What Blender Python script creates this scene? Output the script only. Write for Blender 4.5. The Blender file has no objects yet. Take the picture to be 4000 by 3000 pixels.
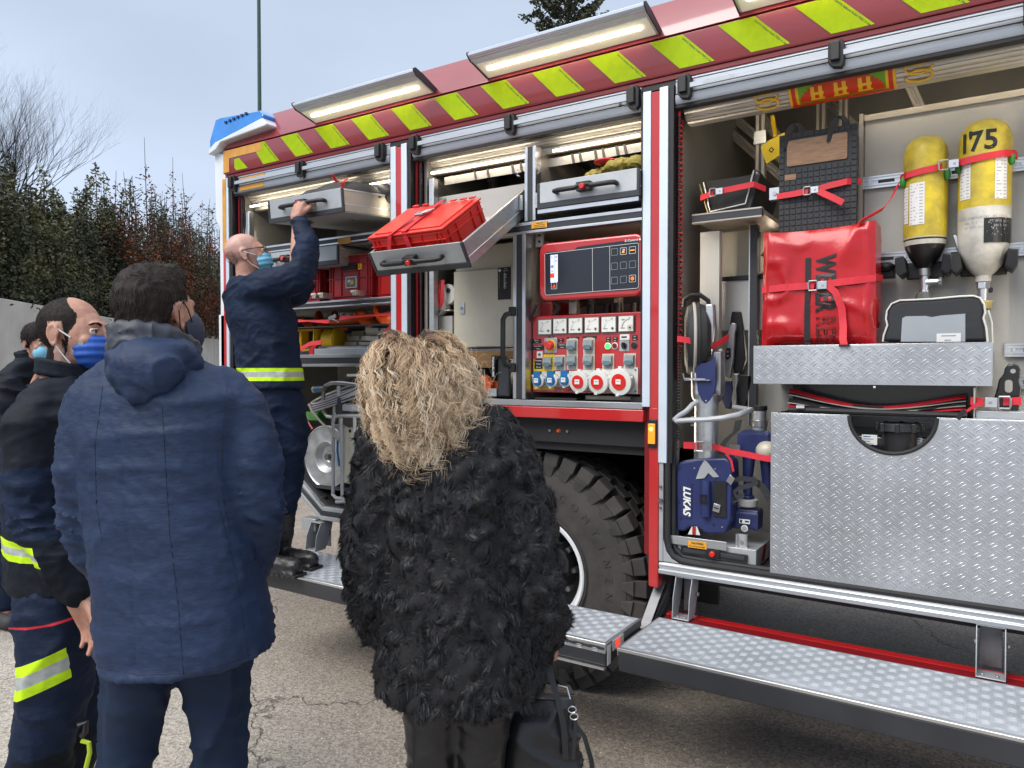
import bpy, bmesh, math, random
import numpy as np
from mathutils import Vector, Matrix, noise
R_ = math.radians
rnd = random.Random(7)
SC = bpy.context.scene
COL = SC.collection

# ------------------------------------------------------------------ camera, sky, sun, exposure
CAM = Vector((0.0, -3.0, 1.55)); YAW = R_(32.96); PITCH = R_(1.19)
cam_d = bpy.data.cameras.new('camera'); cam = bpy.data.objects.new('camera', cam_d); COL.objects.link(cam)
cam.location = CAM; cam.rotation_euler = (R_(90) - PITCH, 0, YAW)
cam_d.sensor_width = 36; cam_d.lens = 26.0; cam_d.clip_start = 0.05; cam_d.clip_end = 3000
SC.camera = cam

w = bpy.data.worlds.new("World"); SC.world = w; w.use_nodes = True
nt = w.node_tree; nt.nodes.clear()
def N(tree, t, **k):
    n = tree.nodes.new(t)
    for a, b in k.items(): setattr(n, a, b)
    return n
wo = N(nt, 'ShaderNodeOutputWorld')
sky = N(nt, 'ShaderNodeTexSky', sky_type='NISHITA', sun_disc=False)
SUN_EL, SUN_AZ = R_(48), R_(200)
sky.sun_elevation = SUN_EL; sky.sun_rotation = SUN_AZ; sky.air_density = 1.0; sky.dust_density = 3.0
bgA = N(nt, 'ShaderNodeBackground'); bgA.inputs[1].default_value = 0.06
nt.links.new(sky.outputs[0], bgA.inputs[0])
tc = N(nt, 'ShaderNodeTexCoord')
mp = N(nt, 'ShaderNodeMapping'); mp.inputs['Scale'].default_value = (1, 1, 2.6)
nz = N(nt, 'ShaderNodeTexNoise'); nz.inputs['Scale'].default_value = 2.3; nz.inputs['Detail'].default_value = 4; nz.inputs['Roughness'].default_value = .45
nt.links.new(tc.outputs['Generated'], mp.inputs[0]); nt.links.new(mp.outputs[0], nz.inputs[0])
sx = N(nt, 'ShaderNodeSeparateXYZ'); nt.links.new(tc.outputs['Generated'], sx.inputs[0])
rp = N(nt, 'ShaderNodeValToRGB'); nt.links.new(sx.outputs[2], rp.inputs[0])
rp.color_ramp.elements[0].position = 0.0; rp.color_ramp.elements[0].color = (.62, .72, .88, 1)
rp.color_ramp.elements[1].position = .9; rp.color_ramp.elements[1].color = (1.15, 1.22, 1.34, 1)
e_ = rp.color_ramp.elements.new(.22); e_.color = (.56, .655, .82, 1)
e_ = rp.color_ramp.elements.new(.48); e_.color = (.46, .54, .66, 1)
mr = N(nt, 'ShaderNodeMapRange'); mr.inputs[1].default_value = .3; mr.inputs[2].default_value = .7; mr.inputs[3].default_value = .90; mr.inputs[4].default_value = 1.08
nt.links.new(nz.outputs[0], mr.inputs[0])
mul = N(nt, 'ShaderNodeVectorMath', operation='SCALE'); nt.links.new(rp.outputs[0], mul.inputs[0]); nt.links.new(mr.outputs[0], mul.inputs['Scale'])
bgB = N(nt, 'ShaderNodeBackground'); bgB.inputs[1].default_value = .60; nt.links.new(mul.outputs[0], bgB.inputs[0])
mx = N(nt, 'ShaderNodeMixShader'); mx.inputs[0].default_value = .9
nt.links.new(bgA.outputs[0], mx.inputs[1]); nt.links.new(bgB.outputs[0], mx.inputs[2]); nt.links.new(mx.outputs[0], wo.inputs[0])

sl = bpy.data.lights.new('sun', 'SUN'); sun = bpy.data.objects.new('sun', sl); COL.objects.link(sun)
sl.energy = 1.5; sl.angle = R_(40); sl.color = (1, .96, .9)
d_ = Vector((math.sin(SUN_AZ) * math.cos(SUN_EL), math.cos(SUN_AZ) * math.cos(SUN_EL), math.sin(SUN_EL)))
sun.rotation_euler = d_.to_track_quat('Z', 'Y').to_euler(); sun.location = (0, -8, 12)
SC.view_settings.view_transform = 'Standard'; SC.view_settings.look = 'None'
SC.view_settings.exposure = 1.1; SC.view_settings.gamma = 1; SC.view_settings.use_curve_mapping = False
SC.render.engine = 'CYCLES'
SC.cycles.max_bounces = 7; SC.cycles.diffuse_bounces = 4; SC.cycles.glossy_bounces = 3; SC.cycles.transmission_bounces = 3
SC.cycles.use_denoising = True; SC.cycles.sample_clamp_indirect = 6
SC.cycles.caustics_reflective = False; SC.cycles.caustics_refractive = False

# ------------------------------------------------------------------ measuring helpers (photo measurements -> real places)
_F = 2889.0
_cp, _sp = math.cos(PITCH), math.sin(PITCH)
FW = Vector((-math.sin(YAW) * _cp, math.cos(YAW) * _cp, -_sp)); RT = Vector((math.cos(YAW), math.sin(YAW), 0))
UP = Vector((-math.sin(YAW) * _sp, math.cos(YAW) * _sp, _cp))
def ray(px, py): return FW + RT * ((px - 2000) / _F) - UP * ((py - 1500) / _F)
def S(px, py, Y=0.0):
    d = ray(px, py); return CAM + d * ((Y - CAM.y) / d.y)
def SX(px, py, X):
    d = ray(px, py); return CAM + d * ((X - CAM.x) / d.x)
def G(px, py, Z=0.0):
    d = ray(px, py); return CAM + d * ((Z - CAM.z) / d.z)
def C(px, py, D): return CAM + ray(px, py) * D
V_ = 1.8083
def Cv(x, y, D): return C(x * V_, y * V_, D)
CROPS = {'A': (800, 400, 2.37), 'B': (1500, 400, 1.952), 'C': (1800, 850, 2.074), 'D': (2600, 150, 1.58), 'E': (2550, 1050, 2.552),
         'F': (2550, 1500, 1.843), 'G': (1100, 900, 1.659), 'H': (3000, 1200, 2.074), 'I': (2000, 1550, 1.443), 'J': (2400, 2100, 1.3825),
         'K': (1000, 1400, 1.66), 'L': (1800, 0, 1.58), 'V': (0, 0, 1 / V_), 'S': (0, 0, 1)}
def P(k, x, y, Y=0.0):
    a, b, s = CROPS[k]; return S(a + x / s, b + y / s, Y)
def PX(k, x, y, X):
    a, b, s = CROPS[k]; return SX(a + x / s, b + y / s, X)

# ------------------------------------------------------------------ materials
MATS = {}
def mat(name, col, rough=.5, metal=0.0, var=.08, vs=6.0, bump=0.0, bs=60.0, coat=0.0, emis=None, es=0.0, alpha=None, spec=None, col2=None, stretch=None, sheen=0, bd=.002, trans=0):
    m = bpy.data.materials.new(name); m.use_nodes = True; t = m.node_tree
    b = t.nodes['Principled BSDF']; L = t.links.new
    b.inputs['Roughness'].default_value = rough; b.inputs['Metallic'].default_value = metal
    if coat: b.inputs['Coat Weight'].default_value = coat; b.inputs['Coat Roughness'].default_value = .06
    if spec is not None: b.inputs['Specular IOR Level'].default_value = spec
    if sheen: b.inputs['Sheen Weight'].default_value = sheen; b.inputs['Sheen Roughness'].default_value = .4
    if trans: b.inputs['Transmission Weight'].default_value = trans
    co = N(t, 'ShaderNodeTexCoord'); src = co.outputs['Object']
    if stretch:
        mpn = N(t, 'ShaderNodeMapping'); mpn.inputs['Scale'].default_value = stretch; L(src, mpn.inputs[0]); src = mpn.outputs[0]
    if var or col2:
        n = N(t, 'ShaderNodeTexNoise'); n.inputs['Scale'].default_value = vs; n.inputs['Detail'].default_value = 6; n.inputs['Roughness'].default_value = .62
        L(src, n.inputs[0])
        c2 = col2 or tuple(max(0, c * (1 - 2 * var)) for c in col[:3]); c1 = col if col2 else tuple(min(1, c * (1 + var)) for c in col[:3])
        r = N(t, 'ShaderNodeValToRGB'); r.color_ramp.elements[0].position = .32; r.color_ramp.elements[1].position = .66
        r.color_ramp.elements[0].color = (*c2[:3], 1); r.color_ramp.elements[1].color = (*c1[:3], 1)
        L(n.outputs[0], r.inputs[0]); L(r.outputs[0], b.inputs['Base Color'])
        rr = N(t, 'ShaderNodeMapRange'); rr.inputs[3].default_value = max(.02, rough * .85); rr.inputs[4].default_value = min(1, rough * 1.25)
        L(n.outputs[0], rr.inputs[0]); L(rr.outputs[0], b.inputs['Roughness'])
    else: b.inputs['Base Color'].default_value = (*col[:3], 1)
    if bump:
        n2 = N(t, 'ShaderNodeTexNoise'); n2.inputs['Scale'].default_value = bs; n2.inputs['Detail'].default_value = 5; L(src, n2.inputs[0])
        bp = N(t, 'ShaderNodeBump'); bp.inputs['Strength'].default_value = bump; bp.inputs['Distance'].default_value = bd
        L(n2.outputs[0], bp.inputs['Height']); L(bp.outputs[0], b.inputs['Normal'])
    if emis: b.inputs['Emission Color'].default_value = (*emis, 1); b.inputs['Emission Strength'].default_value = es
    if alpha is not None: b.inputs['Alpha'].default_value = alpha
    MATS[name] = m; return m
mat('red_paint', (.50, .014, .016), .28, coat=1, var=.04, vs=2)
mat('band_red', (.26, .022, .032), .30, coat=1, var=.04, vs=2)  # same red paint, with the upper side's sky reflection put into the colour
mat('panel_mid', (.25, .24, .22), .5, metal=.25, var=.08, vs=3)
mat('bar_alu', (.44, .48, .54), .45, metal=.35, var=.05, stretch=(1, 6, 30))
mat('red_deep', (.20, .008, .012), .35, var=.06)
mat('red_plastic', (.68, .020, .014), .34, var=.06, vs=5, bump=.05, bs=200)
mat('red_plastic_dull', (.34, .014, .018), .42, var=.08)
mat('red_vinyl', (.46, .012, .018), .22, var=.08, vs=5, bump=.35, bs=9, bd=.01)
mat('red_web', (.62, .018, .035), .6, var=.08, vs=30, bump=.3, bs=500)
mat('orange_plastic', (.75, .11, .01), .4, var=.08)
mat('amber_sticker', (.78, .36, .03), .45, var=.06)
mat('amber_tape', (.62, .30, .05), .5, var=.10, vs=14)
mat('amber_lens', (.8, .25, .01), .15, coat=1, emis=(1, .3, .01), es=.35)
mat('amber_glow', (1, .5, .05), .3, emis=(1, .45, .05), es=6)
mat('fluo', (.33, .47, .0), .5, spec=.15, var=.05, vs=30, bump=.15, bs=300)
mat('fluo_cloth', (.55, .85, .0), .6, var=.05, vs=40)
mat('silver_cloth', (.42, .45, .44), .35, var=.1, vs=40)
mat('pillar_silver', (.66, .74, .84), .38, metal=.25, var=.03)
mat('alu', (.60, .62, .64), .36, metal=.9, var=.06, vs=5, stretch=(1, 6, 30))
mat('alu_matt', (.46, .48, .50), .5, metal=.55, var=.05, vs=8)
mat('alu_step', (.40, .43, .47), .55, metal=.15, var=.14, vs=3.5)
mat('alu_rib', (.44, .47, .51), .5, metal=.2, var=.06)
mat('alu_plate', (.50, .52, .55), .40, metal=.8, var=.13, vs=2.6)
mat('alu_bright', (.66, .67, .69), .30, metal=.95, var=.04)
mat('alu_warm', (.50, .46, .40), .42, metal=.65, var=.10, vs=3)
mat('panel_beige', (.46, .455, .43), .5, metal=.15, var=.06, vs=2)
mat('panel_cream', (.60, .56, .46), .42, metal=.1, var=.04, bump=.25, bs=260)
mat('panel_light', (.55, .55, .52), .4, metal=.2, var=.04)
mat('panel_dark', (.09, .085, .08), .55, var=.12)
mat('steel', (.45, .45, .46), .35, metal=.9, var=.12, vs=12)
mat('steel_dark', (.18, .18, .19), .45, metal=.6, var=.15, vs=10)
mat('zinc', (.50, .52, .53), .42, metal=.7, var=.12, vs=18)
mat('black', (.012, .012, .014), .45, var=.15, vs=20)
mat('black_gloss', (.010, .010, .012), .22, var=0, coat=.3)
mat('rubber', (.022, .022, .024), .65, var=.2, vs=10, bump=.2, bs=120)
mat('tyre', (.052, .047, .045), .78, var=.22, vs=7, bump=.3, bs=90)
mat('chassis', (.014, .014, .016), .6, var=.2)
mat('dark_frame', (.035, .038, .045), .42, var=.1)
mat('white_paint', (.72, .76, .80), .32, coat=.6, var=.03)
mat('white_plastic', (.70, .70, .66), .4, var=.05)
mat('white_rim', (.75, .77, .80), .4, var=.06)
mat('white_label', (.75, .75, .75), .5, var=.03)
mat('grey_print', (.35, .36, .38), .6, var=.05)
mat('blue_lens', (.01, .20, .62), .12, coat=1, var=.1, vs=12, emis=(.0, .25, .8), es=.03)
mat('blue_plug', (.01, .15, .38), .35, var=.05)
mat('tool_blue', (.022, .032, .12), .38, var=.08, bump=.1, bs=200)
mat('screen', (.02, .023, .033), .18, var=.05)
mat('screen_lit', (.5, .55, .7), .4, emis=(.62, .68, .95), es=.45)
mat('icon_red', (.7, .03, .02), .4, emis=(1, .1, .05), es=.4)
mat('icon_orange', (.8, .2, .02), .4, emis=(1, .3, .05), es=.7)
mat('meter_white', (.80, .80, .76), .4, var=.02)
mat('meter_frame', (.12, .13, .12), .4, var=.05)
mat('clear_cover', (.42, .47, .46), .12, var=.1, vs=40, coat=1)
mat('cover_blue', (.13, .19, .23), .25, var=.05)
mat('yellow', (.80, .60, .01), .4, var=.04)
mat('yellow_plastic', (.72, .44, .01), .4, var=.08)
mat('green_led', (.02, .6, .05), .3, emis=(.05, 1, .1), es=1.2)
mat('green_plastic', (.02, .18, .02), .4, var=.1)
mat('red_knob', (.7, .02, .015), .25, coat=.5, var=.02)
mat('rubber_mat', (.030, .033, .038), .62, var=.12, vs=12)
mat('mat_window', (.30, .17, .09), .45, var=.15, vs=18, stretch=(1, 1, 6))
mat('olive_cloth', (.34, .27, .05), .7, var=.15, vs=15)
mat('bag_black', (.022, .024, .028), .6, var=.12, bump=.3, bs=25, bd=.006)
mat('bag_window', (.34, .37, .40), .28, var=.04)
mat('wood', (.36, .20, .08), .6, var=.2, stretch=(1, 1, 10))
mat('cable', (.40, .38, .33), .5, var=.1)
mat('cable_dark', (.03, .03, .035), .5)
mat('warm_light', (1, .85, .6), .5, var=0, emis=(1, .87, .68), es=9)
mat('lamp_lens', (.55, .56, .52), .25, var=0, emis=(1, .88, .66), es=.12)
mat('lamp_tube', (1, .95, .85), .5, var=0, emis=(1, .84, .58), es=9)
mat('sticker_green', (.16, .42, .02), .3, var=.05)
mat('sticker_red', (.62, .05, .01), .3, var=.05)
mat('sticker_yellow', (.85, .52, .03), .3, var=.05)
mat('slat_alu', (.62, .60, .54), .3, metal=.5, var=.05)
mat('skin', (.50, .28, .20), .5, var=.16, vs=22, bump=.3, bs=260, col2=(.38, .17, .12))
mat('skin_head', (.56, .33, .27), .42, bump=.25, bs=260, vs=13, col2=(.36, .19, .16))
mat('stubble', (.24, .16, .13), .6, var=.15, vs=30)
mat('hair_dark', (.014, .010, .009), .6, spec=.2, var=.3, vs=40)
mat('hair_grey', (.022, .017, .015), .6, spec=.2, var=.3, vs=40)
mat('eye_white', (.55, .5, .46), .2, var=0)
mat('eye_dark', (.03, .018, .01), .15, var=0)
mat('navy_coat', (.015, .030, .074), .6, spec=.3, var=.10, vs=5, bump=.45, bs=13, bd=.014, stretch=(1, 1, 2.4))
mat('navy_lining', (.045, .052, .070), .55, var=.15, vs=8)
mat('navy_trousers', (.011, .022, .050), .65, spec=.2, var=.1, vs=6, bump=.2, bs=20, bd=.008)
mat('uniform', (.008, .014, .030), .6, spec=.25, var=.2, vs=5, bump=.3, bs=26, bd=.007)
mat('uniform_blue', (.007, .016, .042), .65, spec=.2, var=.2, vs=5, bump=.7, bs=14, bd=.012, stretch=(1, 1, 1.8))
mat('uniform_black', (.006, .009, .016), .65, spec=.2, var=.2, vs=6, bump=.3, bs=26, bd=.007)
mat('mask_blue', (.012, .085, .42), .6, var=.08, vs=20, bump=.2, bs=120)
mat('mask_light', (.18, .50, .68), .6, var=.06, bump=.2, bs=120)
mat('mask_navy', (.018, .030, .060), .6, var=.06)
mat('leather', (.012, .013, .016), .3, var=.15, vs=20, bump=.3, bs=150)
mat('leggings', (.010, .010, .012), .32, var=.15, vs=8, bump=.3, bs=14, bd=.01)
mat('boot', (.014, .014, .016), .42, var=.2, vs=14)
mat('gold', (.6, .45, .2), .3, metal=.9)
mat('post_green', (.03, .075, .055), .5, var=.1)
mat('bark', (.05, .045, .04), .85, var=.3, vs=12, bump=.5, bs=30)
mat('twig', (.045, .035, .032), .85, var=.2)
mat('foliage_dark', (.060, .064, .030), .7, var=.35, vs=1.2, col2=(.026, .034, .018))
mat('foliage_green', (.135, .130, .055), .7, var=.3, vs=2, col2=(.065, .074, .036))
mat('foliage_rust', (.21, .062, .018), .75, var=.3, vs=2, col2=(.085, .032, .014))
mat('shoe_grey', (.05, .05, .055), .7)
mat('lime', (.45, .6, .03), .5)

# ------------------------------------------------------------------ mesh builder
ALLP = []
class MB:
    def __init__(s, T=None): s.v = []; s.f = []; s.m = []; s.names = []; s.T = T; s.cur = 'alu'
    def mi(s, m):
        m = m or s.cur
        if m not in s.names: s.names.append(m)
        return s.names.index(m)
    def add(s, vs, fs, m=None):
        k = len(s.v); i = s.mi(m)
        if s.T is not None: vs = [s.T @ Vector(q) for q in vs]
        s.v += [tuple(q) for q in vs]; s.f += [tuple(a + k for a in f) for f in fs]; s.m += [i] * len(fs); return s
    def box(s, x0, x1, y0, y1, z0, z1, m=None):
        if x0 > x1: x0, x1 = x1, x0
        if y0 > y1: y0, y1 = y1, y0
        if z0 > z1: z0, z1 = z1, z0
        return s.add([(x, y, z) for z in (z0, z1) for y in (y0, y1) for x in (x0, x1)],
                     [(0, 2, 3, 1), (4, 5, 7, 6), (0, 1, 5, 4), (2, 6, 7, 3), (0, 4, 6, 2), (1, 3, 7, 5)], m)
    def obox(s, c, ax, ay, az, m=None):
        c, ax, ay, az = map(Vector, (c, ax, ay, az))
        return s.add([c + ax * i + ay * j + az * k for k in (-1, 1) for j in (-1, 1) for i in (-1, 1)],
                     [(0, 2, 3, 1), (4, 5, 7, 6), (0, 1, 5, 4), (2, 6, 7, 3), (0, 4, 6, 2), (1, 3, 7, 5)], m)
    def bar(s, p0, p1, wv, tv, m=None):          # box between two points, half-extent vectors wv, tv
        p0, p1, wv, tv = map(Vector, (p0, p1, wv, tv))
        return s.obox((p0 + p1) / 2, (p1 - p0) / 2, wv, tv, m)
    def prism(s, poly, e0, e1, m=None, cap=True):     # poly: list of 3d points, extruded by (e1), starting offset e0
        e0, e1 = Vector(e0), Vector(e1); n = len(poly)
        vs = [Vector(p) + e0 for p in poly] + [Vector(p) + e1 for p in poly]
        fs = [(i, (i + 1) % n, n + (i + 1) % n, n + i) for i in range(n)]
        if cap: fs += [tuple(range(n))[::-1], tuple(range(n, 2 * n))]
        return s.add(vs, fs, m)
    def quad(s, a, b, c, d, m=None): return s.add([a, b, c, d], [(0, 1, 2, 3)], m)
    def cyl(s, p0, p1, r0, r1=None, n=16, m=None, caps=True):
        p0, p1 = Vector(p0), Vector(p1); r1 = r0 if r1 is None else r1
        d = (p1 - p0).normalized(); a = d.orthogonal().normalized(); b = d.cross(a)
        vs = []
        for p, r in ((p0, r0), (p1, r1)):
            vs += [p + (a * math.cos(2 * math.pi * i / n) + b * math.sin(2 * math.pi * i / n)) * r for i in range(n)]
        fs = [(i, (i + 1) % n, n + (i + 1) % n, n + i) for i in range(n)]
        if caps: fs += [tuple(range(n))[::-1], tuple(range(n, 2 * n))]
        return s.add(vs, fs, m)
    def lathe(s, prof, c, ax, n=24, m=None, a0=0, a1=2 * math.pi, caps=False):   # prof: (radius, along axis)
        c = Vector(c); d = Vector(ax).normalized(); a = d.orthogonal().normalized(); b = d.cross(a); full = abs(a1 - a0 - 2 * math.pi) < 1e-6
        k = n if full else n + 1; vs = []
        for r, h in prof:
            for i in range(k):
                t = a0 + (a1 - a0) * i / n; vs.append(c + d * h + (a * math.cos(t) + b * math.sin(t)) * r)
        fs = []
        for j in range(len(prof) - 1):
            for i in range(n):
                i2 = (i + 1) % k; fs.append((j * k + i, j * k + i2, (j + 1) * k + i2, (j + 1) * k + i))
        return s.add(vs, fs, m)
    def tube(s, pts, r, n=8, m=None, caps=True, closed=False):
        pts = [Vector(p) for p in pts]; L = len(pts); rr = r if isinstance(r, (list, tuple)) else [r] * L
        vs = []; a = None
        for i, p in enumerate(pts):
            if closed: t = (pts[(i + 1) % L] - pts[i - 1])
            else: t = pts[min(i + 1, L - 1)] - pts[max(i - 1, 0)]
            t = t.normalized() if t.length > 1e-9 else Vector((0, 0, 1))
            if a is None: a = t.orthogonal().normalized()
            else:
                a = a - t * a.dot(t); a = a.normalized() if a.length > 1e-6 else t.orthogonal().normalized()
            b = t.cross(a)
            vs += [p + (a * math.cos(2 * math.pi * k / n) + b * math.sin(2 * math.pi * k / n)) * rr[i] for k in range(n)]
        fs = []
        for i in range(L if closed else L - 1):
            j = (i + 1) % L
            for k in range(n): k2 = (k + 1) % n; fs.append((i * n + k, i * n + k2, j * n + k2, j * n + k))
        if caps and not closed: fs += [tuple(range(n))[::-1], tuple(range((L - 1) * n, L * n))]
        return s.add(vs, fs, m)
    def ell(s, c, rx, ry, rz, m=None, nu=16, nv=10, M=None):
        c = Vector(c); vs = []; fs = []
        for j in range(nv + 1):
            ph = math.pi * j / nv
            for i in range(nu):
                th = 2 * math.pi * i / nu
                q = Vector((rx * math.sin(ph) * math.cos(th), ry * math.sin(ph) * math.sin(th), rz * math.cos(ph)))
                vs.append(c + (M @ q if M is not None else q))
        for j in range(nv):
            for i in range(nu): i2 = (i + 1) % nu; fs.append((j * nu + i, (j + 1) * nu + i, (j + 1) * nu + i2, j * nu + i2))
        return s.add(vs, fs, m)
    def strap(s, pts, wv, th=.0015, m='red_web'):   # flat ribbon through pts, half width vector(s) wv
        pts = [Vector(p) for p in pts]; L = len(pts); wl = wv if isinstance(wv, list) else [wv] * L; vs = []
        for i, p in enumerate(pts):
            t = (pts[min(i + 1, L - 1)] - pts[max(i - 1, 0)]).normalized(); q = Vector(wl[i]); n = t.cross(q).normalized() * th
            vs += [p - q - n, p + q - n, p + q + n, p - q + n]
        fs = []
        for i in range(L - 1):
            for k in range(4): k2 = (k + 1) % 4; fs.append((i * 4 + k, i * 4 + k2, (i + 1) * 4 + k2, (i + 1) * 4 + k))
        fs += [(3, 2, 1, 0), tuple(range((L - 1) * 4, L * 4))]
        return s.add(vs, fs, m)
    def text(s, body, c, rt, up, size, m=None, ext=.0006, bold=0.0, shear=0.0, sx=1.0, align='CENTER'):
        cu = bpy.data.curves.new('t', 'FONT'); cu.body = body; cu.size = 1; cu.extrude = 0; cu.offset = bold; cu.shear = shear
        cu.align_x = align; cu.align_y = 'CENTER'; cu.resolution_u = 3
        o = bpy.data.objects.new('t', cu); me = o.to_mesh()
        rt, up = Vector(rt).normalized(), Vector(up).normalized(); nn = rt.cross(up)
        c = Vector(c)
        if len(me.vertices):
            s.add([c + rt * v.co.x * size * sx + up * v.co.y * size + nn * ext for v in me.vertices], [tuple(p.vertices) for p in me.polygons], m)
        o.to_mesh_clear(); bpy.data.objects.remove(o); bpy.data.curves.remove(cu); return s
    def build(s, name, parent=None, bev=0.0, smooth=True, seg=2, angle=35, origin=None, label=None, kind=None):
        me = bpy.data.meshes.new(name); me.from_pydata(s.v, [], s.f)
        for n in s.names: me.materials.append(MATS[n])
        me.polygons.foreach_set('material_index', s.m)
        me.update()
        return link(me, name, parent, bev, smooth, seg, angle, origin, label, kind)
def link(me, name, parent=None, bev=0, smooth=True, seg=2, angle=35, origin=None, label=None, kind=None):
    if smooth:
        me.polygons.foreach_set('use_smooth', [True] * len(me.polygons)); me.set_sharp_from_angle(angle=R_(angle))
    o = bpy.data.objects.new(name, me); COL.objects.link(o)
    if parent is not None:
        o.parent = parent
        if parent.type == 'EMPTY' or parent.location.length > 0: o.matrix_parent_inverse = Matrix.Translation(-parent.location)
    elif origin is not None:
        me.transform(Matrix.Translation(-Vector(origin))); o.location = origin
    else:
        co = np.empty(len(me.vertices) * 3); me.vertices.foreach_get('co', co); co = co.reshape(-1, 3)
        if len(co):
            mn, mxx = co.min(0), co.max(0); og = Vector(((mn[0] + mxx[0]) / 2, (mn[1] + mxx[1]) / 2, mn[2]))
            me.transform(Matrix.Translation(-og)); o.location = og
    if bev:
        b = o.modifiers.new('bevel', 'BEVEL'); b.width = bev; b.segments = seg; b.limit_method = 'ANGLE'; b.angle_limit = R_(40); b.harden_normals = False
    if label: o['label'] = label
    if kind: o['kind'] = kind
    return o
def tag(o, label=None, cat=None, group=None, kind=None):
    if label: o['label'] = label
    if cat: o['category'] = cat
    if group: o['group'] = group
    if kind: o['kind'] = kind
    return o
def thing(name, label, cat, loc=(0, 0, 0), group=None):
    o = bpy.data.objects.new(name, None); COL.objects.link(o); o.location = loc; o.empty_display_size = .1
    return tag(o, label, cat, group)
def rrect(hw, hh, r, n=4):                       # rounded rectangle outline in 2d
    pts = []
    for cx, cy, a in ((hw - r, hh - r, 0), (-hw + r, hh - r, 90), (-hw + r, -hh + r, 180), (hw - r, -hh + r, 270)):
        for i in range(n + 1): t = R_(a + 90 * i / n); pts.append((cx + r * math.cos(t), cy + r * math.sin(t)))
    return pts
X_, Y_, Z_ = Vector((1, 0, 0)), Vector((0, 1, 0)), Vector((0, 0, 1))
def plate(mb, c, hw, hh, r, y0, y1, m, rt=X_, up=Z_, n=4):   # rounded plate facing -Y, from depth y0 (front) to y1 (back)
    c = Vector(c); nn = Vector(rt).cross(Vector(up))          # points to -Y for rt=X, up=Z
    return mb.prism([c + Vector(rt) * a + Vector(up) * b for a, b in rrect(hw, hh, r, n)], -nn * y0 * 1.0, -nn * y1, m)
# ------------------------------------------------------------------ organic shapes: tapered capsules and ellipsoids fused into one skin
mat('seam_thread', (.004, .009, .030), .7, var=0)
mat('clear_glass', (.42, .50, .50), .10, var=.1, vs=40, coat=1, alpha=.62)
def organic(prims, voxel=.01, smooth=6, fac=.5):
    """prims: ('c', p0, r0, p1, r1) tapered capsule, ('e', centre, (rx,ry,rz), rot3x3 or None), ('b', centre, (hx,hy,hz), rot) -> fused mesh datablock"""
    b = MB()
    for p in prims:
        if p[0] == 'c':
            _, p0, r0, p1, r1 = p; p0, p1 = Vector(p0), Vector(p1); b.cyl(p0, p1, r0, r1, 16); b.ell(p0, r0, r0, r0, nu=14, nv=8); b.ell(p1, r1, r1, r1, nu=14, nv=8)
        elif p[0] == 'e': b.ell(p[1], *p[2], nu=20, nv=12, M=p[3] if len(p) > 3 else None)
        elif p[0] == 'l':      # ('l', [(centre, half width, half depth)...], right, forward): lofted super-ellipse rings
            rt_, fw_ = p[2], p[3]; n_ = 28; vs = []
            for c_, hw_, hd_ in p[1]:
                for i in range(n_):
                    t_ = 2 * math.pi * i / n_; ct, st = math.cos(t_), math.sin(t_); vs.append(Vector(c_) + rt_ * hw_ * math.copysign(abs(ct) ** .85, ct) + fw_ * hd_ * math.copysign(abs(st) ** .85, st))
            k_ = len(p[1]); b.add(vs, [(j * n_ + i, j * n_ + (i + 1) % n_, (j + 1) * n_ + (i + 1) % n_, (j + 1) * n_ + i) for j in range(k_ - 1) for i in range(n_)] + [tuple(range(n_))[::-1], tuple(range((k_ - 1) * n_, k_ * n_))])
        else:
            M = p[3] if len(p) > 3 and p[3] is not None else Matrix.Identity(3); h = p[2]; b.obox(p[1], M @ Vector((h[0], 0, 0)), M @ Vector((0, h[1], 0)), M @ Vector((0, 0, h[2])))
    me = bpy.data.meshes.new('tmp'); me.from_pydata(b.v, [], b.f); me.update()
    bm = bmesh.new(); bm.from_mesh(me); bmesh.ops.remove_doubles(bm, verts=bm.verts, dist=1e-6); bmesh.ops.recalc_face_normals(bm, faces=bm.faces); bm.to_mesh(me); bm.free()
    o = bpy.data.objects.new('tmp', me); COL.objects.link(o)
    r = o.modifiers.new('r', 'REMESH'); r.mode = 'VOXEL'; r.voxel_size = voxel; r.adaptivity = 0
    if smooth: s = o.modifiers.new('s', 'SMOOTH'); s.iterations = smooth; s.factor = fac
    dg = bpy.context.evaluated_depsgraph_get(); out = bpy.data.meshes.new_from_object(o.evaluated_get(dg))
    bpy.data.objects.remove(o); bpy.data.meshes.remove(me); out.materials.clear(); return out
def seam(me, parent, path, m='seam_thread', r=.0015, name='seam'):
    from mathutils.bvhtree import BVHTree
    bv = BVHTree.FromPolygons([v.co for v in me.vertices], [tuple(p.vertices) for p in me.polygons]); pts = []
    for i in range(len(path) - 1):
        for s in range(14):
            x = path[i][0] + (path[i + 1][0] - path[i][0]) * s / 14; y = path[i][1] + (path[i + 1][1] - path[i][1]) * s / 14; d = (Cv(x, y, 1) - CAM).normalized(); h = bv.ray_cast(CAM, d, 6)
            if h[0] is not None: pts.append(h[0] + h[1] * r * .1)
    if len(pts) > 2: k = MB(); k.tube(pts, r, 6, m); k.build(name, parent)
def vco(me): a = np.empty(len(me.vertices) * 3); me.vertices.foreach_get('co', a); return a.reshape(-1, 3)
def vno(me): return np.array([v.normal[:] for v in me.vertices])
def displace(me, fn):
    co, no = vco(me), vno(me); d = np.array([fn(Vector(c), Vector(n)) for c, n in zip(co, no)]); co += no * d[:, None]
    me.vertices.foreach_set('co', co.ravel()); me.update()
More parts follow.
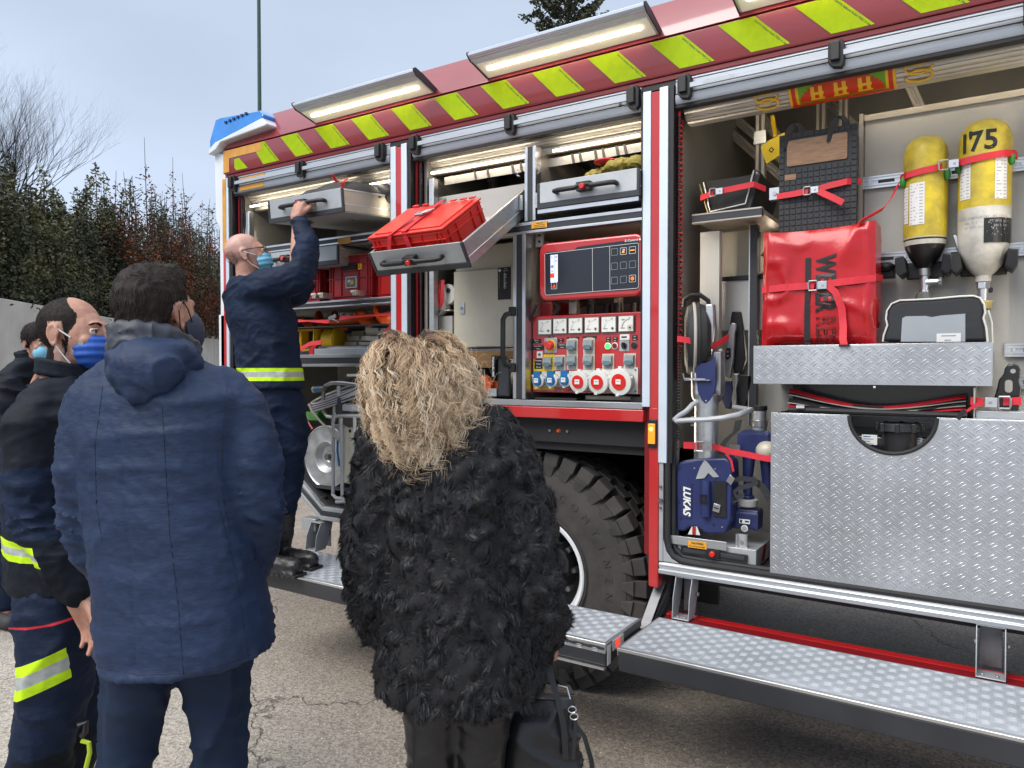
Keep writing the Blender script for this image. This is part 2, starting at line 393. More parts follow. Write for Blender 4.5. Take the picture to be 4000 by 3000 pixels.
def folds(c, s=(9, 9, 5), amp=.006, seed=0.0, sharp=2.0):
    q = Vector((c.x * s[0] + seed, c.y * s[1] - seed, c.z * s[2])); w_ = noise.noise_vector(q * .6) * .8
    v = 1 - abs(noise.noise(q + w_)) * 2.2; return amp * (max(0, v) ** sharp - .45)
def paint(me, rule, mats, cuts=()):
    """cut the mesh at the given planes, then give every face the material index rule(centre, normal)"""
    if cuts:
        bm = bmesh.new(); bm.from_mesh(me)
        for co, no in cuts: bmesh.ops.bisect_plane(bm, geom=bm.verts[:] + bm.edges[:] + bm.faces[:], plane_co=co, plane_no=no, dist=1e-5)
        bm.to_mesh(me); bm.free()
    me.materials.clear()
    for m in mats: me.materials.append(MATS[m])
    if rule: me.polygons.foreach_set('material_index', [rule(p.center, p.normal) for p in me.polygons]); me.update()
def strands(surface, n, length, dirf, width, m, parent, name, seg=3, seed=1, jitter=.25, filt=None, rootw=1.0, lift=.3, clump=None, curl=None):
    """many tapering blades rooted on a mesh surface, joined in one part"""
    rr = np.random.RandomState(seed); polys = surface.polygons; ar = np.array([p.area for p in polys]); cen = [p.center.copy() for p in polys]; nor = [p.normal.copy() for p in polys]
    if filt: ar = ar * np.array([1.0 if filt(c, nn) else 0.0 for c, nn in zip(cen, nor)])
    if ar.sum() <= 0: return None
    idx = rr.choice(len(ar), n, p=ar / ar.sum()); V = []; F = []
    for k, i in enumerate(idx):
        vs = polys[int(i)].vertices; a, b_, c_ = rr.random(3) + .02; tot = a + b_ + c_
        P0 = (surface.vertices[vs[0]].co * a + surface.vertices[vs[1]].co * b_ + surface.vertices[vs[2 if len(vs) > 2 else 1]].co * c_) / tot
        nn = nor[i]; d = Vector(dirf(P0, nn)); d = (d - nn * d.dot(nn)); d = d.normalized() if d.length > 1e-6 else nn.orthogonal()
        d = (d + nn * lift + Vector(rr.uniform(-jitter, jitter, 3))).normalized(); L = length * rr.uniform(.65, 1.25); side = d.cross(nn).normalized() * width * rr.uniform(.6, 1.3)
        if rr.random() < .5: side = (side + nn * width * rr.uniform(-.8, .8))
        base = len(V); q = P0.copy(); dd = d.copy()
        for s in range(seg + 1):
            t = s / seg; wv = side * (rootw * (1 - t) + .02)
            if s == seg: V.append(q)
            else: V += [q - wv, q + wv]
            dd = (dd + (Vector(dirf(q, nn)) * .35) - nn * lift * .4 + (Vector(rr.uniform(-1, 1, 3)) * curl if curl else Vector((0, 0, 0)))).normalized(); q = q + dd * L / seg
        for s in range(seg):
            a0 = base + 2 * s
            if s < seg - 1: F.append((a0, a0 + 1, a0 + 3, a0 + 2))
            else: F.append((a0, a0 + 1, a0 + 2))
    me = bpy.data.meshes.new(name); me.from_pydata([tuple(v) for v in V], [], F); me.materials.append(MATS[m]); me.update()
    return link(me, name, parent, smooth=True, angle=180)
# ------------------------------------------------------------------ ground
def ground_material():
    m = bpy.data.materials.new('asphalt'); m.use_nodes = True; t = m.node_tree; b = t.nodes['Principled BSDF']; L = t.links.new
    co = N(t, 'ShaderNodeTexCoord')
    def noi(s, d=6, r=.6):
        n = N(t, 'ShaderNodeTexNoise'); n.inputs['Scale'].default_value = s; n.inputs['Detail'].default_value = d; n.inputs['Roughness'].default_value = r; L(co.outputs['Object'], n.inputs[0]); return n
    def ramp(src, a, ca, bb, cb):
        r = N(t, 'ShaderNodeValToRGB'); r.color_ramp.elements[0].position = a; r.color_ramp.elements[0].color = (*ca, 1)
        r.color_ramp.elements[1].position = bb; r.color_ramp.elements[1].color = (*cb, 1); L(src, r.inputs[0]); return r
    base = ramp(noi(.55, 8).outputs[0], .3, (.34, .315, .285), .7, (.42, .395, .365))
    vo = N(t, 'ShaderNodeTexVoronoi'); vo.inputs['Scale'].default_value = 110; L(co.outputs['Object'], vo.inputs[0])
    vr = ramp(vo.outputs['Color'], .0, (.55, .53, .51), .95, (1.35, 1.32, 1.26)); vr.color_ramp.interpolation = 'LINEAR'
    sep = N(t, 'ShaderNodeSeparateColor'); L(vo.outputs['Color'], sep.inputs[0]); L(sep.outputs[0], vr.inputs[0])
    mu = N(t, 'ShaderNodeMixRGB', blend_type='MULTIPLY'); mu.inputs[0].default_value = .9; L(base.outputs[0], mu.inputs[1]); L(vr.outputs[0], mu.inputs[2])
    n3 = ramp(noi(2.2, 7, .7).outputs[0], .32, (.86, .85, .84), .68, (1.08, 1.08, 1.06))
    mu2 = N(t, 'ShaderNodeMixRGB', blend_type='MULTIPLY'); mu2.inputs[0].default_value = 1; L(mu.outputs[0], mu2.inputs[1]); L(n3.outputs[0], mu2.inputs[2])
    # cracks: distorted voronoi cell borders, few and thin
    nd = noi(1.6, 5); av = N(t, 'ShaderNodeVectorMath', operation='SCALE'); av.inputs['Scale'].default_value = .9; L(nd.outputs['Color'], av.inputs[0])
    ad = N(t, 'ShaderNodeVectorMath', operation='ADD'); L(co.outputs['Object'], ad.inputs[0]); L(av.outputs[0], ad.inputs[1])
    vc = N(t, 'ShaderNodeTexVoronoi', feature='DISTANCE_TO_EDGE'); vc.inputs['Scale'].default_value = .33; L(ad.outputs[0], vc.inputs[0])
    cr = ramp(vc.outputs['Distance'], .0008, (.30, .28, .26), .0032, (1, 1, 1))
    mu3 = N(t, 'ShaderNodeMixRGB', blend_type='MULTIPLY'); mu3.inputs[0].default_value = .8; L(mu2.outputs[0], mu3.inputs[1]); L(cr.outputs[0], mu3.inputs[2])
    # a darker patch with ragged edges, under and in front of the truck
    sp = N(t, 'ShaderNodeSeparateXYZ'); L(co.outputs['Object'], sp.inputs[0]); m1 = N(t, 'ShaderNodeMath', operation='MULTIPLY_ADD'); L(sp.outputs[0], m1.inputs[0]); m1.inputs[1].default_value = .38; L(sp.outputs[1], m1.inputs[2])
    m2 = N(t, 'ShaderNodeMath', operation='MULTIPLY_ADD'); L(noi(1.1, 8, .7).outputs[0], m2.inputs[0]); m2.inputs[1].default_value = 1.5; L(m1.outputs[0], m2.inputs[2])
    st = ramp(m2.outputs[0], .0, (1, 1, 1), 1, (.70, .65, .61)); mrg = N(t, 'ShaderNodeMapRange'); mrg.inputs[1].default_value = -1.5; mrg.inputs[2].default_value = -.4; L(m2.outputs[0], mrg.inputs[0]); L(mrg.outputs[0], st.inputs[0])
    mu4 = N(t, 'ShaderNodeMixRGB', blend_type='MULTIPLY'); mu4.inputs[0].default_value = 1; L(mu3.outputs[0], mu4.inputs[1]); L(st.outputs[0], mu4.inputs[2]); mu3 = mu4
    L(mu3.outputs[0], b.inputs['Base Color']); b.inputs['Roughness'].default_value = .85
    bp = N(t, 'ShaderNodeBump'); bp.inputs['Strength'].default_value = .7; bp.inputs['Distance'].default_value = .004; L(vo.outputs['Distance'], bp.inputs['Height'])
    bp2 = N(t, 'ShaderNodeBump'); bp2.inputs['Strength'].default_value = .8; bp2.inputs['Distance'].default_value = .01; L(cr.outputs[0], bp2.inputs['Height']); L(bp.outputs[0], bp2.inputs['Normal'])
    L(bp2.outputs[0], b.inputs['Normal']); MATS['asphalt'] = m
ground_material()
mat('concrete', (.50, .47, .42), .8, var=.12, vs=1.3, bump=.3, bs=14)
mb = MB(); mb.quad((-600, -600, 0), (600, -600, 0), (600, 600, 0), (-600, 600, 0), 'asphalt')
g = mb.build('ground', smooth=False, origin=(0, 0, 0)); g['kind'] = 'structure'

# loose stones on the asphalt: real chips near the camera
mb = MB(); mat('stone_chip', (.62, .585, .53), .75, var=.3, vs=40)
for i in range(9000):
    u = rnd.uniform(-1.0, 1.1); D = 1.3 + 5.2 * rnd.random() ** 1.5
    q = CAM + (Vector((FW.x, FW.y, 0)).normalized() + RT * u * .72) * D; q.z = 0
    r = rnd.uniform(.0022, .0058); a = rnd.uniform(0, 6.28); n = 5
    base = [q + Vector((math.cos(a + 6.283 * k / n) * r * rnd.uniform(.8, 1.5), math.sin(a + 6.283 * k / n) * r * rnd.uniform(.6, 1), -.001)) for k in range(n)]
    top = [q + (p - q) * .55 + Vector((0, 0, r * rnd.uniform(.10, .35))) for p in base]
    mb.add(base + top, [(k, (k + 1) % n, n + (k + 1) % n, n + k) for k in range(n)] + [tuple(range(n, 2 * n))], 'stone_chip')
o = mb.build('gravel', smooth=False, origin=(0, 0, 0)); tag(o, 'small loose stone chips strewn over the asphalt', kind='stuff')

# ------------------------------------------------------------------ concrete wall
A0 = G(-1400, 2250); wa, wb = G(0, 1892), G(850, 1643)
wd = (wb - wa); wd.z = 0; wd.normalize(); wn = Vector((-wd.y, wd.x, 0))
if wn.dot(wa - CAM) < 0: wn = -wn
wall = thing('concrete_wall', 'long pale concrete retaining wall below the hedge', 'wall', wa)
WH = 2.5
for i in range(-3, 12):
    a = wa + wd * (i * 3.0); b = wa + wd * (i * 3.0 + 2.97)
    for k, (z0, z1) in enumerate(((0, 1.22), (1.24, WH))):
        off = wn * rnd.uniform(0, .012)
        mb = MB(); mb.prism([a + off + Z_ * z0, b + off + Z_ * z0, b + off + Z_ * z1, a + off + Z_ * z1], (0, 0, 0), wn * .25, 'concrete')
        mb.build('panel', wall, bev=.012)
mb = MB(); mb.bar(wa - wd * 9 + wn * .19 + Z_ * 1.2, wa + wd * 36 + wn * .19 + Z_ * 1.2, wn * .03, Z_ * 1.2, 'concrete'); mb.build('backing', wall)
mb = MB()
for i in range(-9, 30):
    a, b = wa + wd * i * 1.5 + wn * .3, wa + wd * (i + 1) * 1.5 + wn * .3
    h0, h1 = 2.42 + .15 * noise.noise((i * .7, 3, 0)), 2.42 + .15 * noise.noise(((i + 1) * .7, 3, 0))
    mb.quad(a + Z_ * h0, b + Z_ * h1, b + wn * 14 + Z_ * (h1 + .8), a + wn * 14 + Z_ * (h0 + .8), 'foliage_green')
o = mb.build('bank', origin=(0, 0, 0)); o['kind'] = 'structure'
mb = MB()
for i in range(9000):
    s_ = rnd.uniform(-8, 40); q = wa + wd * s_ + wn * rnd.uniform(.27, .9); q.z = 2.4; h = rnd.uniform(.05, .22); a = rnd.uniform(0, 6.28)
    dx = Vector((math.cos(a), math.sin(a), 0)) * .012; tip = Vector((rnd.uniform(-.08, .08), rnd.uniform(-.08, .08), h))
    mb.add([q - dx, q + dx, q + tip], [(0, 1, 2)], 'foliage_green')
o = mb.build('grass', smooth=False, origin=(0, 0, 0)); tag(o, 'rough grass along the top of the concrete wall', kind='stuff')

def blob_leaf(mb, q, s, m, nrm=None):
    a = rnd.uniform(0, 6.28); b = rnd.uniform(-1, 1); d = Vector((math.cos(a), math.sin(a), b)).normalized(); e = d.orthogonal().normalized()
    e = (Matrix.Rotation(rnd.uniform(0, 6.28), 3, d) @ e) * s * .42; d = d * s
    mb.add([q - d * .5, q + e * .7, q + d * .6, q - e * .7], [(0, 1, 2, 3)], m)

SHL = ['dark green conifer shrub beyond the left picture edge', 'dark green conifer shrub at the left picture edge', 'dark green conifer shrub in front of the bare tree', 'dark green conifer shrub just right of the bare tree', 'spiky green shrub above the head of the masked firefighter', 'thin pale spire between the green and the rusty shrubs', 'first rusty shrub beside the thin spire', 'rusty shrub left of the tallest twiggy one', 'tallest twiggy rusty shrub above the hooded man', 'rusty shrub right of the tallest twiggy one', 'rusty shrub with bare twigs midway to the truck', 'low rusty shrub near the truck corner', 'rusty shrub touching the white truck corner', 'rusty shrub behind the white truck corner', 'last rusty shrub behind the truck']
def shrub(px, ytop, D, wid, cols, seed, n=7500):
    base = C(px, 1440, D); base.z = 2.4; top = C(px, ytop, D).z; H = top - base.z
    green = cols == 'green'
    gname = 'green conifer shrubs of the hedge' if green else 'rusty shrubs of the hedge'
    lab = SHL[seed - 11]
    t = thing('hedge_shrub', lab, 'shrub', base, gname)
    rr = random.Random(seed); mb = MB(); tw = MB()
    # leading shoots
    spikes = []
    for k in range(26):
        a, r = rr.uniform(0, 6.28), wid * math.sqrt(rr.random()) * .95
        hh = H * (1 - .38 * (r / wid) ** 1.5) * rr.uniform(.72, 1.02)
        if k == 0: r = 0; hh = H
        p0 = base + Vector((math.cos(a) * r, math.sin(a) * r, 0)); lean = Vector((rr.uniform(-.12, .12), rr.uniform(-.12, .12), 1)) * hh
        spikes.append((p0, lean, hh))
        tw.tube([p0, p0 + lean * .5, p0 + lean * (1.0 + (.05 if green else .16) * rr.random())], [.03, .016, .004], 4, 'twig', caps=False)
    for k in range(n):
        p0, lean, hh = spikes[rr.randrange(len(spikes))]; s = rr.random() ** .75
        if not green and s > .72 and rr.random() < .55: s = rr.random() * .7
        rad = (.40 * (1 - s) ** .6 + .05) * (.9 if green else 1.0)
        a = rr.uniform(0, 6.28); rd = rad * math.sqrt(rr.random())
        q = p0 + lean * s + Vector((math.cos(a) * rd, math.sin(a) * rd, rr.uniform(-.05, .12)))
        cl = noise.noise(q * 1.1 + Vector((seed, 0, 0)))
        if green: m = 'foliage_green' if cl > .05 else 'foliage_dark'
        else: m = 'foliage_rust' if cl > -.22 + s * .30 else ('foliage_green' if cl < -.28 else 'foliage_dark')
        blob_leaf(mb, q, rr.uniform(.035, .085), m)
    if not green:
        for k in range(70):
            p0, lean, hh = spikes[rr.randrange(len(spikes))]; q = p0 + lean * rr.uniform(.75, 1.05); a = rr.uniform(0, 6.28)
            e = q + Vector((math.cos(a) * .25, math.sin(a) * .25, rr.uniform(.05, .3))); tw.tube([q, e], [.008, .003], 3, 'twig', caps=False)
            for j in range(5): blob_leaf(mb, q.lerp(e, rr.random()), .05, 'foliage_dark')
    mb.build('foliage', t, smooth=False, kind='stuff'); tw.build('twigs', t, smooth=False, kind='stuff')
for k, (px, yt, cols, wd_) in enumerate([(-230, 520, 'green', 1.0), (-90, 560, 'green', .9), (60, 640, 'green', .9), (185, 690, 'green', .85), (310, 740, 'green', .8), (400, 660, 'green', .45),
        (440, 720, 'rusty', .9), (540, 740, 'rusty', .8), (590, 650, 'rusty', .8), (680, 700, 'rusty', .8), (760, 760, 'rusty', .8), (830, 840, 'rusty', .9), (905, 830, 'rusty', 1.0), (1000, 860, 'rusty', 1.2), (1120, 840, 'rusty', 1.3)]):
    # distance along the wall line at that bearing
    r0 = ray(px, 1440); A = wa.xy - CAM.xy; rx, ry = r0.x, r0.y
    det = rx * (-wd.y) - ry * (-wd.x); D = (A.x * (-wd.y) - A.y * (-wd.x)) / det if abs(det) > 1e-6 else 20
    D = min(max(D, 6), 34) + 1.5
    shrub(px, yt, D, wd_ * (.75 if D < 14 else 1.1), cols, 11 + k, 11500)
# low skirt of hedge foliage falling over the wall top
mb = MB()
for k in range(55000):
    s_ = rnd.uniform(-5, 30); q = wa + wd * s_ + wn * rnd.uniform(.5, 1.7); q.z = 2.45 + 1.7 * rnd.random() ** 1.2
    cl = noise.noise(q * .8); m = ('foliage_rust' if (cl > -.15 and s_ > 3) else 'foliage_dark') if cl > -.25 else 'foliage_green'
    blob_leaf(mb, q, rnd.uniform(.04, .10), m)
o = mb.build('undergrowth', smooth=False, origin=(0, 0, 0)); tag(o, 'dense low foliage filling the hedge over the wall', kind='stuff')

# ------------------------------------------------------------------ bare tree at the left
def bare_tree(base, H, seed):
    rr = random.Random(seed); t = thing('bare_tree', 'leafless deciduous tree rising behind the hedge', 'tree', base)
    tr = MB(); br = MB()
    def grow(p, d, L, r, lev, mb):
        pts = [p]; rs = [r]; q = p.copy(); dd = d.copy(); n = 4
        for i in range(n):
            dd = (dd + Vector((rr.uniform(-1, 1), rr.uniform(-1, 1), rr.uniform(-.3, .8))) * .17 + Vector((.04, 0, 0))).normalized(); q = q + dd * L / n; pts.append(q.copy()); rs.append(r * (1 - .45 * (i + 1) / n))
        mb.tube(pts, rs, 6 if lev < 2 else 3, 'bark' if lev < 3 else 'twig', caps=False)
        if lev >= 6: return
        k = {0: 5, 1: 5, 2: 4, 3: 4, 4: 4, 5: 3}[lev]
        for j in range(k):
            i = rr.choice((2, 3, 4)) if lev else rr.choice((3, 4)); a = pts[i]; sd = Vector((rr.uniform(-1, 1), rr.uniform(-1, 1), rr.uniform(-.1, .7))).normalized()
            nd = (dd * 1.0 + sd * .60 + Z_ * .15).normalized(); grow(a, nd, L * rr.uniform(.58, .82), rs[i] * rr.uniform(.5, .7), lev + 1, br if lev >= 0 else mb)
    grow(base, Z_.copy(), H * .34, .20, 0, tr)
    tr.build('trunk', t); br.build('branches', t, kind='stuff')
b0 = C(-320, 1440, 17); b0.z = 0; bare_tree(b0, 10.2, 5)
# ------------------------------------------------------------------ lamp post
b0 = C(1021, 1440, 20); b0.z = 0; ztop = C(1017, -120, 20).z
t = thing('street_lamp', 'slim dark green lamp post rising behind the blue beacon', 'lamp', b0)
mb = MB(); mb.tube([b0, b0 + Z_ * ztop * .5, b0 + Z_ * ztop, b0 + Z_ * (ztop + .6) - RT * .25, b0 + Z_ * (ztop + .85) - RT * .9], [.10, .055, .045, .04, .035], 10, 'post_green'); mb.build('post', t)
mb = MB(); mb.ell(b0 + Z_ * (ztop + .87) - RT * 1.2, .35, .14, .09, 'steel'); mb.build('lamp_head', t)
# ------------------------------------------------------------------ conifer behind the truck
b0 = C(2215, 1440, 26); b0.z = 0
t = thing('conifer_tree', 'dark conifer treetop showing above the truck roof', 'tree', b0)
ztop = C(2215, -260, 26).z; mb = MB(); mb.tube([b0, b0 + Z_ * ztop * .6, b0 + Z_ * ztop], [.28, .15, .02], 8, 'bark'); mb.build('trunk', t)
mb = MB(); lf = MB(); rr = random.Random(3)
for k in range(150):
    z = 8.0 + (ztop - 8.0) * (k / 150); a = k * 2.399; L = (ztop - z) * .30 + .25; L *= rr.uniform(.75, 1.15)
    d = Vector((math.cos(a), math.sin(a), rr.uniform(.15, .5))); p0 = b0 + Z_ * z; p1 = p0 + d * L * .6; p2 = p0 + d * L + Z_ * L * .12
    mb.tube([p0, p1, p2], [.03, .018, .006], 4, 'bark', caps=False)
    for j in range(int(80 + 90 * L)):
        s = .3 + .75 * rr.random(); q = p0.lerp(p2, s); w_ = .24 * (1.15 - s) + .06
        if noise.noise(q * 2.2) < -.22: continue
        blob_leaf(lf, q + Vector((rr.uniform(-w_, w_), rr.uniform(-w_, w_), rr.uniform(-.08, .10))), rr.uniform(.08, .17), 'foliage_dark')
mb.build('branches', t, smooth=False); lf.build('needles', t, smooth=False, kind='stuff')
# ================================================================== FIRE TRUCK
truck = thing('fire_truck', 'red fire engine with open roller shutters and yellow striped upper edge', 'fire truck', (-2.0, 1.2, 0))
XL, XR = -4.15, 1.1            # body ends; side face at Y = 0
ZB = 2.79                      # underside of the striped band
def tpart(mb, name, bev=.002, **k): return mb.build(name, truck, bev=bev, **k)
# ---- shell: roof, far side, ends
mb = MB()
mb.box(XL, XR, 2.36, 2.40, .7, 3.0, 'red_paint'); mb.box(XL + .001, XR, .14, 2.36, 3.10, 3.125, 'alu_matt')
mb.box(XL - .02, XL + .02, .03, 2.36, .85, 3.16, 'red_paint'); mb.box(XR, XR + .03, 0, 2.4, .6, 3.18, 'red_paint')
tpart(mb, 'body')
mb = MB()    # striped band panel, slightly proud, with fold lines
mb.prism([(XL, 0, ZB), (XL, -.004, ZB + .006), (XL, -.004, 2.944), (XL, .05, 2.944), (XL, .05, ZB)], (0, 0, 0), (XR - XL, 0, 0), 'band_red')
tpart(mb, 'band_panel')
mb = MB()    # sloping fascia above
mb.prism([(XL, -.004, 2.952), (XL, .05, 2.952), (XL, .14, 3.12), (XL, .13, 3.145), (XL, .09, 3.142), (XL, -.002, 2.96)], (0, 0, 0), (XR - XL, 0, 0), 'band_red')
tpart(mb, 'roof_fascia')
mb = MB()    # lip under the band with shadow gap
mb.box(XL + .01, XR, .006, .035, ZB - .022, ZB - .001, 'red_deep'); mb.box(XL + .05, XR, .012, .06, ZB - .05, ZB - .0225, 'black')
tpart(mb, 'band_lip')
# ---- yellow stripes: lower corners measured on the band
def stripe_x(px, py): return S(px, py).x
low = [(1094, 631), (1232, 596), (1377, 563), (1529, 536), (1696, 498), (1876, 457), (2077, 411), (2289, 360), (2533, 309.5), (2800, 246), (3090, 180), (3420, 100), (3790, 20)]
xs = [stripe_x(*p) for p in low]
pitch = (xs[-1] - xs[0]) / (len(xs) - 1)
for k in range(-1, 17):
    xr = xs[0] + pitch * k; xl = xr - pitch * .50; sh = .135
    if k == -1: poly = [(xr - .11, ZB + .012), (xr, ZB + .012), (xr - sh * .62, 2.875), (xr - .13, 2.875), (xr - .13, ZB + .03)]
    elif k == 0: poly = [(xl, ZB + .012), (xr, ZB + .012), (xr - sh, 2.94), (xr - sh - .035, 2.94), (xr - sh - .035, 2.898), (xl - sh * .5, 2.888)]
    else: poly = [(xl, ZB + .012), (xr, ZB + .012), (xr - sh, 2.94), (xl - sh, 2.94)]
    mb = MB(); mb.prism([(x, -.0055, z) for x, z in poly][::-1], (0, 0, 0), (0, -.0012, 0), 'fluo')
    if xr > XR: break
    d = Vector((sh, 0, -(2.94 - ZB - .012))).normalized(); q = Vector((xr, -.0068, ZB + .02)) - d * .075 + Vector((-.024, 0, 0))
    if k >= 0: mb.text('ORAFOL Reflexite GmbH TPESC R 104', q, d, Vector((-d.z, 0, d.x)), .0105, 'black', ext=.0004, bold=.01)
    mb.build('yellow_stripe', truck, smooth=False)
mb = MB()
for z0, z1, x0, x1 in ((2.888, 2.94, XL + .005, -3.775), (ZB + .012, 2.8878, XL + .005, -4.085)): mb.box(x0, x1, -.0075, -.0058, z0, z1, 'amber_tape')
mb.build('amber_tape', truck)
mb = MB(); mb.box(-4.148, -4.112, -.0142, -.0126, 2.30, 2.76, 'amber_tape'); mb.build('amber_tape', truck)
# ---- left end: white corner moulding and blue beacon
mb = MB(); pts = [(842, 598), (838, 640), (843, 850), (846, 868), (858, 892), (862, 1150), (866, 1700), (888, 1700), (880, 600)]
pp = [S(*p) for p in pts]; mb.prism([(p.x, -.004, p.z) for p in pp], (0, 0, 0), (0, .34, 0), 'white_paint')
mb.box(pp[5].x - .02, pp[5].x + .05, -.004, .34, .9, 1.9, 'white_paint'); tpart(mb, 'corner_moulding', bev=.008)
mb = MB(); pts = [('A', 92, 500), ('A', 88, 455), ('A', 150, 385), ('A', 575, 165), ('A', 588, 165), ('A', 628, 212), ('A', 620, 232), ('A', 200, 385), ('A', 160, 450)]
pp = [P(*p) for p in pts]; mb.prism([(p.x, -.045, p.z) for p in pp], (0, 0, 0), (0, .36, 0), 'white_paint'); tpart(mb, 'beacon_base', bev=.006)
mb = MB(); pts = [('A', 84, 452), ('A', 80, 370), ('A', 135, 168), ('A', 160, 150), ('A', 530, 76), ('A', 574, 118), ('A', 572, 166), ('A', 150, 381)]
pp = [P(*p) for p in pts]; mb.prism([(p.x, -.03 + (.02 if i in (3, 4) else 0), p.z) for i, p in enumerate(pp)], (0, 0, 0), (0, .34, 0), 'blue_lens')
be = tpart(mb, 'blue_beacon', bev=.008)
mb = MB()
for i in range(6): x = -4.10 + i * .04; mb.box(x, x + .018, -.032, -.020, 3.105 + i * .0035, 3.118 + i * .0035, 'tool_blue')
mb.build('reflector', be)
# ---- scene lights along the fascia
def scene_light(x0, x1):
    mb = MB(); yA = -.05
    prof = [(.02, 2.972), (-.006, 2.972), (-.112, 3.000), (-.142, 3.006), (-.168, 3.022), (-.170, 3.034), (-.150, 3.044), (-.09, 3.030), (.03, 2.994)]
    mb.prism([(x0, y, z) for y, z in prof], (0, 0, 0), (x1 - x0, 0, 0), 'pillar_silver')
    for k in range(3): mb.box(x0 + .002, x1 - .002, -.150 - .009 * k, -.12, 3.0085 + .0065 * k, 3.0105 + .0065 * k, 'alu_matt')
    o = tpart(mb, 'scene_light', bev=.004)
    for x in (x0, x1):
      m2 = MB(); m2.prism([(x, y - .004, z + (.002 if z > 3.02 else -.004)) for y, z in prof], (-.006 if x == x0 else 0, 0, 0), (0 if x == x0 else .006, 0, 0), 'dark_frame')
      m2.build('end_cap', o, bev=.002)
    # lens on the outer slope, tube inside it
    m3 = MB(); a, b = Vector((0, -.008, 2.9715)), Vector((0, -.112, 2.9990)); nrm = Vector((0, -(b.z - a.z), b.y - a.y)).normalized() * .004
    m3.prism([(x0 + .012, a.y, a.z), (x0 + .012, b.y, b.z), (x0 + .012, b.y + nrm.y, b.z + nrm.z), (x0 + .012, a.y + nrm.y, a.z + nrm.z)], (0, 0, 0), (x1 - x0 - .024, 0, 0), 'lamp_lens')
    m3.build('lens', o)
    m4 = MB(); c0 = a.lerp(b, .60) + nrm * 1.3; m4.tube([(x0 + .05, c0.y, c0.z), (x1 - .05, c0.y, c0.z)], .0085, 10, 'lamp_tube'); m4.build('light_tube', o)
scene_light(-3.30, -2.42); scene_light(-2.085, -1.20); scene_light(-.86, .12)
# ---- pillars
def pillar(x0, z_left, z_red, z_right, first=False):
    m = MB(); m.box(x0, x0 + .036, -.012, .02, z_left, 2.735, 'pillar_silver'); m.build('pillar_strip', truck, bev=.002)
    m = MB(); m.box(x0 + .0365, x0 + .0745, -.008, .03, z_red, 2.728, 'red_paint'); m.build('pillar_core', truck, bev=.002)
    m = MB(); m.box(x0 + .075, x0 + .113, -.012, .02, z_right, 2.74, 'pillar_silver'); m.build('pillar_strip', truck, bev=.002)
    m = MB(); m.box(x0 + .114, x0 + .135, -.004, .05, max(z_right, .74), 2.745, 'black'); m.box(x0 - .012, x0 - .001, -.002, .05, z_left, 2.73, 'black')
    m.box(x0, x0 + .112, .0205, .10, .74, 2.70, 'red_deep'); m.build('door_seal', truck)
pillar(-2.714, 1.33, .80, 1.40); pillar(-1.268, 1.385, .608, 1.148)
mb = MB(); mb.box(-1.238, -1.192, -.0085, .05, .6085, 1.3845, 'red_paint'); tpart(mb, 'arch_post', bev=.006)
mb = MB(); mb.box(XL + .002, XL + .03, -.011, .03, .85, 2.755, 'red_paint'); mb.box(XL + .0305, XL + .058, -.0125, .03, .85, 2.765, 'pillar_silver'); mb.box(XL + .059, XL + .085, -.004, .05, .85, 2.77, 'black')
tpart(mb, 'end_pillar')
# side guides of the shutters: ribbed rubber and red reveals
for x in (XL + .10, -2.575, -1.152):
    mb = MB()
    mb.box(x, x + .014, .03, .09, .9 if x < -4 else (1.41 if x < -2 else .80), 2.66, 'red_deep')
    z = 2.62
    while z > (2.0 if x < -1.5 else 1.25): mb.cyl((x + .028, .04, z), (x + .028, .04, z - .008), .010, .010, 8, 'black'); z -= .013
    mb.cyl((x + .028, .04, 2.64), (x + .028, .04, 1.5), .006, .006, 8, 'red_plastic' if x > -1.5 else 'black')
    mb.build('shutter_guide', truck)
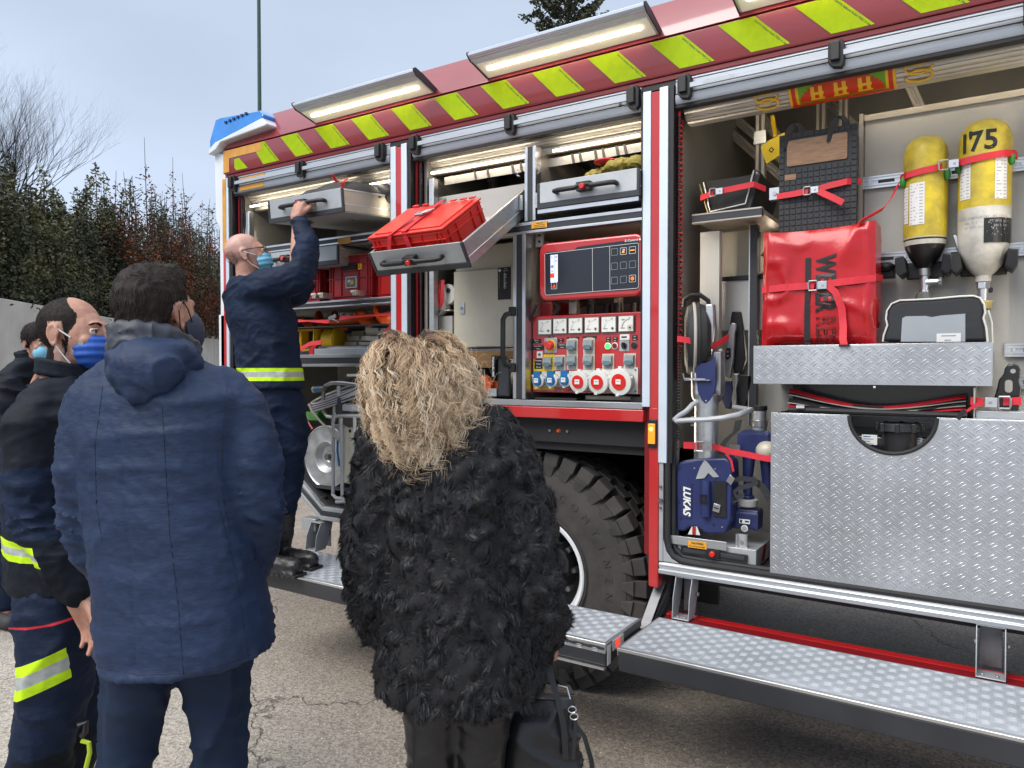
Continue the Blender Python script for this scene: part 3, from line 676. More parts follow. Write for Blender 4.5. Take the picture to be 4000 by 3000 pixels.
# ---- rolled-up shutters: bottom bar + brackets + roll of slats
def shutter(x0, x1, brk, roll_r=.085, zbot=2.662):
    m = MB(); m.prism([(x0, .012, zbot), (x0, .004, zbot + .012), (x0, .004, zbot + .036), (x0, .010, zbot + .040), (x0, .010, zbot + .092), (x0, .016, zbot + .094), (x0, .010, zbot + .097), (x0, .012, zbot + .110), (x0, .045, zbot + .110), (x0, .045, zbot)], (0, 0, 0), (x1 - x0, 0, 0), 'bar_alu')
    so = m.build('shutter', truck, bev=.001)
    m = MB(); m.box(x0 + .02, x1 - .03, -.022, -.010, zbot + .048, zbot + .068, 'bar_alu'); m.box(x0, x1, .008, .0095, zbot + .040, zbot + .044, 'black'); m.build('grab_rail', so, bev=.002)
    for x in brk:
        m = MB(); m.prism([(x - .024, -.006, zbot + .102), (x + .024, -.006, zbot + .106), (x + .030, .004, zbot + .092), (x + .030, .0, zbot + .02), (x + .020, -.004, zbot + .004), (x - .010, -.004, zbot + .010), (x - .026, -.002, zbot + .03), (x - .026, -.002, zbot + .092)], (0, .008, 0), (0, -.022, 0), 'black')
        m.box(x - .016, x + .016, -.040, -.004, zbot + .030, zbot + .098, 'black'); m.build('bracket', so, bev=.003)
    m = MB(); m.box(x0 - .01, x1 + .01, .012, .05, zbot - .016, zbot - .001, 'rubber'); m.build('rubber_lip', so, bev=.003)
    # slats wound round the drum
    m = MB(); n = 26; cy, cz = .155, zbot + .035
    for k in range(n):
        a = 2 * math.pi * k / n; a2 = a + 2 * math.pi / n * .9
        pr = []
        for t, rr_ in ((a, roll_r), ((a + a2) / 2, roll_r + .003), (a2, roll_r), (a2, roll_r - .006), (a, roll_r - .006)): pr.append((x0 + .01, cy + rr_ * math.cos(t), cz + rr_ * math.sin(t)))
        m.prism(pr, (0, 0, 0), (x1 - x0 - .02, 0, 0), 'slat_alu')
    m.build('slat', so, smooth=False, kind='stuff'); return so
sh1 = shutter(-4.085, -2.735, (-4.045, -3.42, -2.79)); sh2 = shutter(-2.575, -1.285, (-2.545, -1.95, -1.315)); sh3 = shutter(-1.13, .16, (-1.085, -.50, .10))
mb = MB(); mb.box(-3.99, -3.765, .0072, .0096, 2.70 + .018, 2.752, 'amber_tape'); mb.box(-3.99, -3.765, .0022, .0036, 2.672, 2.697, 'amber_sticker'); mb.build('amber_tape', sh1)
mb = MB(); mb.text('AZ-LOCK I GB 1', (-.93, -.0225, 2.721), X_, Z_, .02, 'alu_matt', bold=.005); mb.build('lettering', sh3)
for sh_, x in ((sh1, -2.84), (sh2, -1.385)): mb = MB(); mb.cyl((x, .010, 2.716), (x, .004, 2.716), .009, .007, 12, 'alu_bright'); mb.build('rivet', sh_)
# emblem sticker on the wound shutter, cut across by the slats
mb = MB(); cy, cz, rr_ = .155, 2.697, .0895
def on_roll(x, ang, e=0): t = R_(ang); return (x, cy - (rr_ + e) * math.cos(t), cz - (rr_ + e) * math.sin(t))
def rollpatch(x0, x1, a0, a1, m, e=0, sk=0):
    n = 8
    for i in range(n):
        b0, b1 = a0 + (a1 - a0) * i / n, a0 + (a1 - a0) * (i + 1) / n; s0, s1 = sk * i / n, sk * (i + 1) / n
        mb.quad(on_roll(x0 + s0, b0, e), on_roll(x1 + s0, b0, e), on_roll(x1 + s1, b1, e), on_roll(x0 + s1, b1, e), m)
rollpatch(-.655, -.345, 0, 85, 'sticker_green', .001)
for xa in (-.69, -.345): rollpatch(xa, xa + .035, 0, 85, 'sticker_yellow', .0013); rollpatch(xa + .010, xa + .025, 0, 85, 'sticker_red', .002)
rollpatch(-.685, -.32, 78, 92, 'sticker_red', .0023)
for i in range(10):
    a = 8 + i * 6.5; hw = .045 + .105 * math.sin(min(1, i / 8) * 1.57); rollpatch(-.50 - hw, -.50 + hw, a, a + 6.5, 'sticker_red', .0028)
for cx in (-.585, -.50, -.415):     # castles
    for dx in (-.017, .012): rollpatch(cx + dx - .006, cx + dx + .008, 32, 68, 'sticker_yellow', .0036)
    rollpatch(cx - .024, cx + .024, 46, 53, 'sticker_yellow', .004); rollpatch(cx - .026, cx + .026, 63, 68, 'sticker_yellow', .004)
rollpatch(-.53, -.47, 6, 18, 'meter_white', .0036)
for cx in (-.775, -.235):            # curled ornaments at both sides
    for j in range(3):
        pts = [on_roll(cx + .045 * math.cos(t_ * .7) * (1 if j % 2 else -1), 12 + j * 22 + 16 * math.sin(t_ * .7), .002) for t_ in range(9)]
        mb.tube(pts, .0048, 5, 'sticker_yellow')
mb.build('emblem', sh3)

# ---- interior linings
def lining(x0, x1, y1, z0, z1, m='panel_beige', ceil=2.60):
    b = MB(); b.box(x0, x1, y1, y1 + .02, z0, z1, m); b.box(x0 - .02, x0, .06, y1, z0, z1, m); b.box(x1, x1 + .02, .06, y1, z0, z1, m)
    b.box(x0, x1, .05, y1, z0 - .02, z0, 'dark_frame'); b.build('compartment_lining', truck)
lining(-4.02, -2.76, .85, .86, 2.80, 'panel_mid'); lining(-2.52, -1.30, .85, 1.372, 2.95, 'panel_mid')
# third bay: left side open deep inside, right side pull-out wall
b = MB(); b.box(-1.16, .95, 1.35, 1.37, .74, 3.1, 'panel_mid'); b.box(-1.18, -1.16, .11, 1.35, .74, 3.1, 'panel_mid'); b.box(.93, .95, .06, 1.35, .74, 3.1, 'alu_warm')
b.box(-1.16, .93, .06, 1.35, .705, .735, 'dark_frame'); b.build('compartment_lining', truck)
b = MB(); b.prism([(XL + .05, .25, 2.80), (XL + .05, 1.6, 3.06), (XL + .05, 1.6, 3.075), (XL + .05, .25, 2.815)], (0, 0, 0), (5.1, 0, 0), 'panel_mid'); b.build('inner_roof', truck)
for q0, q1, Y in ((('D', 90, 440), ('D', 180, 600), .8), (('D', 285, 480), ('D', 640, 790), .95), (('D', 380, 450), ('D', 690, 720), 1.0), (('D', 545, 430), ('D', 720, 640), 1.05), (('D', 960, 350), ('D', 1130, 510), 1.1), (('D', 1490, 250), ('D', 1580, 450), .9), (('B', 470, 420), ('B', 600, 560), .7), (('B', 900, 440), ('B', 1060, 560), .75), (('B', 1190, 330), ('B', 1560, 560), .7), (('B', 1330, 320), ('B', 1760, 560), .72), (('B', 1640, 260), ('B', 1960, 440), .74)):
    a, c = P(*q0, Y), P(*q1, Y); b = MB(); d = (c - a).normalized(); n = Vector((-d.z, 0, d.x)); b.bar(a - d * .1, c + d * .1, n * .022, (0, .015, 0), 'alu_warm'); b.bar(a - d * .1 - Y_ * .017, c + d * .1 - Y_ * .017, n * .006, (0, .002, 0), 'alu_bright'); b.build('roof_brace', truck, bev=.003)
for i in range(17):
    x = -4.0 + i * .30; b = MB(); sgn = .10
    b.bar((x, .26, 2.775), (x + sgn, 1.3, 3.04), (.02, 0, 0), (0, -.003, .018), 'alu_warm'); b.bar((x, .26, 2.752), (x + sgn, 1.3, 3.017), (.006, 0, 0), (0, -.001, .006), 'alu_matt'); b.build('roof_rib', truck, bev=.003)
for x, y0, z0, z1 in ((-2.48, .6, 2.45, 2.95), (-2.2, .62, 2.4, 3.0), (-1.95, .62, 2.4, 3.0), (-1.58, .6, 2.4, 3.0), (-1.44, .62, 2.4, 3.0), (-.92, .55, 2.0, 2.9), (-.72, .9, 1.9, 2.95), (-.62, .92, 1.9, 2.95)):
    b = MB(); b.box(x - .02, x + .02, y0, y0 + .04, z0, z1, 'alu_warm'); b.box(x - .006, x + .006, y0 - .002, y0, z0, z1, 'panel_dark'); b.box(x - .028, x + .028, y0 - .006, y0 - .0025, z1 - .30, z1 - .24, 'alu'); b.build('truss_post', truck, bev=.002)
for (x0, x1, y, z) in ((-4.0, -2.76, .28, 2.60), (-2.52, -1.30, .26, 2.615)):
    b = MB(); b.box(x0, x1, y, y + .03, z, z + .05, 'alu_warm'); b.box(x0, x1, y - .16, y - .13, z - .035, z, 'alu_warm'); b.build('header_profile', truck, bev=.004)
for (x0, x1) in ((-4.0, -2.76), (-2.52, -1.90), (-1.78, -1.30)):
    b = MB(); b.box(x0 + .02, x1 - .02, .068, .076, 2.580, 2.588, 'warm_light'); b.build('fitted_or_added_light_strip', truck)
for x, z0, z1, y in ((-1.158, 1.2, 2.5, .10), (-1.308, 1.45, 2.15, .12), (-1.95, 1.5, 2.15, .14), (-4.01, 1.1, 2.45, .10), (-2.765, 1.0, 2.5, .10), (.20, .85, 2.55, .08), (-.86, 1.5, 2.15, .5)): b = MB(); b.box(x, x + .008, y, y + .012, z0, z1, 'warm_light'); b.build('fitted_or_added_light_strip', truck)
b = MB(); b.box(-1.0, .9, .27, .28, 2.70, 2.712, 'warm_light'); b.build('fitted_or_added_light_strip', truck)  # added strip, hidden behind the shutter roll to brighten the bay
b = MB(); b.box(-.45, .9, .45, .46, 2.56, 2.572, 'warm_light'); b.build('fitted_or_added_light_strip', truck)  # added strip, hidden behind the mounting wall to bounce light off the ceiling
# slotted liner under the shutters of the middle bay (pale strip with dark slots)
b = MB(); b.box(-2.45, -1.30, .12, .124, 2.525, 2.565, 'alu_warm')
for x in (-2.25, -2.17, -2.02, -1.97, -1.68, -1.64, -1.56, -1.52, -1.45, -1.41): b.prism([(x, .1185, 2.525), (x + .014, .1185, 2.525), (x + .004, .1185, 2.57), (x - .010, .1185, 2.57)][::-1], (0, 0, 0), (0, -.001, 0), 'panel_dark')
b.build('header_strip', truck)
# ---- frames: vertical divider and horizontal rails (black with bright edges)
def rail_h(x0, x1, z0, z1, y0=0.0, y1=.05, name='shelf_rail'):
    b = MB(); h = z1 - z0; b.box(x0, x1, y0, y1, z0 + .004, z1 - .004, 'dark_frame'); b.box(x0, x1, y0 - .003, y1 + .001, z1 - h * .27, z1, 'alu_bright'); b.box(x0, x1, y0 - .003, y1 + .001, z0, z0 + h * .22, 'alu_bright')
    return b.build(name, truck, bev=.001)
def rail_v(x0, x1, z0, z1, y0=0.0, y1=.05, name='frame_post'):
    b = MB(); wv = x1 - x0; b.box(x0 + .003, x1 - .003, y0, y1, z0, z1, 'dark_frame')
    b.box(x0, x0 + wv * .26, y0 - .003, y1 + .001, z0, z1, 'alu_bright'); b.box(x1 - wv * .26, x1, y0 - .003, y1 + .001, z0, z1, 'alu_bright'); b.box(x0 + .004, x1 - .004, y1, y1 + .5, z0, z1, 'alu_warm')
    return b.build(name, truck, bev=.001)
rail_v(-1.872, -1.812, 2.25, 2.60, .0); rail_v(-1.938, -1.868, 1.405, 2.19, .0)
rail_h(-2.5, -1.275, 2.192, 2.245, .0)
rail_h(-4.0, -2.72, 2.258, 2.300, .0); rail_h(-4.0, -2.72, 1.902, 1.940, .0); rail_h(-4.0, -2.72, 1.562, 1.632, .0)
b = MB(); b.prism([(P('C', *p, -.005).x, -.005, P('C', *p, -.005).z) for p in ((574, 40), (700, 28), (700, 78), (574, 90))][::-1], (0, 0, 0), (0, -.0015, 0), 'amber_sticker')
c_ = P('C', 637, 59, -.007); b.text('Attention!', c_ + Z_ * .009, X_, Z_, .0085, 'black', bold=.02); b.text('Release before pulling', c_, X_, Z_, .0065, 'black', bold=.02); b.text('Verriegelung beachten', c_ - Z_ * .008, X_, Z_, .0065, 'black', bold=.02); b.build('warning_sticker', truck, smooth=False)
b = MB(); q = P('G', 405, 68, -.006); b.box(q.x - .05, q.x + .05, -.006, -.0045, q.z - .017, q.z + .017, 'amber_tape'); b.build('warning_sticker', truck)
# shelves in bay one (with ribbed underside) and bay two
for z, y1 in ((1.925, .80), (1.60, .80), (2.275, .80)):
    b = MB(); b.box(-3.99, -2.77, .05, y1, z - .012, z + .006, 'alu_warm')
    for k in range(24): b.box(-3.98, -2.78, .06 + k * .03, .07 + k * .03, z - .020, z - .0125, 'alu_matt')
    b.build('shelf', truck)
b = MB(); b.box(-2.5, -1.31, .05, .82, 2.212, 2.226, 'alu_warm'); b.build('shelf', truck)
# ---- side sill and rails below bay two
mb = MB(); mb.box(-2.60, -1.268, -.006, .05, 1.374, 1.401, 'alu_bright'); mb.box(-2.60, -1.268, -.010, -.002, 1.372, 1.3735, 'black'); tpart(mb, 'sill_profile')
mb = MB(); mb.box(-2.60, -1.262, -.012, .03, 1.318, 1.3715, 'red_paint'); tpart(mb, 'lower_rail', bev=.004)
# ---- bay three sill, corner gusset, rubber seal
mb = MB(); mb.prism([(-1.19, -.012, .672), (-1.19, -.016, .690), (-1.19, -.006, .694), (-1.19, -.012, .712), (-1.19, .0, .722), (-1.19, .05, .724), (-1.19, .05, .672)], (0, 0, 0), (XR + 1.19, 0, 0), 'alu'); tpart(mb, 'sill_profile')
mb = MB(); mb.box(-1.191, -1.172, -.006, .05, .7245, 1.147, 'alu_matt'); mb.prism([(-1.172, -.004, .7245), (-1.10, -.004, .7245), (-1.135, -.004, .742), (-1.158, -.004, .77), (-1.172, -.004, .82)], (0, 0, 0), (0, .03, 0), 'alu_matt'); tpart(mb, 'door_frame')
mb = MB(); mb.tube([(-1.155, .004, 1.16), (-1.155, .004, .83), (-1.148, .004, .785), (-1.128, .004, .752), (-1.09, .004, .738), (-1.02, .004, .734), (XR, .004, .734)], .013, 10, 'rubber'); mb.tube([(-1.14, .03, 1.5), (-1.14, .03, .83), (-1.13, .03, .78), (-1.09, .03, .748), (-1.0, .03, .744), (XR, .03, .744)], .014, 8, 'rubber'); tpart(mb, 'rubber_seal', bev=0)
# hinge bolts on the seal side
for z, r in ((1.045, .006), (.985, .010), (.955, .005)): mb = MB(); mb.cyl((-1.182, -.006, z), (-1.182, -.016, z), r, r, 12, 'steel_dark'); mb.build('hinge_bolt', truck)
# ---- amber marker lamp
mb = MB(); mb.box(-1.237, -1.198, -.020, -.0095, 1.210, 1.333, 'black'); o = mb.build('marker_lamp', truck, bev=.004)
m = MB(); m.box(-1.233, -1.202, -.030, -.0205, 1.228, 1.315, 'amber_lens'); m.cyl((-1.218, -.030, 1.292), (-1.218, -.034, 1.292), .009, .006, 12, 'amber_glow'); m.build('lens', o, bev=.003)
# ---- wheel arch, mud guard, chassis
mb = MB(); mb.box(-2.60, -1.24, .06, .09, 1.20, 1.317, 'chassis'); mb.box(-2.6, -1.24, .09, 1.1, 1.16, 1.20, 'chassis'); mb.box(-1.19, -1.16, .07, 1.1, .62, 1.2, 'chassis'); mb.box(-2.64, -2.61, .07, 1.1, .66, 1.3, 'chassis')
mb.box(-2.6, -1.2, .85, .88, .3, 1.2, 'chassis'); mb.box(-4.1, 1.0, .75, .85, .62, .86, 'chassis'); mb.box(-4.1, 1.0, 1.55, 1.65, .62, .86, 'chassis'); mb.cyl((-1.83, .2, .575), (-1.83, 2.2, .575), .09, .09, 12, 'chassis')
mb.box(-1.15, 1.0, .12, 2.3, .62, .70, 'chassis'); mb.box(-3.2, -2.62, .12, 2.3, .60, .66, 'chassis'); mb.box(-4.1, -3.4, .12, 2.3, .84, .86, 'chassis'); tpart(mb, 'chassis_frame')
for i, (dx, m_) in enumerate(((-.045, 'steel'), (0, 'orange_plastic'), (.05, 'steel'))): mb = MB(); mb.cyl((-1.72 + dx, .06, 1.255), (-1.72 + dx, .05, 1.255), .007 if i != 1 else .011, .006, 10, m_); mb.build('side_marker', truck)
mb = MB(); pts = [(-1.262, 1.03), (-1.262, .98), (-1.274, .97), (-1.274, .72), (-1.262, .67), (-1.235, .635), (-1.22, .632), (-1.22, 1.03)]; mb.prism([(x, .055, z) for x, z in pts], (0, 0, 0), (0, .005, 0), 'rubber'); mb.build('mud_flap', truck)
mb = MB(); mb.bar((-1.205, .06, .62), (-1.235, -.06, .44), (.022, 0, 0), (0, .003, .002), 'steel_dark'); mb.bar((-1.17, .2, .66), (-1.21, .02, .46), (.01, 0, 0), (0, .02, .02), 'chassis'); mb.build('step_strut', truck, bev=.003)
# ---- wheel
WX, WZ, WR = -1.90, .545, .60
def wheel(yf, rear=False):
    prof = [(.262, .030), (.285, .012), (.33, .002), (.40, -.006), (.47, -.004), (.52, .006), (.54, .022), (.552, .05), (.556, .12), (.556, .22), (.552, .30), (.52, .33), (.4, .34), (.262, .32)]
    b = MB(); b.lathe(prof, (WX, yf, WZ), (0, 1, 0), 72, 'tyre')
    for rr2 in (.30, .505): b.lathe([(rr2 - .003, (.0015 if rr2 < .4 else .004)), (rr2, -.004 if rr2 < .4 else .0), (rr2 + .003, .0015 if rr2 < .4 else .006)], (WX, yf, WZ), (0, 1, 0), 72, 'tyre')
    w_ = b.build('wheel', truck, angle=50)
    if rear: return
    n = 36
    for row, (y0, y1, off) in enumerate(((-.002, .088, 0), (.10, .165, .5), (.178, .243, 0), (.255, .335, .5))):
        for k in range(n):
            b = MB(); a = 2 * math.pi * (k + off) / n; hw = .5 * 2 * math.pi / n * .80
            q = []
            sk = .25 * hw * (1 if k % 2 else -1)
            for rr2, e in ((.54, 0), (WR, .9)):
                for y, s in ((y0 + (.012 if rr2 > .55 and row == 0 else 0), -1), (y1, -1), (y1, 1), (y0 + (.012 if rr2 > .55 and row == 0 else 0), 1)):
                    t = a + s * hw * (1 - .06 * e) + (sk if y > y0 + .02 else 0); q.append((WX + rr2 * math.cos(t), yf + y, WZ + rr2 * math.sin(t)))
            b.add(q, [(0, 3, 2, 1), (4, 5, 6, 7), (0, 1, 5, 4), (1, 2, 6, 5), (2, 3, 7, 6), (3, 0, 4, 7)], 'tyre')
            if row == 0:      # shoulder lug running down the sidewall with a sipe
                q = []
                for rr2, yy, f in ((.475, .0, .5), (.545, -.012, .95)):
                    for s in (-1, 1): t = a + s * hw * f; q.append((WX + rr2 * math.cos(t), yf + yy, WZ + rr2 * math.sin(t)))
                    for s in (1, -1): t = a + s * hw * f; q.append((WX + rr2 * math.cos(t), yf + .05, WZ + rr2 * math.sin(t)))
                b.add(q, [(0, 1, 2, 3), (4, 7, 6, 5), (0, 4, 5, 1), (1, 5, 6, 2), (2, 6, 7, 3), (3, 7, 4, 0)], 'tyre')
                b.add([(WX + rr2 * math.cos(a + s * .0035), yf + yy - .001, WZ + rr2 * math.sin(a + s * .0035)) for rr2, yy in ((.55, .002), (.598, .011)) for s in (-1, 1)], [(0, 1, 3, 2)], 'black')
            b.build('tread_block', w_, bev=.004, smooth=False)
    b = MB()                                    # raised sidewall lettering
    for i, ch in enumerate('CONTINENTAL'):
        a = R_(66 - i * 10.5); rd = Vector((math.cos(a), 0, math.sin(a))); b.text(ch, Vector((WX, yf - .0085, WZ)) + rd * .415, Vector((math.sin(a), 0, -math.cos(a))), rd, .052, 'tyre', bold=.012)
    for i, ch in enumerate('HCS 395/85 R20'):
        a = R_(-60 - i * 6); rd = Vector((math.cos(a), 0, math.sin(a))); b.text(ch, Vector((WX, yf - .0085, WZ)) + rd * .415, Vector((math.sin(a), 0, -math.cos(a))), rd, .030, 'tyre', bold=.012)
    b.build('lettering', w_, smooth=False)
    b = MB(); b.lathe([(.262, .06), (.275, .022), (.282, .008), (.276, .002), (.262, .006), (.25, .03), (.236, .05), (.232, .12)], (WX, yf, WZ), (0, 1, 0), 64, 'white_rim'); b.build('rim', w_)
    b = MB(); b.lathe([(.232, .12), (.22, .20), (.15, .21), (.11, .16), (.0, .15)], (WX, yf, WZ), (0, 1, 0), 40, 'chassis'); b.cyl((WX, yf + .15, WZ), (WX, yf + .03, WZ), .085, .07, 24, 'chassis')  # disc and hub coloured black to stand for the shadow inside the rim
    for k in range(10): a = k * .628; b.cyl((WX + .165 * math.cos(a), yf + .16, WZ + .165 * math.sin(a)), (WX + .165 * math.cos(a), yf + .115, WZ + .165 * math.sin(a)), .016, .014, 6, 'steel_dark')
    b.build('hub', w_)
wheel(.12); wheel(1.95, True)

# ---- chequer plate relief
def tread(mb, org, u, v, nrm, W_, H_, kind, m='alu', margin=.006):
    org, u, v, nrm = Vector(org), Vector(u), Vector(v), Vector(nrm)
    def barr(cx, cy, ang, L, wd_, h, curve=0.0):
        ca, sa = math.cos(ang), math.sin(ang); vs = []; n = 4
        if cx < margin or cy < margin or cx > W_ - margin or cy > H_ - margin: return
        for i in range(n + 1):
            s = -1 + 2 * i / n; k = (1 - s * s); px = s * L / 2; py = curve * (1 - s * s); ww = wd_ * (.25 + .75 * math.sqrt(max(0, k)))
            for dy, hh in ((-ww / 2, 0), (0, h * (.15 + .85 * math.sqrt(max(0, k)))), (ww / 2, 0)):
                x = cx + px * ca - (py + dy) * sa; y = cy + px * sa + (py + dy) * ca
                x = min(max(x, .001), W_ - .001); y = min(max(y, .001), H_ - .001); vs.append(org + u * x + v * y + nrm * (hh + .0002))
        fs = [];
        for i in range(n): a = i * 3; fs += [(a, a + 3, a + 4, a + 1), (a + 1, a + 4, a + 5, a + 2)]
        mb.add(vs, fs, m)
    if kind == 'duet':
        p, q = .046, .040; j = 0
        for j in range(-1, int(H_ / q) + 2):
            for i in range(-1, int(W_ / p) + 2):
                for (ox, oy, a, c) in ((0, 0, R_(45), .002), (.5, .5, R_(-45), .002)):
                    cx, cy = (i + ox) * p, (j + oy) * q
                    for s in (-1, 1): barr(cx + s * .0055 * -math.sin(a), cy + s * .0055 * math.cos(a), a, .028, .0036, .0014, c)
    else:
        p = .034
        for j in range(-1, int(H_ / p) + 2):
            for i in range(-1, int(W_ / p) + 2):
                a = 0 if (i + j) % 2 else math.pi / 2
                for s in (-2, -1, 0, 1, 2): barr(i * p + s * .0062 * -math.sin(a), j * p + s * .0062 * math.cos(a), a, .028, .0027, .0011, .0016)
# ---- fold-down steps
def step(x0, x1, y0, y1, z, label=None, chk='quint'):
    m = MB(); m.box(x0, x1, y0, y1, z - .030, z, 'alu_plate'); m.box(x0 + .001, x1 - .001, y0 - .006, y0 - .0005, z - .012, z + .001, 'alu_bright')
    st = m.build('folding_step', truck, bev=.002, label=label)
    m = MB(); m.box(x0 + .01, x1 - .01, y0 + .012, y1 - .01, z + .0002, z + .0015, 'alu_step'); tread(m, (x0 + .012, y0 + .014, z + .0016), X_, Y_, Z_, x1 - x0 - .024, y1 - y0 - .026, chk, m='alu_rib'); m.build('tread_plate', st, smooth=False)
    m = MB(); m.prism([(x0 + .004, y0 - .004, z - .0125), (x0 + .004, y1, z - .031), (x0 + .004, y1, z - .05), (x0 + .004, y0 + .03, z - .095), (x0 + .004, y0 + .004, z - .09)], (0, 0, 0), (x1 - x0 - .008, 0, 0), 'dark_frame'); m.build('underframe', st, bev=.004)
    return st
s3 = step(-1.172, XR - .05, -.465, -.055, .50)
s2 = step(-2.46, -1.222, -.455, -.115, .50)
s1 = step(-3.30, -2.50, -.47, -.06, .50)
m = MB(); m.box(-1.2215, -1.2195, -.40, -.30, .455, .495, 'white_label'); m.box(-1.2195, -1.2185, -.375, -.335, .458, .492, 'icon_red'); m.box(-1.2195, -1.2187, -.452, -.42, .415, .49, 'white_label'); m.build('reflector', s2)
m = MB(); m.box(-2.46, -1.224, -.4575, -.4565, .462, .4985, 'alu_plate'); tread(m, (-2.46, -.4577, .463), X_, Z_, -Y_, 1.236, .034, 'quint', m='alu_rib', margin=.0); m.build('step_edge', s2, smooth=False)
m = MB(); m.box(-2.46, -1.228, -.462, -.440, .398, .408, 'alu_bright'); m.build('lower_trim', s2)
mb = MB(); mb.box(-1.15, XR, -.048, .01, .470, .498, 'red_deep'); mb.box(-1.16, XR, -.052, -.0485, .478, .490, 'alu'); mb.box(-1.16, XR, .01, .05, .46, .50, 'red_paint'); mb.build('step_hinge_board', truck)
def bracket(x0, x1, zt=.672, zb=.505, y0=-.05, y1=.02, name='step_bracket'):
    m = MB(); t_ = .004
    m.prism([(x0, y0 + .045, zt), (x0, y1 + .06, zt), (x0, y1 + .04, (zt + zb) / 2), (x0, y1, zb), (x0, y0, zb), (x0, y0 + .01, (zt + zb) / 2)], (0, 0, 0), (t_, 0, 0), 'alu_matt')
    m.prism([(x1, y0 + .045, zt), (x1, y1 + .06, zt), (x1, y1 + .04, (zt + zb) / 2), (x1, y1, zb), (x1, y0, zb), (x1, y0 + .01, (zt + zb) / 2)], (0, 0, 0), (t_, 0, 0), 'alu_matt')
    m.box(x0, x1 + t_, y0, y1, zb - .003, zb + .001, 'alu_matt'); m.box(x0, x1 + t_, y0 + .04, y1 + .06, zt - .004, zt - .0005, 'alu_matt'); m.box(x0 + .01, x1 - .006, y1 + .05, y1 + .054, zb, zt, 'steel_dark')
    for x in (x0 - .006, x1 + .008): m.cyl((x, y1 + .02, zb + .09), (x + .008, y1 + .02, zb + .09), .009, .009, 10, 'steel')
    for x in (x0 + .02, x1 - .02): m.cyl((x, y0 + .02, zb + .001), (x, y0 + .02, zb + .008), .006, .006, 8, 'steel')
    m.build(name, truck, bev=.0015)
bracket(-1.115, -1.045); bracket(-.035, .048); bracket(.75, .82); bracket(-3.32, -3.24, .66, .505, -.08, 0); bracket(-2.95, -2.9, .66, .505, -.08, 0)
# ---- first bay lower sill with slanted corner
mb = MB()
for (a, b) in (((-4.05, .95), (-3.52, .86)), ((-3.52, .86), (-3.265, .672)), ((-3.265, .672), (-2.64, .672))):
    for dz, y0, y1, m_ in ((.0, -.014, .03, 'alu_matt'), (.025, -.006, .03, 'dark_frame'), (.05, .0, .06, 'alu_matt')):
        mb.prism([(a[0], y0, a[1] + dz), (b[0], y0, b[1] + dz), (b[0], y0, b[1] + dz + .023), (a[0], y0, a[1] + dz + .023)][::-1], (0, 0, 0), (0, y1 - y0, 0), m_)
tpart(mb, 'sill_profile')
mb = MB(); mb.prism([(-4.05, .03, 1.0), (-3.52, .03, .94), (-3.25, .03, .755), (-2.64, .03, .755), (-2.64, .03, .70), (-3.27, .03, .70), (-3.54, .03, .88), (-4.05, .03, .93)], (0, 0, 0), (0, .8, 0), 'rubber'); tpart(mb, 'rubber_floor')
# ---- drawers with black bezel and handle
def handle(parent, c, L, rt=X_, up=Z_, button=True, big=1.35):
    c = Vector(c); out = -Vector(rt).cross(up) * -1; out = Vector(rt).cross(Vector(up))   # towards viewer (-Y)
    b = MB(); h = L / 2; rt = Vector(rt); up = Vector(up)
    b.tube([c - rt * h, c - rt * h + out * .022, c - rt * (h - .02) + out * .03, c - rt * .04 + out * .03, c - rt * .025 + out * .026 + up * .008, c + rt * .025 + out * .026 + up * .008, c + rt * .04 + out * .03, c + rt * (h - .02) + out * .03, c + rt * h + out * .022, c + rt * h], .0085 * big, 8, 'black')
    b.obox(c + out * .015 + up * .003, rt * .034, up * .020, out * .016, 'black')
    o = b.build('handle', parent, bev=.002)
    if button: b = MB(); b.cyl(c + out * .028, c + out * .046, .0135, .012, 16, 'red_knob'); b.build('button', parent, bev=.002)
def drawer(name, x0, x1, y0, y1, z0, z1, T=None, hx=None, side='alu_warm'):
    b = MB(T); b.box(x0 + .012, x1 - .012, y0, y0 + .006, z0 + .026, z1, 'alu_matt')
    b.box(x0, x1, y0 - .004, y0 + .010, z0, z0 + .0255, 'dark_frame'); b.box(x0, x0 + .0115, y0 - .004, y0 + .010, z0 + .026, z1 - .002, 'dark_frame'); b.box(x1 - .0115, x1, y0 - .004, y0 + .010, z0 + .026, z1 - .002, 'dark_frame')
    for x in (x0 + .004, x1 - .010):
        b.box(x, x + .006, y0 + .0105, y1, z0 + .006, z1 - .012, side); b.box(x - .004, x + .010, y0 + .011, y1, z1 - .0115, z1 - .004, 'alu_bright'); b.box(x - .004, x + .010, y0 + .011, y1, z0 + .040, z0 + .046, 'alu_bright')
    b.box(x0 + .011, x1 - .011, y0 + .0105, y1, z0 + .001, z0 + .006, 'alu_matt'); b.box(x0 + .011, x1 - .011, y1 - .006, y1, z0 + .007, z1 - .012, side)
    return b.build(name, truck, bev=.0015)
T1 = Matrix.Translation((-3.1, -.25, 2.36)) @ Matrix.Rotation(R_(5), 4, 'X') @ Matrix.Translation((3.1, .25, -2.36))
d1 = drawer('drawer', -3.40, -2.818, -.25, .42, 2.36, 2.485, T1); q = T1 @ Vector((-3.11, -.254, 2.432)); handle(d1, q, .33)
d2 = drawer('drawer', -3.80, -3.10, -.02, .6, 2.14, 2.25); handle(d2, (-3.52, -.024, 2.20), .22)
d3 = drawer('drawer', -1.785, -1.275, -.03, .6, 2.292, 2.412); handle(d3, (-1.53, -.034, 2.358), .30)
b = MB(); b.box(-1.785, -1.28, -.028, .02, 2.272, 2.290, 'alu_bright'); b.build('runner', d3)
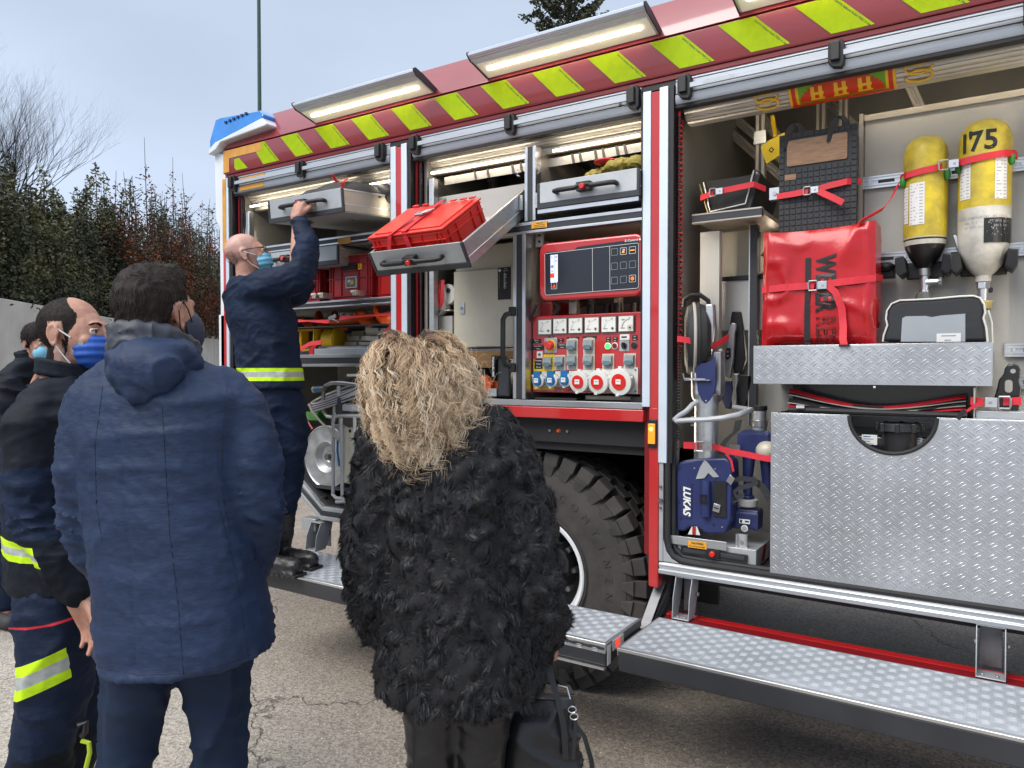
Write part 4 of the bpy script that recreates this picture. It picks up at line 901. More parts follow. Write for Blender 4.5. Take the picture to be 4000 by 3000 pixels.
# tilted tray: hinged at the back, front end lowered
TT = Matrix.Translation((-2.16, .05, 2.30)) @ Matrix.Rotation(R_(33), 4, 'X') @ Matrix.Translation((2.16, -.05, -2.30))
d4 = drawer('tilting_tray', -2.44, -1.895, -.50, .18, 2.285, 2.405, TT, side='alu'); 
fr = TT.to_3x3(); q = TT @ Vector((-2.19, -.504, 2.352)); handle(d4, q, .34, fr @ X_, fr @ Z_)
b = MB(); b.box(-2.46, -1.90, .12, .5, 2.30, 2.44, 'panel_beige'); b.box(-2.49, -1.90, .10, .115, 2.25, 2.46, 'panel_beige'); b.build('tray_back', truck)
# locking hooks on the divider
for x in (-1.895, -1.795): b = MB(); b.tube([(x, -.01, 2.50), (x + .014 * (1 if x > -1.85 else -1), -.012, 2.50), (x + .010 * (1 if x > -1.85 else -1), -.012, 2.485), (x + .014 * (1 if x > -1.85 else -1), -.012, 2.47), (x, -.01, 2.465)], .0025, 5, 'alu_bright'); b.build('hook', truck)
for x in (-1.885, -1.80): b = MB(); b.box(x - .012, x + .006, -.012, -.004, 2.305, 2.375, 'zinc'); b.build('latch', truck)
for x, z in ((-2.50, 1.41), (-4.0, 1.0)): b = MB(); b.box(x, x + .03, .05, .09, z, 2.55, 'alu'); b.build('frame_post', truck, bev=.002)
# bay three: light channel at the left, its ladder rungs a painted LED reflection
b = MB(); b.box(-1.150, -1.136, .04, .09, .78, 2.60, 'alu'); 
for k in range(70): b.box(-1.135, -1.132, .045, .06, 1.2 + k * .018, 1.208 + k * .018, 'red_web' if k < 62 else 'black')
b.build('light_channel', truck)
# ================================================================== GENERATOR BAY: screen and socket panel (parts of the truck)
b = MB(); plate(b, (-1.531, .0, 2.003), .262, .135, .040, .0, .06, 'red_paint'); disp = b.build('control_display', truck, bev=.010, seg=3)
b = MB(); pts = [P('C', *p, -.001) for p in ((682, 290), (695, 280), (920, 262), (945, 238), (1430, 175), (1443, 190), (1443, 565), (1430, 582), (700, 628), (684, 615))]
b.prism(pts, (0, 0, 0), (0, -.003, 0), 'screen'); b.build('screen_glass', disp)
b = MB()
def pl(a, c, w_=.0016, m='meter_white', y=-.0052, k='C'):
    a, c = P(k, *a, y), P(k, *c, y); d = (c - a).normalized(); n = Vector((-d.z, 0, d.x)) * w_ / 2; b.add([a - n, c - n, c + n, a + n], [(0, 1, 2, 3)], m)
for a, c in (((684, 292), (1432, 205)), ((1432, 205), (1440, 215)), ((1440, 215), (1440, 560)), ((1440, 560), (1428, 572)), ((1428, 572), (692, 628)), ((692, 628), (682, 612)), ((682, 612), (680, 296)), ((1066, 248), (1068, 600)), ((1206, 232), (1208, 590))): pl(a, c)
b.build('screen_outline', disp, smooth=False)
def outline_sq(mb, c, h, w_, m, y0):
    c = Vector(c); o_ = rrect(h, h, h * .22, 2); i_ = rrect(h - w_, h - w_, h * .18, 2); n = len(o_)
    vs = [c + Vector((x, 0, z)) for x, z in o_] + [c + Vector((x, 0, z)) for x, z in i_]
    mb.add([v + Vector((0, y0, 0)) for v in vs], [(i, (i + 1) % n, n + (i + 1) % n, n + i) for i in range(n)], m)
for r in range(3):
    for c in range(3):
        p = P('C', 1246 + c * 73, 279 - c * 7.5 + r * 115.5 - (r * c * .3), -.0045); lit = (r, c) in ((0, 1), (0, 2), (2, 2))
        k = MB(); outline_sq(k, p, .0155, .0014, 'meter_white' if lit else 'grey_print', -.002); k.box(p.x - .013, p.x + .013, p.y - .0012, p.y, p.z - .013, p.z + .013, 'black_gloss' if lit else 'screen')
        if (r, c) == (0, 1): k.prism([p + Vector((-.008, -.003, -.008)), p + Vector((.006, -.003, -.008)), p + Vector((.003, -.003, .002)), p + Vector((-.001, -.003, .003))], (0, 0, 0), (0, -.0004, 0), 'icon_orange'); k.cyl(p + Vector((.002, -.003, .004)), p + Vector((.002, -.0036, .004)), .0055, None, 12, 'meter_white'); k.cyl(p + Vector((.002, -.0036, .004)), p + Vector((.002, -.004, .004)), .0035, None, 12, 'icon_red')
        if (r, c) == (0, 2): k.box(p.x - .010, p.x + .010, p.y - .003, p.y - .002, p.z - .002, p.z + .002, 'icon_orange')
        if (r, c) == (2, 2): k.cyl(p + Vector((0, -.002, 0)), p + Vector((0, -.003, 0)), .0078, None, 14, 'icon_orange'); k.cyl(p + Vector((0, -.003, 0)), p + Vector((0, -.0036, 0)), .0055, None, 14, 'black_gloss'); k.box(p.x - .001, p.x + .001, p.y - .0045, p.y - .0037, p.z - .004, p.z + .004, 'icon_orange')
        k.build('touch_button', disp, smooth=False)
icons = {(0, 0): 'L', (0, 1): 'O', (1, 0): '~', (1, 1): 'P', (2, 0): '@', (3, 0): 'o', (4, 0): 'm'}
for r in range(6):
    for c in range(2):
        p = P('C', 741 + c * 31, 321 - c * 3 + r * 37.3, -.0045); k = MB(); on = 'icon_red' if (r, c) == (4, 0) else 'screen_lit'
        k.box(p.x - .0088, p.x + .0088, p.y - .001, p.y, p.z - .0105, p.z + .0105, on)
        if (r, c) in icons: k.text(icons[(r, c)], p + Vector((0, -.0012, 0)), X_, Z_, .014, 'black', bold=.03)
        k.build('menu_tile', disp, smooth=False)
p = P('C', 757, 552, -.0045); k = MB(); outline_sq(k, p, .0155, .0016, 'meter_white', -.002); k.prism([p + Vector((-.009, -.001, -.008)), p + Vector((.009, -.001, -.008)), p + Vector((0, -.001, .009))], (0, 0, 0), (0, -.001, 0), 'icon_red'); k.box(p.x - .001, p.x + .001, p.y - .0032, p.y - .0022, p.z - .004, p.z + .004, 'black'); k.build('touch_button', disp, smooth=False)
p = P('C', 1392, 183, -.006); k = MB(); k.text('Z-Control', p + Vector((-.006, 0, 0)), X_, Z_, .0125, 'meter_white', bold=.02, sx=1.2); k.cyl(p + Vector((.034, .001, .001)), p + Vector((.034, 0, .001)), .0045, None, 10, 'meter_white'); k.build('lettering', disp, smooth=False)
# ---- socket panel
PY = .06
pa, pb, pc_, pd = P('C', 580, 800, PY), P('C', 580, 1415, PY), P('C', 1466, 757, PY), P('C', 1466, 1425, PY)
b = MB(); b.box(pa.x, -1.272, PY, PY + .25, pb.z, pa.z, 'red_paint'); panel = b.build('socket_panel', truck, bev=.004)
def pp_(x, y, e=0): return P('C', x, y, PY - e)
def rect(mb, x0, y0, x1, y1, m, e0=.0, e1=.002):
    a, c = pp_(x0, y0), pp_(x1, y1); mb.box(a.x, c.x, PY - e1, PY - e0, min(a.z, c.z), max(a.z, c.z), m)
def psq(mb, x, y, hw, hh, m, e0, e1):
    c = pp_(x, y); mb.box(c.x - hw, c.x + hw, PY - e1, PY - e0, c.z - hh, c.z + hh, m); return c
for i, (x, y) in enumerate(((690, 888), (812, 880), (938, 876), (1070, 871), (1206, 866), (1346, 860))):
    k = MB(); c = psq(k, x, y, .0385, .0375, 'meter_frame', .0, .010); k.box(c.x - .0345, c.x + .0345, PY - .0125, PY - .0102, c.z - .0335, c.z + .0335, 'meter_white')
    yy = PY - .0135; ctr = Vector((c.x + .020, yy, c.z - .018))
    k.cyl(ctr + Vector((0, .001, 0)), ctr, .0085 if i < 5 else .014, None, 14, 'panel_cream'); k.cyl(ctr, ctr - Y_ * .002, .0042, None, 10, 'black')
    n = 9
    for t in range(n):
        a = R_(95 + 80 * t / (n - 1)); a0, a1 = (.038, .042) if t % 2 else (.036, .043); dv = Vector((math.cos(a), 0, math.sin(a))); pv = Vector((-dv.z, 0, dv.x)) * .0006
        k.add([ctr + dv * a0 - pv, ctr + dv * a1 - pv, ctr + dv * a1 + pv, ctr + dv * a0 + pv], [(0, 1, 2, 3)][::-1], 'black')
        if i == 5 and t < n - 1:
            a2 = R_(95 + 80 * (t + 1) / (n - 1)); d2_ = Vector((math.cos(a2), 0, math.sin(a2))); k.add([ctr + dv * .036, ctr + dv * .0375, ctr + d2_ * .0375, ctr + d2_ * .036], [(0, 1, 2, 3)], 'black')
    k.box(c.x - .026, c.x - .004, yy - .001, yy, c.z - .0195, c.z - .018, 'black')
    k.text('VAAAV ' [i] if i < 5 else 'kW', (c.x - .012, yy - .0005, c.z + .018), X_, Z_, .010, 'black', bold=.02); k.text('0', (c.x - .018, yy - .0005, c.z - .008), X_, Z_, .007, 'black'); k.text('400' if i in (0, 4) else '120', (c.x + .018, yy - .0005, c.z + .026), X_, Z_, .007, 'black')
    k.build('meter', panel, bev=.0, smooth=False)
k = MB(); rect(k, 590, 1145, 757, 1395, 'yellow', .0, .0012); rect(k, 672, 1110, 760, 1144, 'yellow', .0, .0012); k.build('yellow_backing', panel)
for x0, y0, x1, y1, tx in ((712, 959, 757, 971, ['Notaus']), (580, 985, 652, 1018, ['Generator', 'Pumpe']), (580, 1032, 674, 1072, ['Notaus Motor', 'Taster']), (788, 980, 838, 1008, ['Not', 'Aus']), (785, 1022, 860, 1060, ['Fehlerstrom', 'Schalter']),
        (860, 968, 960, 988, ['Einspeisung']), (988, 962, 1100, 982, ['Lichtmast']), (598, 1145, 664, 1226, ['Personen', 'Schutz', '30 mA']), (1178, 968, 1216, 1008, ['Gen', 'Ein']), (1232, 966, 1272, 1006, ['Gen', 'Aus']), (1390, 955, 1432, 995, ['Not', 'Stop']), (768, 1402, 1422, 1416, [])):
    k = MB(); rect(k, x0, y0, x1, y1, 'black', .0, .0016); a, c = pp_(x0, y0), pp_(x1, y1); n = len(tx)
    for i, s in enumerate(tx): k.text(s, ((a.x + c.x) / 2, PY - .0022, a.z + (c.z - a.z) * (i + .5) / n), X_, Z_, abs(a.z - c.z) / max(n, 1) * .62, 'meter_white', bold=.01, sx=min(1, (c.x - a.x) / (len(s) * abs(a.z - c.z) / n * .36)))
    if not tx:
        for q in (.06, .22, .42, .66, .92): k.text('230V 16A' if q < .35 else '400V', (a.x + (c.x - a.x) * q, PY - .0022, (a.z + c.z) / 2), X_, Z_, .007, 'meter_white')
    k.build('label_plate', panel, smooth=False)
k = MB(); c = psq(k, 730, 1035, .034, .036, 'zinc', 0, .004); c = c - Y_ * .004; k.cyl(c, c - Y_ * .004, .0285, None, 24, 'yellow'); k.cyl(c - Y_ * .004, c - Y_ * .012, .024, .022, 20, 'red_knob'); k.obox(c - Y_ * .020, (.006, 0, .012), (0, .009, 0), (.018, 0, -.009), 'red_knob'); k.build('main_switch', panel, bev=.002)
k = MB(); c = psq(k, 642, 1110, .016, .016, 'meter_white', .0, .004); k.cyl(c - Y_ * .004, c - Y_ * .007, .008, None, 14, 'steel'); k.cyl(c - Y_ * .007, c - Y_ * .0075, .004, None, 10, 'black'); k.build('key_switch', panel, bev=.001)
for x, y in ((905, 1045), (1040, 1040), (712, 1180), (806, 1175), (905, 1170), (1040, 1168), (1196, 1168), (1372, 1165)):
    k = MB(); c = psq(k, x, y, .0295, .036, 'yellow' if x == 712 else 'panel_cream', .0, .003)
    k.box(c.x - .020, c.x + .020, PY - .010, PY - .003, c.z - .012, c.z + .026, 'dark_frame')
    for dx in (-.010, .010): k.box(c.x + dx - .003, c.x + dx + .003, PY - .013, PY - .0105, c.z + .006, c.z + .013, 'red_knob')
    k.prism([(c.x - .023, PY - .003, c.z + .030), (c.x - .023, PY - .020, c.z + .024), (c.x - .023, PY - .024, c.z - .004), (c.x - .023, PY - .003, c.z - .018)], (0, 0, 0), (.046, 0, 0), 'clear_glass')
    k.box(c.x - .017, c.x + .017, PY - .026, PY - .0245, c.z - .016, c.z + .004, 'cover_blue'); k.box(c.x - .020, c.x + .020, PY - .010, PY - .003, c.z - .030, c.z - .018, 'clear_glass')
    k.build('breaker_cover', panel, bev=.0015)
for x, y, m_ in ((1193, 1041, 'green_led'), (1249, 1039, 'red_deep')):
    k = MB(); c = pp_(x, y); k.cyl(c, c - Y_ * .004, .0160, None, 18, 'meter_white'); k.cyl(c - Y_ * .004, c - Y_ * .008, .012, .0115, 18, m_); k.build('push_button', panel, bev=.0008)
k = MB(); c = psq(k, 1330, 967, .023, .0125, 'meter_white', 0, .003); k.box(c.x - .016, c.x + .010, PY - .004, PY - .003, c.z - .004, c.z + .003, 'black'); k.build('hour_counter', panel)
k = MB(); c = psq(k, 1327, 1038, .0235, .0245, 'zinc', 0, .003); c = c - Y_ * .003; k.cyl(c, c - Y_ * .006, .013, None, 16, 'black'); k.obox(c - Y_ * .012, (.004, 0, .001), (0, .007, 0), (-.003, 0, .014), 'black')
for a in range(5): t = R_(20 + a * 35); q = c + Vector((math.cos(t), 0, math.sin(t))) * .018 - Y_ * .0008; k.obox(q, (.0012, 0, 0), (0, .0003, 0), (0, 0, .0012), 'black')
k.build('rotary_switch', panel)
k = MB(); c = pp_(1405, 1034); k.cyl(c, c - Y_ * .004, .0165, None, 18, 'meter_frame'); k.cyl(c - Y_ * .004, c - Y_ * .008, .0125, None, 18, 'black'); k.build('push_button', panel, bev=.001)
for x, y, r, kind in ((668, 1311, .030, 'b'), (777, 1309, .030, 'b'), (887, 1306, .030, 'b'), (1005, 1320, .0445, 'r'), (1160, 1322, .047, 'r'), (1335, 1320, .053, 'r')):
    k = MB(); c = pp_(x, y); f = r * (1.25 if kind == 'b' else 1.12)
    k.box(c.x - f * .6, c.x + f * 1.05, PY - .006, PY, c.z - f, c.z + f * 1.0, 'white_plastic')
    for dz in (-.8, .8): k.cyl((c.x + f * .85, PY - .006, c.z + dz * f), (c.x + f * .85, PY - .0085, c.z + dz * f), .0042, None, 8, 'steel_dark')
    ax = Vector((-.12, -1, -.10)).normalized(); d_out = .045 if kind == 'b' else .055
    k.cyl(c, c + ax * d_out, r * .92, r, 28, 'white_plastic'); k.lathe([(r, d_out - .016), (r * 1.14, d_out - .014), (r * 1.14, d_out), (r * .9, d_out + .003), (0, d_out + .003)], c, ax, 28, 'white_plastic')
    for a in (20, 140, 260): t = R_(a); q = c + ax * (d_out - .006) + Vector((math.cos(t), 0, math.sin(t))) * r * 1.16; k.obox(q, (.007, 0, 0), (0, .007, 0), (0, 0, .004), 'white_plastic')
    tip = c + ax * (d_out + .0035)
    if kind == 'b': k.cyl(tip, tip + ax * .008, r * .86, r * .80, 24, 'blue_plug'); k.obox(tip + Z_ * r * 1.05 + ax * -.004, (r * .58, 0, 0), (0, .010, 0), (0, 0, r * .42), 'blue_plug'); q = tip + ax * .0085
    else: k.cyl(tip, tip + ax * .004, r * .70, r * .68, 24, 'red_knob'); k.box(tip.x - .008, tip.x + .008, tip.y + .01, tip.y + .03, tip.z + r * 1.0, tip.z + r * 1.32, 'white_plastic'); k.box(tip.x - .014, tip.x - .010, tip.y + .008, tip.y + .03, tip.z + r, tip.z + r * 1.25, 'red_knob'); q = tip + ax * .0045
    k.box(q.x - .012, q.x + .012, q.y - .002, q.y + .002, q.z - .010, q.z + .012, 'white_label'); k.box(q.x - .008, q.x + .008, q.y - .0028, q.y - .0021, q.z + .002, q.z + .006, 'grey_print')
    k.build('blue_socket' if kind == 'b' else 'red_socket', panel, bev=.0012)
# ---- around the panel: bracket, cables, black rear clutter of the generator
b = MB(); b.box(-1.76, -1.30, .32, .7, 1.41, 1.86, 'panel_dark'); b.box(-1.70, -1.66, .12, .16, 1.81, 1.87, 'alu_warm'); b.box(-1.50, -1.47, .2, .24, 1.80, 1.9, 'alu_warm'); b.box(-1.36, -1.33, .2, .24, 1.80, 1.9, 'alu_warm')
for i in range(5): b.cyl((-1.62 + i * .07, .2 + .03 * (i % 2), 1.81), (-1.62 + i * .07, .2 + .03 * (i % 2), 1.86), .022, .018, 12, 'black')
b.box(-1.60, -1.34, .10, .14, 1.405, 1.425, 'panel_cream'); b.build('generator_casing', truck, bev=.002)
b = MB(); q0 = P('B', 1185, 1030, .08); b.box(q0.x - .022, q0.x + .022, .08, .09, q0.z - .045, q0.z + .045, 'alu_warm')
for dz in (-.02, .012): b.cyl((q0.x, .08, q0.z + dz), (q0.x, .078, q0.z + dz), .007, None, 10, 'black')
b.build('bracket', truck)
b = MB(); b.box(-1.845, -1.80, .12, .20, 1.90, 2.13, 'panel_cream'); b.box(-1.835, -1.80, .11, .12, 1.93, 2.0, 'panel_cream'); b.build('connection_box', truck, bev=.006)
b = MB(); pts = []
qa, qb, qc = P('C', 612, 700, .04), P('C', 580, 800, .04), P('C', 520, 890, .04)
for i in range(120): t = i * .7; s = i / 119; q = qa * (1 - s) ** 2 + qb * 2 * s * (1 - s) + qc * s * s; pts.append((q.x + .008 * math.cos(t), .04 + .008 * math.sin(t), q.z))
b.tube(pts, .0028, 5, 'cable_dark'); b.tube([(-1.78, .08, 1.95), (-1.75, .05, 1.88), (-1.72, .06, 1.84), (-1.76, .08, 1.80)], .012, 8, 'rubber'); b.build('cable', truck)
b = MB(); b.box(-1.92, -1.80, .14, .5, 1.68, 1.88, 'red_deep'); b.box(-1.90, -1.80, .09, .2, 1.50, 1.66, 'black'); b.build('housing', truck, bev=.01)
b = MB(); b.box(-1.85, -1.62, .05, .12, 1.40, 1.412, 'rubber'); b.box(-1.35, -1.29, .05, .10, 1.40, 1.425, 'rubber'); b.build('buffer', truck, bev=.003)
# black grab handle on the divider
b = MB(); x = -1.955
b.tube([(x + .012, -.008, 1.818), (x - .008, -.030, 1.808), (x - .012, -.045, 1.785), (x - .012, -.047, 1.60), (x - .008, -.032, 1.572), (x + .012, -.008, 1.562)], .013, 10, 'black')
for z in (1.825, 1.555): b.box(x, x + .035, -.018, .0, z - .022, z + .022, 'black')
b.build('grab_handle', truck, bev=.003)
# ---- cream cabinet with door, list sticker and lock
b = MB(); b.box(-2.395, -1.955, .14, .55, 1.66, 2.19, 'panel_cream'); cab = b.build('cabinet', truck, bev=.008)
b = MB(); b.box(-2.39, -1.965, .118, .138, 1.662, 2.062, 'panel_cream'); b.build('cabinet_door', cab, bev=.006)
b = MB(); a, c = P('B', 868, 1262, .115), P('B', 966, 1500, .115); b.box(a.x, c.x, .1145, .1165, c.z, a.z, 'black')
b.cyl((a.x + .012, .1144, a.z - .014), (a.x + .012, .1138, a.z - .014), .008, None, 12, 'meter_white'); b.text('Pumpe', ((a.x + c.x) / 2 + .01, .1138, a.z - .008), X_, Z_, .007, 'meter_white'); b.text('Reglement', ((a.x + c.x) / 2 + .01, .1138, a.z - .017), X_, Z_, .007, 'meter_white')
for i in range(22):
    wl = rnd.uniform(.006, .02); z = a.z - .030 - i * .0036; xx = (a.x + c.x) / 2 - .002; b.box(xx, xx + wl, .1138, .1143, z - .0008, z + .0008, 'meter_white'); 
    if i % 3: b.box(a.x + .008, a.x + .010, .1138, .1143, z - .0008, z + .0008, 'meter_white')
b.build('list_sticker', cab, smooth=False)
b = MB(); q = P('B', 592, 1568, .112); plate(b, q, .016, .030, .008, 0, .006, 'alu'); b.cyl(q, q - Y_ * .004, .009, None, 14, 'steel'); b.box(q.x - .001, q.x + .001, q.y - .0045, q.y - .0035, q.z - .006, q.z + .006, 'black'); b.build('lock', cab, bev=.001)
# shelf and box to the left of the cabinet
b = MB(); b.box(-2.50, -2.40, .10, .5, 1.855, 1.862, 'alu_warm'); b.box(-2.49, -2.40, .12, .5, 1.70, 1.83, 'panel_beige'); b.box(-2.50, -2.0, .15, .6, 1.60, 1.655, 'panel_beige'); b.box(-2.5, -1.96, .12, .6, 1.405, 1.42, 'panel_dark'); b.build('inner_box', truck, bev=.003)

# ================================================================== DIAMOND PLATE DRAWERS of bay three
def dplate(name, x0, x1, z0, z1, y=.0, notch=None, depth=.5):
    b = MB()
    if notch is None: b.box(x0, x1, y, y + .004, z0, z1, 'alu_plate')
    else:
        cx, r, hh = notch; n = 20; arc = [(cx + r * math.cos(math.pi + math.pi * i / n), z1 + hh * math.sin(math.pi + math.pi * i / n)) for i in range(n + 1)]
        poly = [(x0, z0), (x1, z0), (x1, z1)] + arc[::-1] + [(x0, z1)]; b.prism([(x, y, z) for x, z in poly], (0, 0, 0), (0, .004, 0), 'alu_plate')
    b.box(x0, x0 + .004, y + .004, y + depth, z0, z1, 'alu_plate'); b.box(x1 - .004, x1, y + .004, y + depth, z0, z1, 'alu_plate'); b.box(x0, x1, y + depth, y + depth + .004, z0, z1, 'alu_plate'); b.box(x0 + .004, x1 - .004, y + .004, y + depth, z0, z0 + .004, 'alu_plate')
    b.box(x0, (x1 if notch is None else notch[0] - notch[1]), y, y + .012, z1 + .0005, z1 + .0035, 'alu_bright')
    if notch: b.box(notch[0] + notch[1], x1, y, y + .012, z1 + .0005, z1 + .0035, 'alu_bright')
    o = b.build(name, truck, bev=.001)
    b = MB(); tmp = MB(); tread(tmp, (x0, y - .0004, z0), X_, Z_, -Y_, x1 - x0, z1 - z0, 'duet', m='alu')
    if notch:
        cx, r, hh = notch; keep = [f for f in tmp.f if not any(((tmp.v[i][0] - cx) / (r + .012)) ** 2 + ((tmp.v[i][2] - z1) / (hh + .012)) ** 2 < 1 for i in f)]
        tmp.f = keep; tmp.m = tmp.m[:len(keep)]
    tmp.build('tread_pattern', o, smooth=False, kind='stuff'); return o
tray3 = dplate('tray', -.798, .003, 1.490, 1.637, .0, depth=.45)
cx_ = (P('H', 660, 880).x + P('H', 1368, 880).x) / 2; r_ = (P('H', 1368, 900).x - P('H', 660, 880).x) / 2
box3 = dplate('large_drawer', -.727, .80, .7435, 1.374, -.004, notch=(cx_, r_, .132), depth=.6)
b = MB(); n = 24; b.tube([(cx_ + r_ * math.cos(math.pi + math.pi * i / n), -.004, 1.374 + .132 * math.sin(math.pi + math.pi * i / n)) for i in range(n + 1)], .0075, 8, 'rubber'); b.build('edge_trim', box3)
# dark contents of the big drawer: pump body with black filler cap and two data plates
t = thing('portable_pump', 'black pump unit with screw cap showing through the half-round drawer cutout', 'pump', (cx_, .2, 1.2))
b = MB(); b.box(-.66, -.08, .06, .50, .80, 1.30, 'black_gloss'); b.build('casing', t, bev=.01)
b = MB(); c = Vector((cx_ + .02, .055, 1.30)); b.cyl(c - Z_ * .06, c + Z_ * .02, .055, .060, 20, 'black'); b.cyl(c + Z_ * .02, c + Z_ * .05, .075, .070, 20, 'black'); 
for a in range(8): tt = a * .785; b.box(c.x + .072 * math.cos(tt) - .008, c.x + .072 * math.cos(tt) + .008, c.y + .072 * math.sin(tt) - .008, c.y + .072 * math.sin(tt) + .008, c.z + .018, c.z + .052, 'black')
b.build('screw_cap', t, bev=.003)
for (x0, y0, x1, y1) in ((760, 1030, 885, 1095), (1158, 1055, 1250, 1100)):
    a, c = P('H', x0, y0, .058), P('H', x1, y1, .058); k = MB(); k.box(a.x, c.x, .0565, .0585, c.z - .01, a.z, 'white_label')
    for i in range(4): k.box(a.x + .006, a.x + .03 + .01 * (i % 2), .0555, .0563, a.z - .008 - i * .009, a.z - .005 - i * .009, 'blue_plug' if i == 0 else 'grey_print')
    k.build('data_plate', t, smooth=False)
# red-and-black hose bundle lying in the gap above the big drawer
t = thing('carry_straps', 'black and red webbing bundle in the dark gap above the large drawer', 'webbing', (-.38, .05, 1.385))
for j, (m_, z0, dy) in enumerate((('red_web', 1.452, 0), ('bag_black', 1.444, -.004), ('cable', 1.436, -.008), ('bag_black', 1.428, -.012), ('cable', 1.420, -.014), ('red_web', 1.410, -.010))):
    pts = []
    for i in range(22): s = i / 21; sag = -.055 * math.sin(math.pi * min(1, s * 1.0)) ** 1.2 * (1 - j * .12); pts.append((-.675 + .60 * s, .075 + dy + .004 * math.sin(s * 19 + j), z0 + sag + .012 * (1 - s) * (1 if j < 3 else -.3)))
    k = MB(); k.strap(pts, Vector((0, .012, .006 if m_ != 'cable' else .0012)), .0015, m_); k.build('strap', t)
k = MB(); k.tube([(-.67, .05, 1.388), (-.3, .045, 1.386), (-.07, .05, 1.384)], .012, 8, 'rubber'); k.cyl((-.64, .04, 1.398), (-.61, .04, 1.398), .012, .010, 10, 'steel'); k.build('hose', t)
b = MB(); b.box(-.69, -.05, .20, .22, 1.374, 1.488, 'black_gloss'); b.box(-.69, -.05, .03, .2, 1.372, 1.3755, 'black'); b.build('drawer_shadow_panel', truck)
b = MB(); b.box(-.052, -.046, .01, .3, 1.378, 1.486, 'alu_warm'); b.cyl((-.36, .0, 1.486), (-.36, .0, 1.478), .005, None, 8, 'white_plastic'); b.box(-.045, .11, .02, .12, 1.376, 1.404, 'alu_matt'); b.build('bracket', truck, bev=.002)

# ---- pull-out wall with rails behind the cylinders
b = MB(); b.box(-.455, .93, .40, .43, 1.38, 2.60, 'panel_beige'); b.build('mounting_wall', truck, bev=.003)
b = MB(); b.box(-.455, .93, .388, .399, 2.575, 2.60, 'alu_warm'); b.box(-.47, -.456, .36, .43, 1.5, 2.60, 'alu_warm'); b.build('wall_edge', truck)
def airline(x0, x1, z, y=.385):
    b = MB(); b.box(x0, x1, y, y + .014, z - .025, z + .025, 'alu'); 
    for dz in (-.022, .022, -.010, .010): b.box(x0, x1, y - .004, y, z + dz - .003, z + dz + .003, 'alu_bright')
    x = x0 + .03
    while x < x1 - .05:
        b.cyl((x, y, z), (x, y - .006, z), .008, .007, 10, 'alu_bright'); b.box(x + .03, x + .09, y - .0015, y, z - .009, z + .009, 'black'); x += .13
    b.build('lashing_rail', truck)
airline(-.46, .93, 2.318); airline(-.46, .93, 2.0); airline(.04, .93, 1.62); airline(.04, .93, 1.50)
k = MB(); k.box(-.80, -.755, .24, .27, 2.265, 2.315, 'alu_bright'); k.cyl((-.778, .24, 2.29), (-.778, .234, 2.29), .009, None, 10, 'steel'); k.build('rail_bracket', truck)
for x in (.60, ):
    b = MB(); 
    for i in range(40): b.box(.10, .116, .30, .31, 1.5 + i * .024, 1.512 + i * .024, 'alu_bright')
    b.box(.116, .13, .29, .32, 1.45, 2.5, 'alu'); b.build('perforated_upright', truck)
# left inner rack of bay three
b = MB()
for z, xe in ((2.21, -.80), (1.475, -1.03), (1.335, -1.03)): b = MB(); b.box(-1.095, xe, .12, .15, z - .028, z, 'dark_frame'); b.box(-1.095, xe, .118, .152, z, z + .006, 'alu_warm'); b.box(-1.095, xe, .118, .152, z - .034, z - .0285, 'alu_warm'); b.build('rack_rail', truck)
b = MB()
b.box(-1.095, -.80, .15, .9, 2.19, 2.21, 'alu_warm'); b.build('shelf', truck)
b = MB(); b.box(-.895, -.865, .30, .34, 1.3, 2.18, 'dark_frame'); b.box(-.90, -.8955, .30, .34, 1.3, 2.18, 'alu'); b.box(-1.09, -.90, .42, .44, 1.45, 2.18, 'panel_cream'); b.box(-1.085, -1.0, .2, .24, 1.48, 2.15, 'panel_beige'); b.build('frame_post', truck)
qa, qb = P('E', 556, 135, .36), P('E', 1085, 610, .36); b = MB(); b.box(qa.x, qb.x + .06, .36, .37, qb.z, qa.z, 'panel_light'); b.box(qa.x, qb.x + .06, .35, .36, qa.z, qa.z + .02, 'black'); b.box(-.8, -.755, .28, .29, 2.0, 2.08, 'panel_cream'); b.build('screen_panel', truck, bev=.002)
b = MB(); b.prism([(-.86, .33, 2.045), (-.62, .33, 2.045), (-.66, .33, 2.09), (-.72, .33, 2.10), (-.79, .33, 2.10), (-.81, .33, 2.15), (-.83, .33, 2.09)], (0, 0, 0), (0, .2, 0), 'red_deep'); tag(b.build('traffic_cone', None, bev=.004), 'dark red folded cone lying on the shelf left of the red bag', 'cone')
b = MB(); b.box(-.83, -.57, .5, .52, .8, 1.45, 'alu_plate'); tmp = b; tread(b, (-.83, .4995, .8), X_, Z_, -Y_, .26, .65, 'duet'); b.build('side_plate', truck, smooth=False)
b = MB(); b.box(-1.155, -.73, .45, .47, .74, 1.48, 'panel_beige'); b.build('partition', truck)
# yellow tag hanging under the roof
b = MB(); c = P('D', 650, 690, .5); b.prism([c + Vector(v) for v in ((-.045, 0, .02), (-.01, 0, .045), (.06, 0, .07), (.06, 0, -.02), (-.02, 0, -.06))][::-1], (0, 0, 0), (0, -.002, 0), 'yellow'); b.prism([c + Vector((x, -.003, z)) for x, z in ((-.010, 0), (.003, .014), (.016, 0), (.003, -.014))][::-1], (0, 0, 0), (0, -.001, 0), 'black'); b.prism([c + Vector((x, -.0042, z)) for x, z in ((-.004, 0), (.003, .007), (.010, 0), (.003, -.007))][::-1], (0, 0, 0), (0, -.0006, 0), 'yellow'); b.tube([c + Vector((.02, 0, .055)), c + Vector((.0, .02, .16))], .01, 6, 'yellow_plastic')
tag(b.build('warning_tag', None, smooth=False), 'yellow warning tag with black diamond behind the ribbed rubber mat', 'tag')
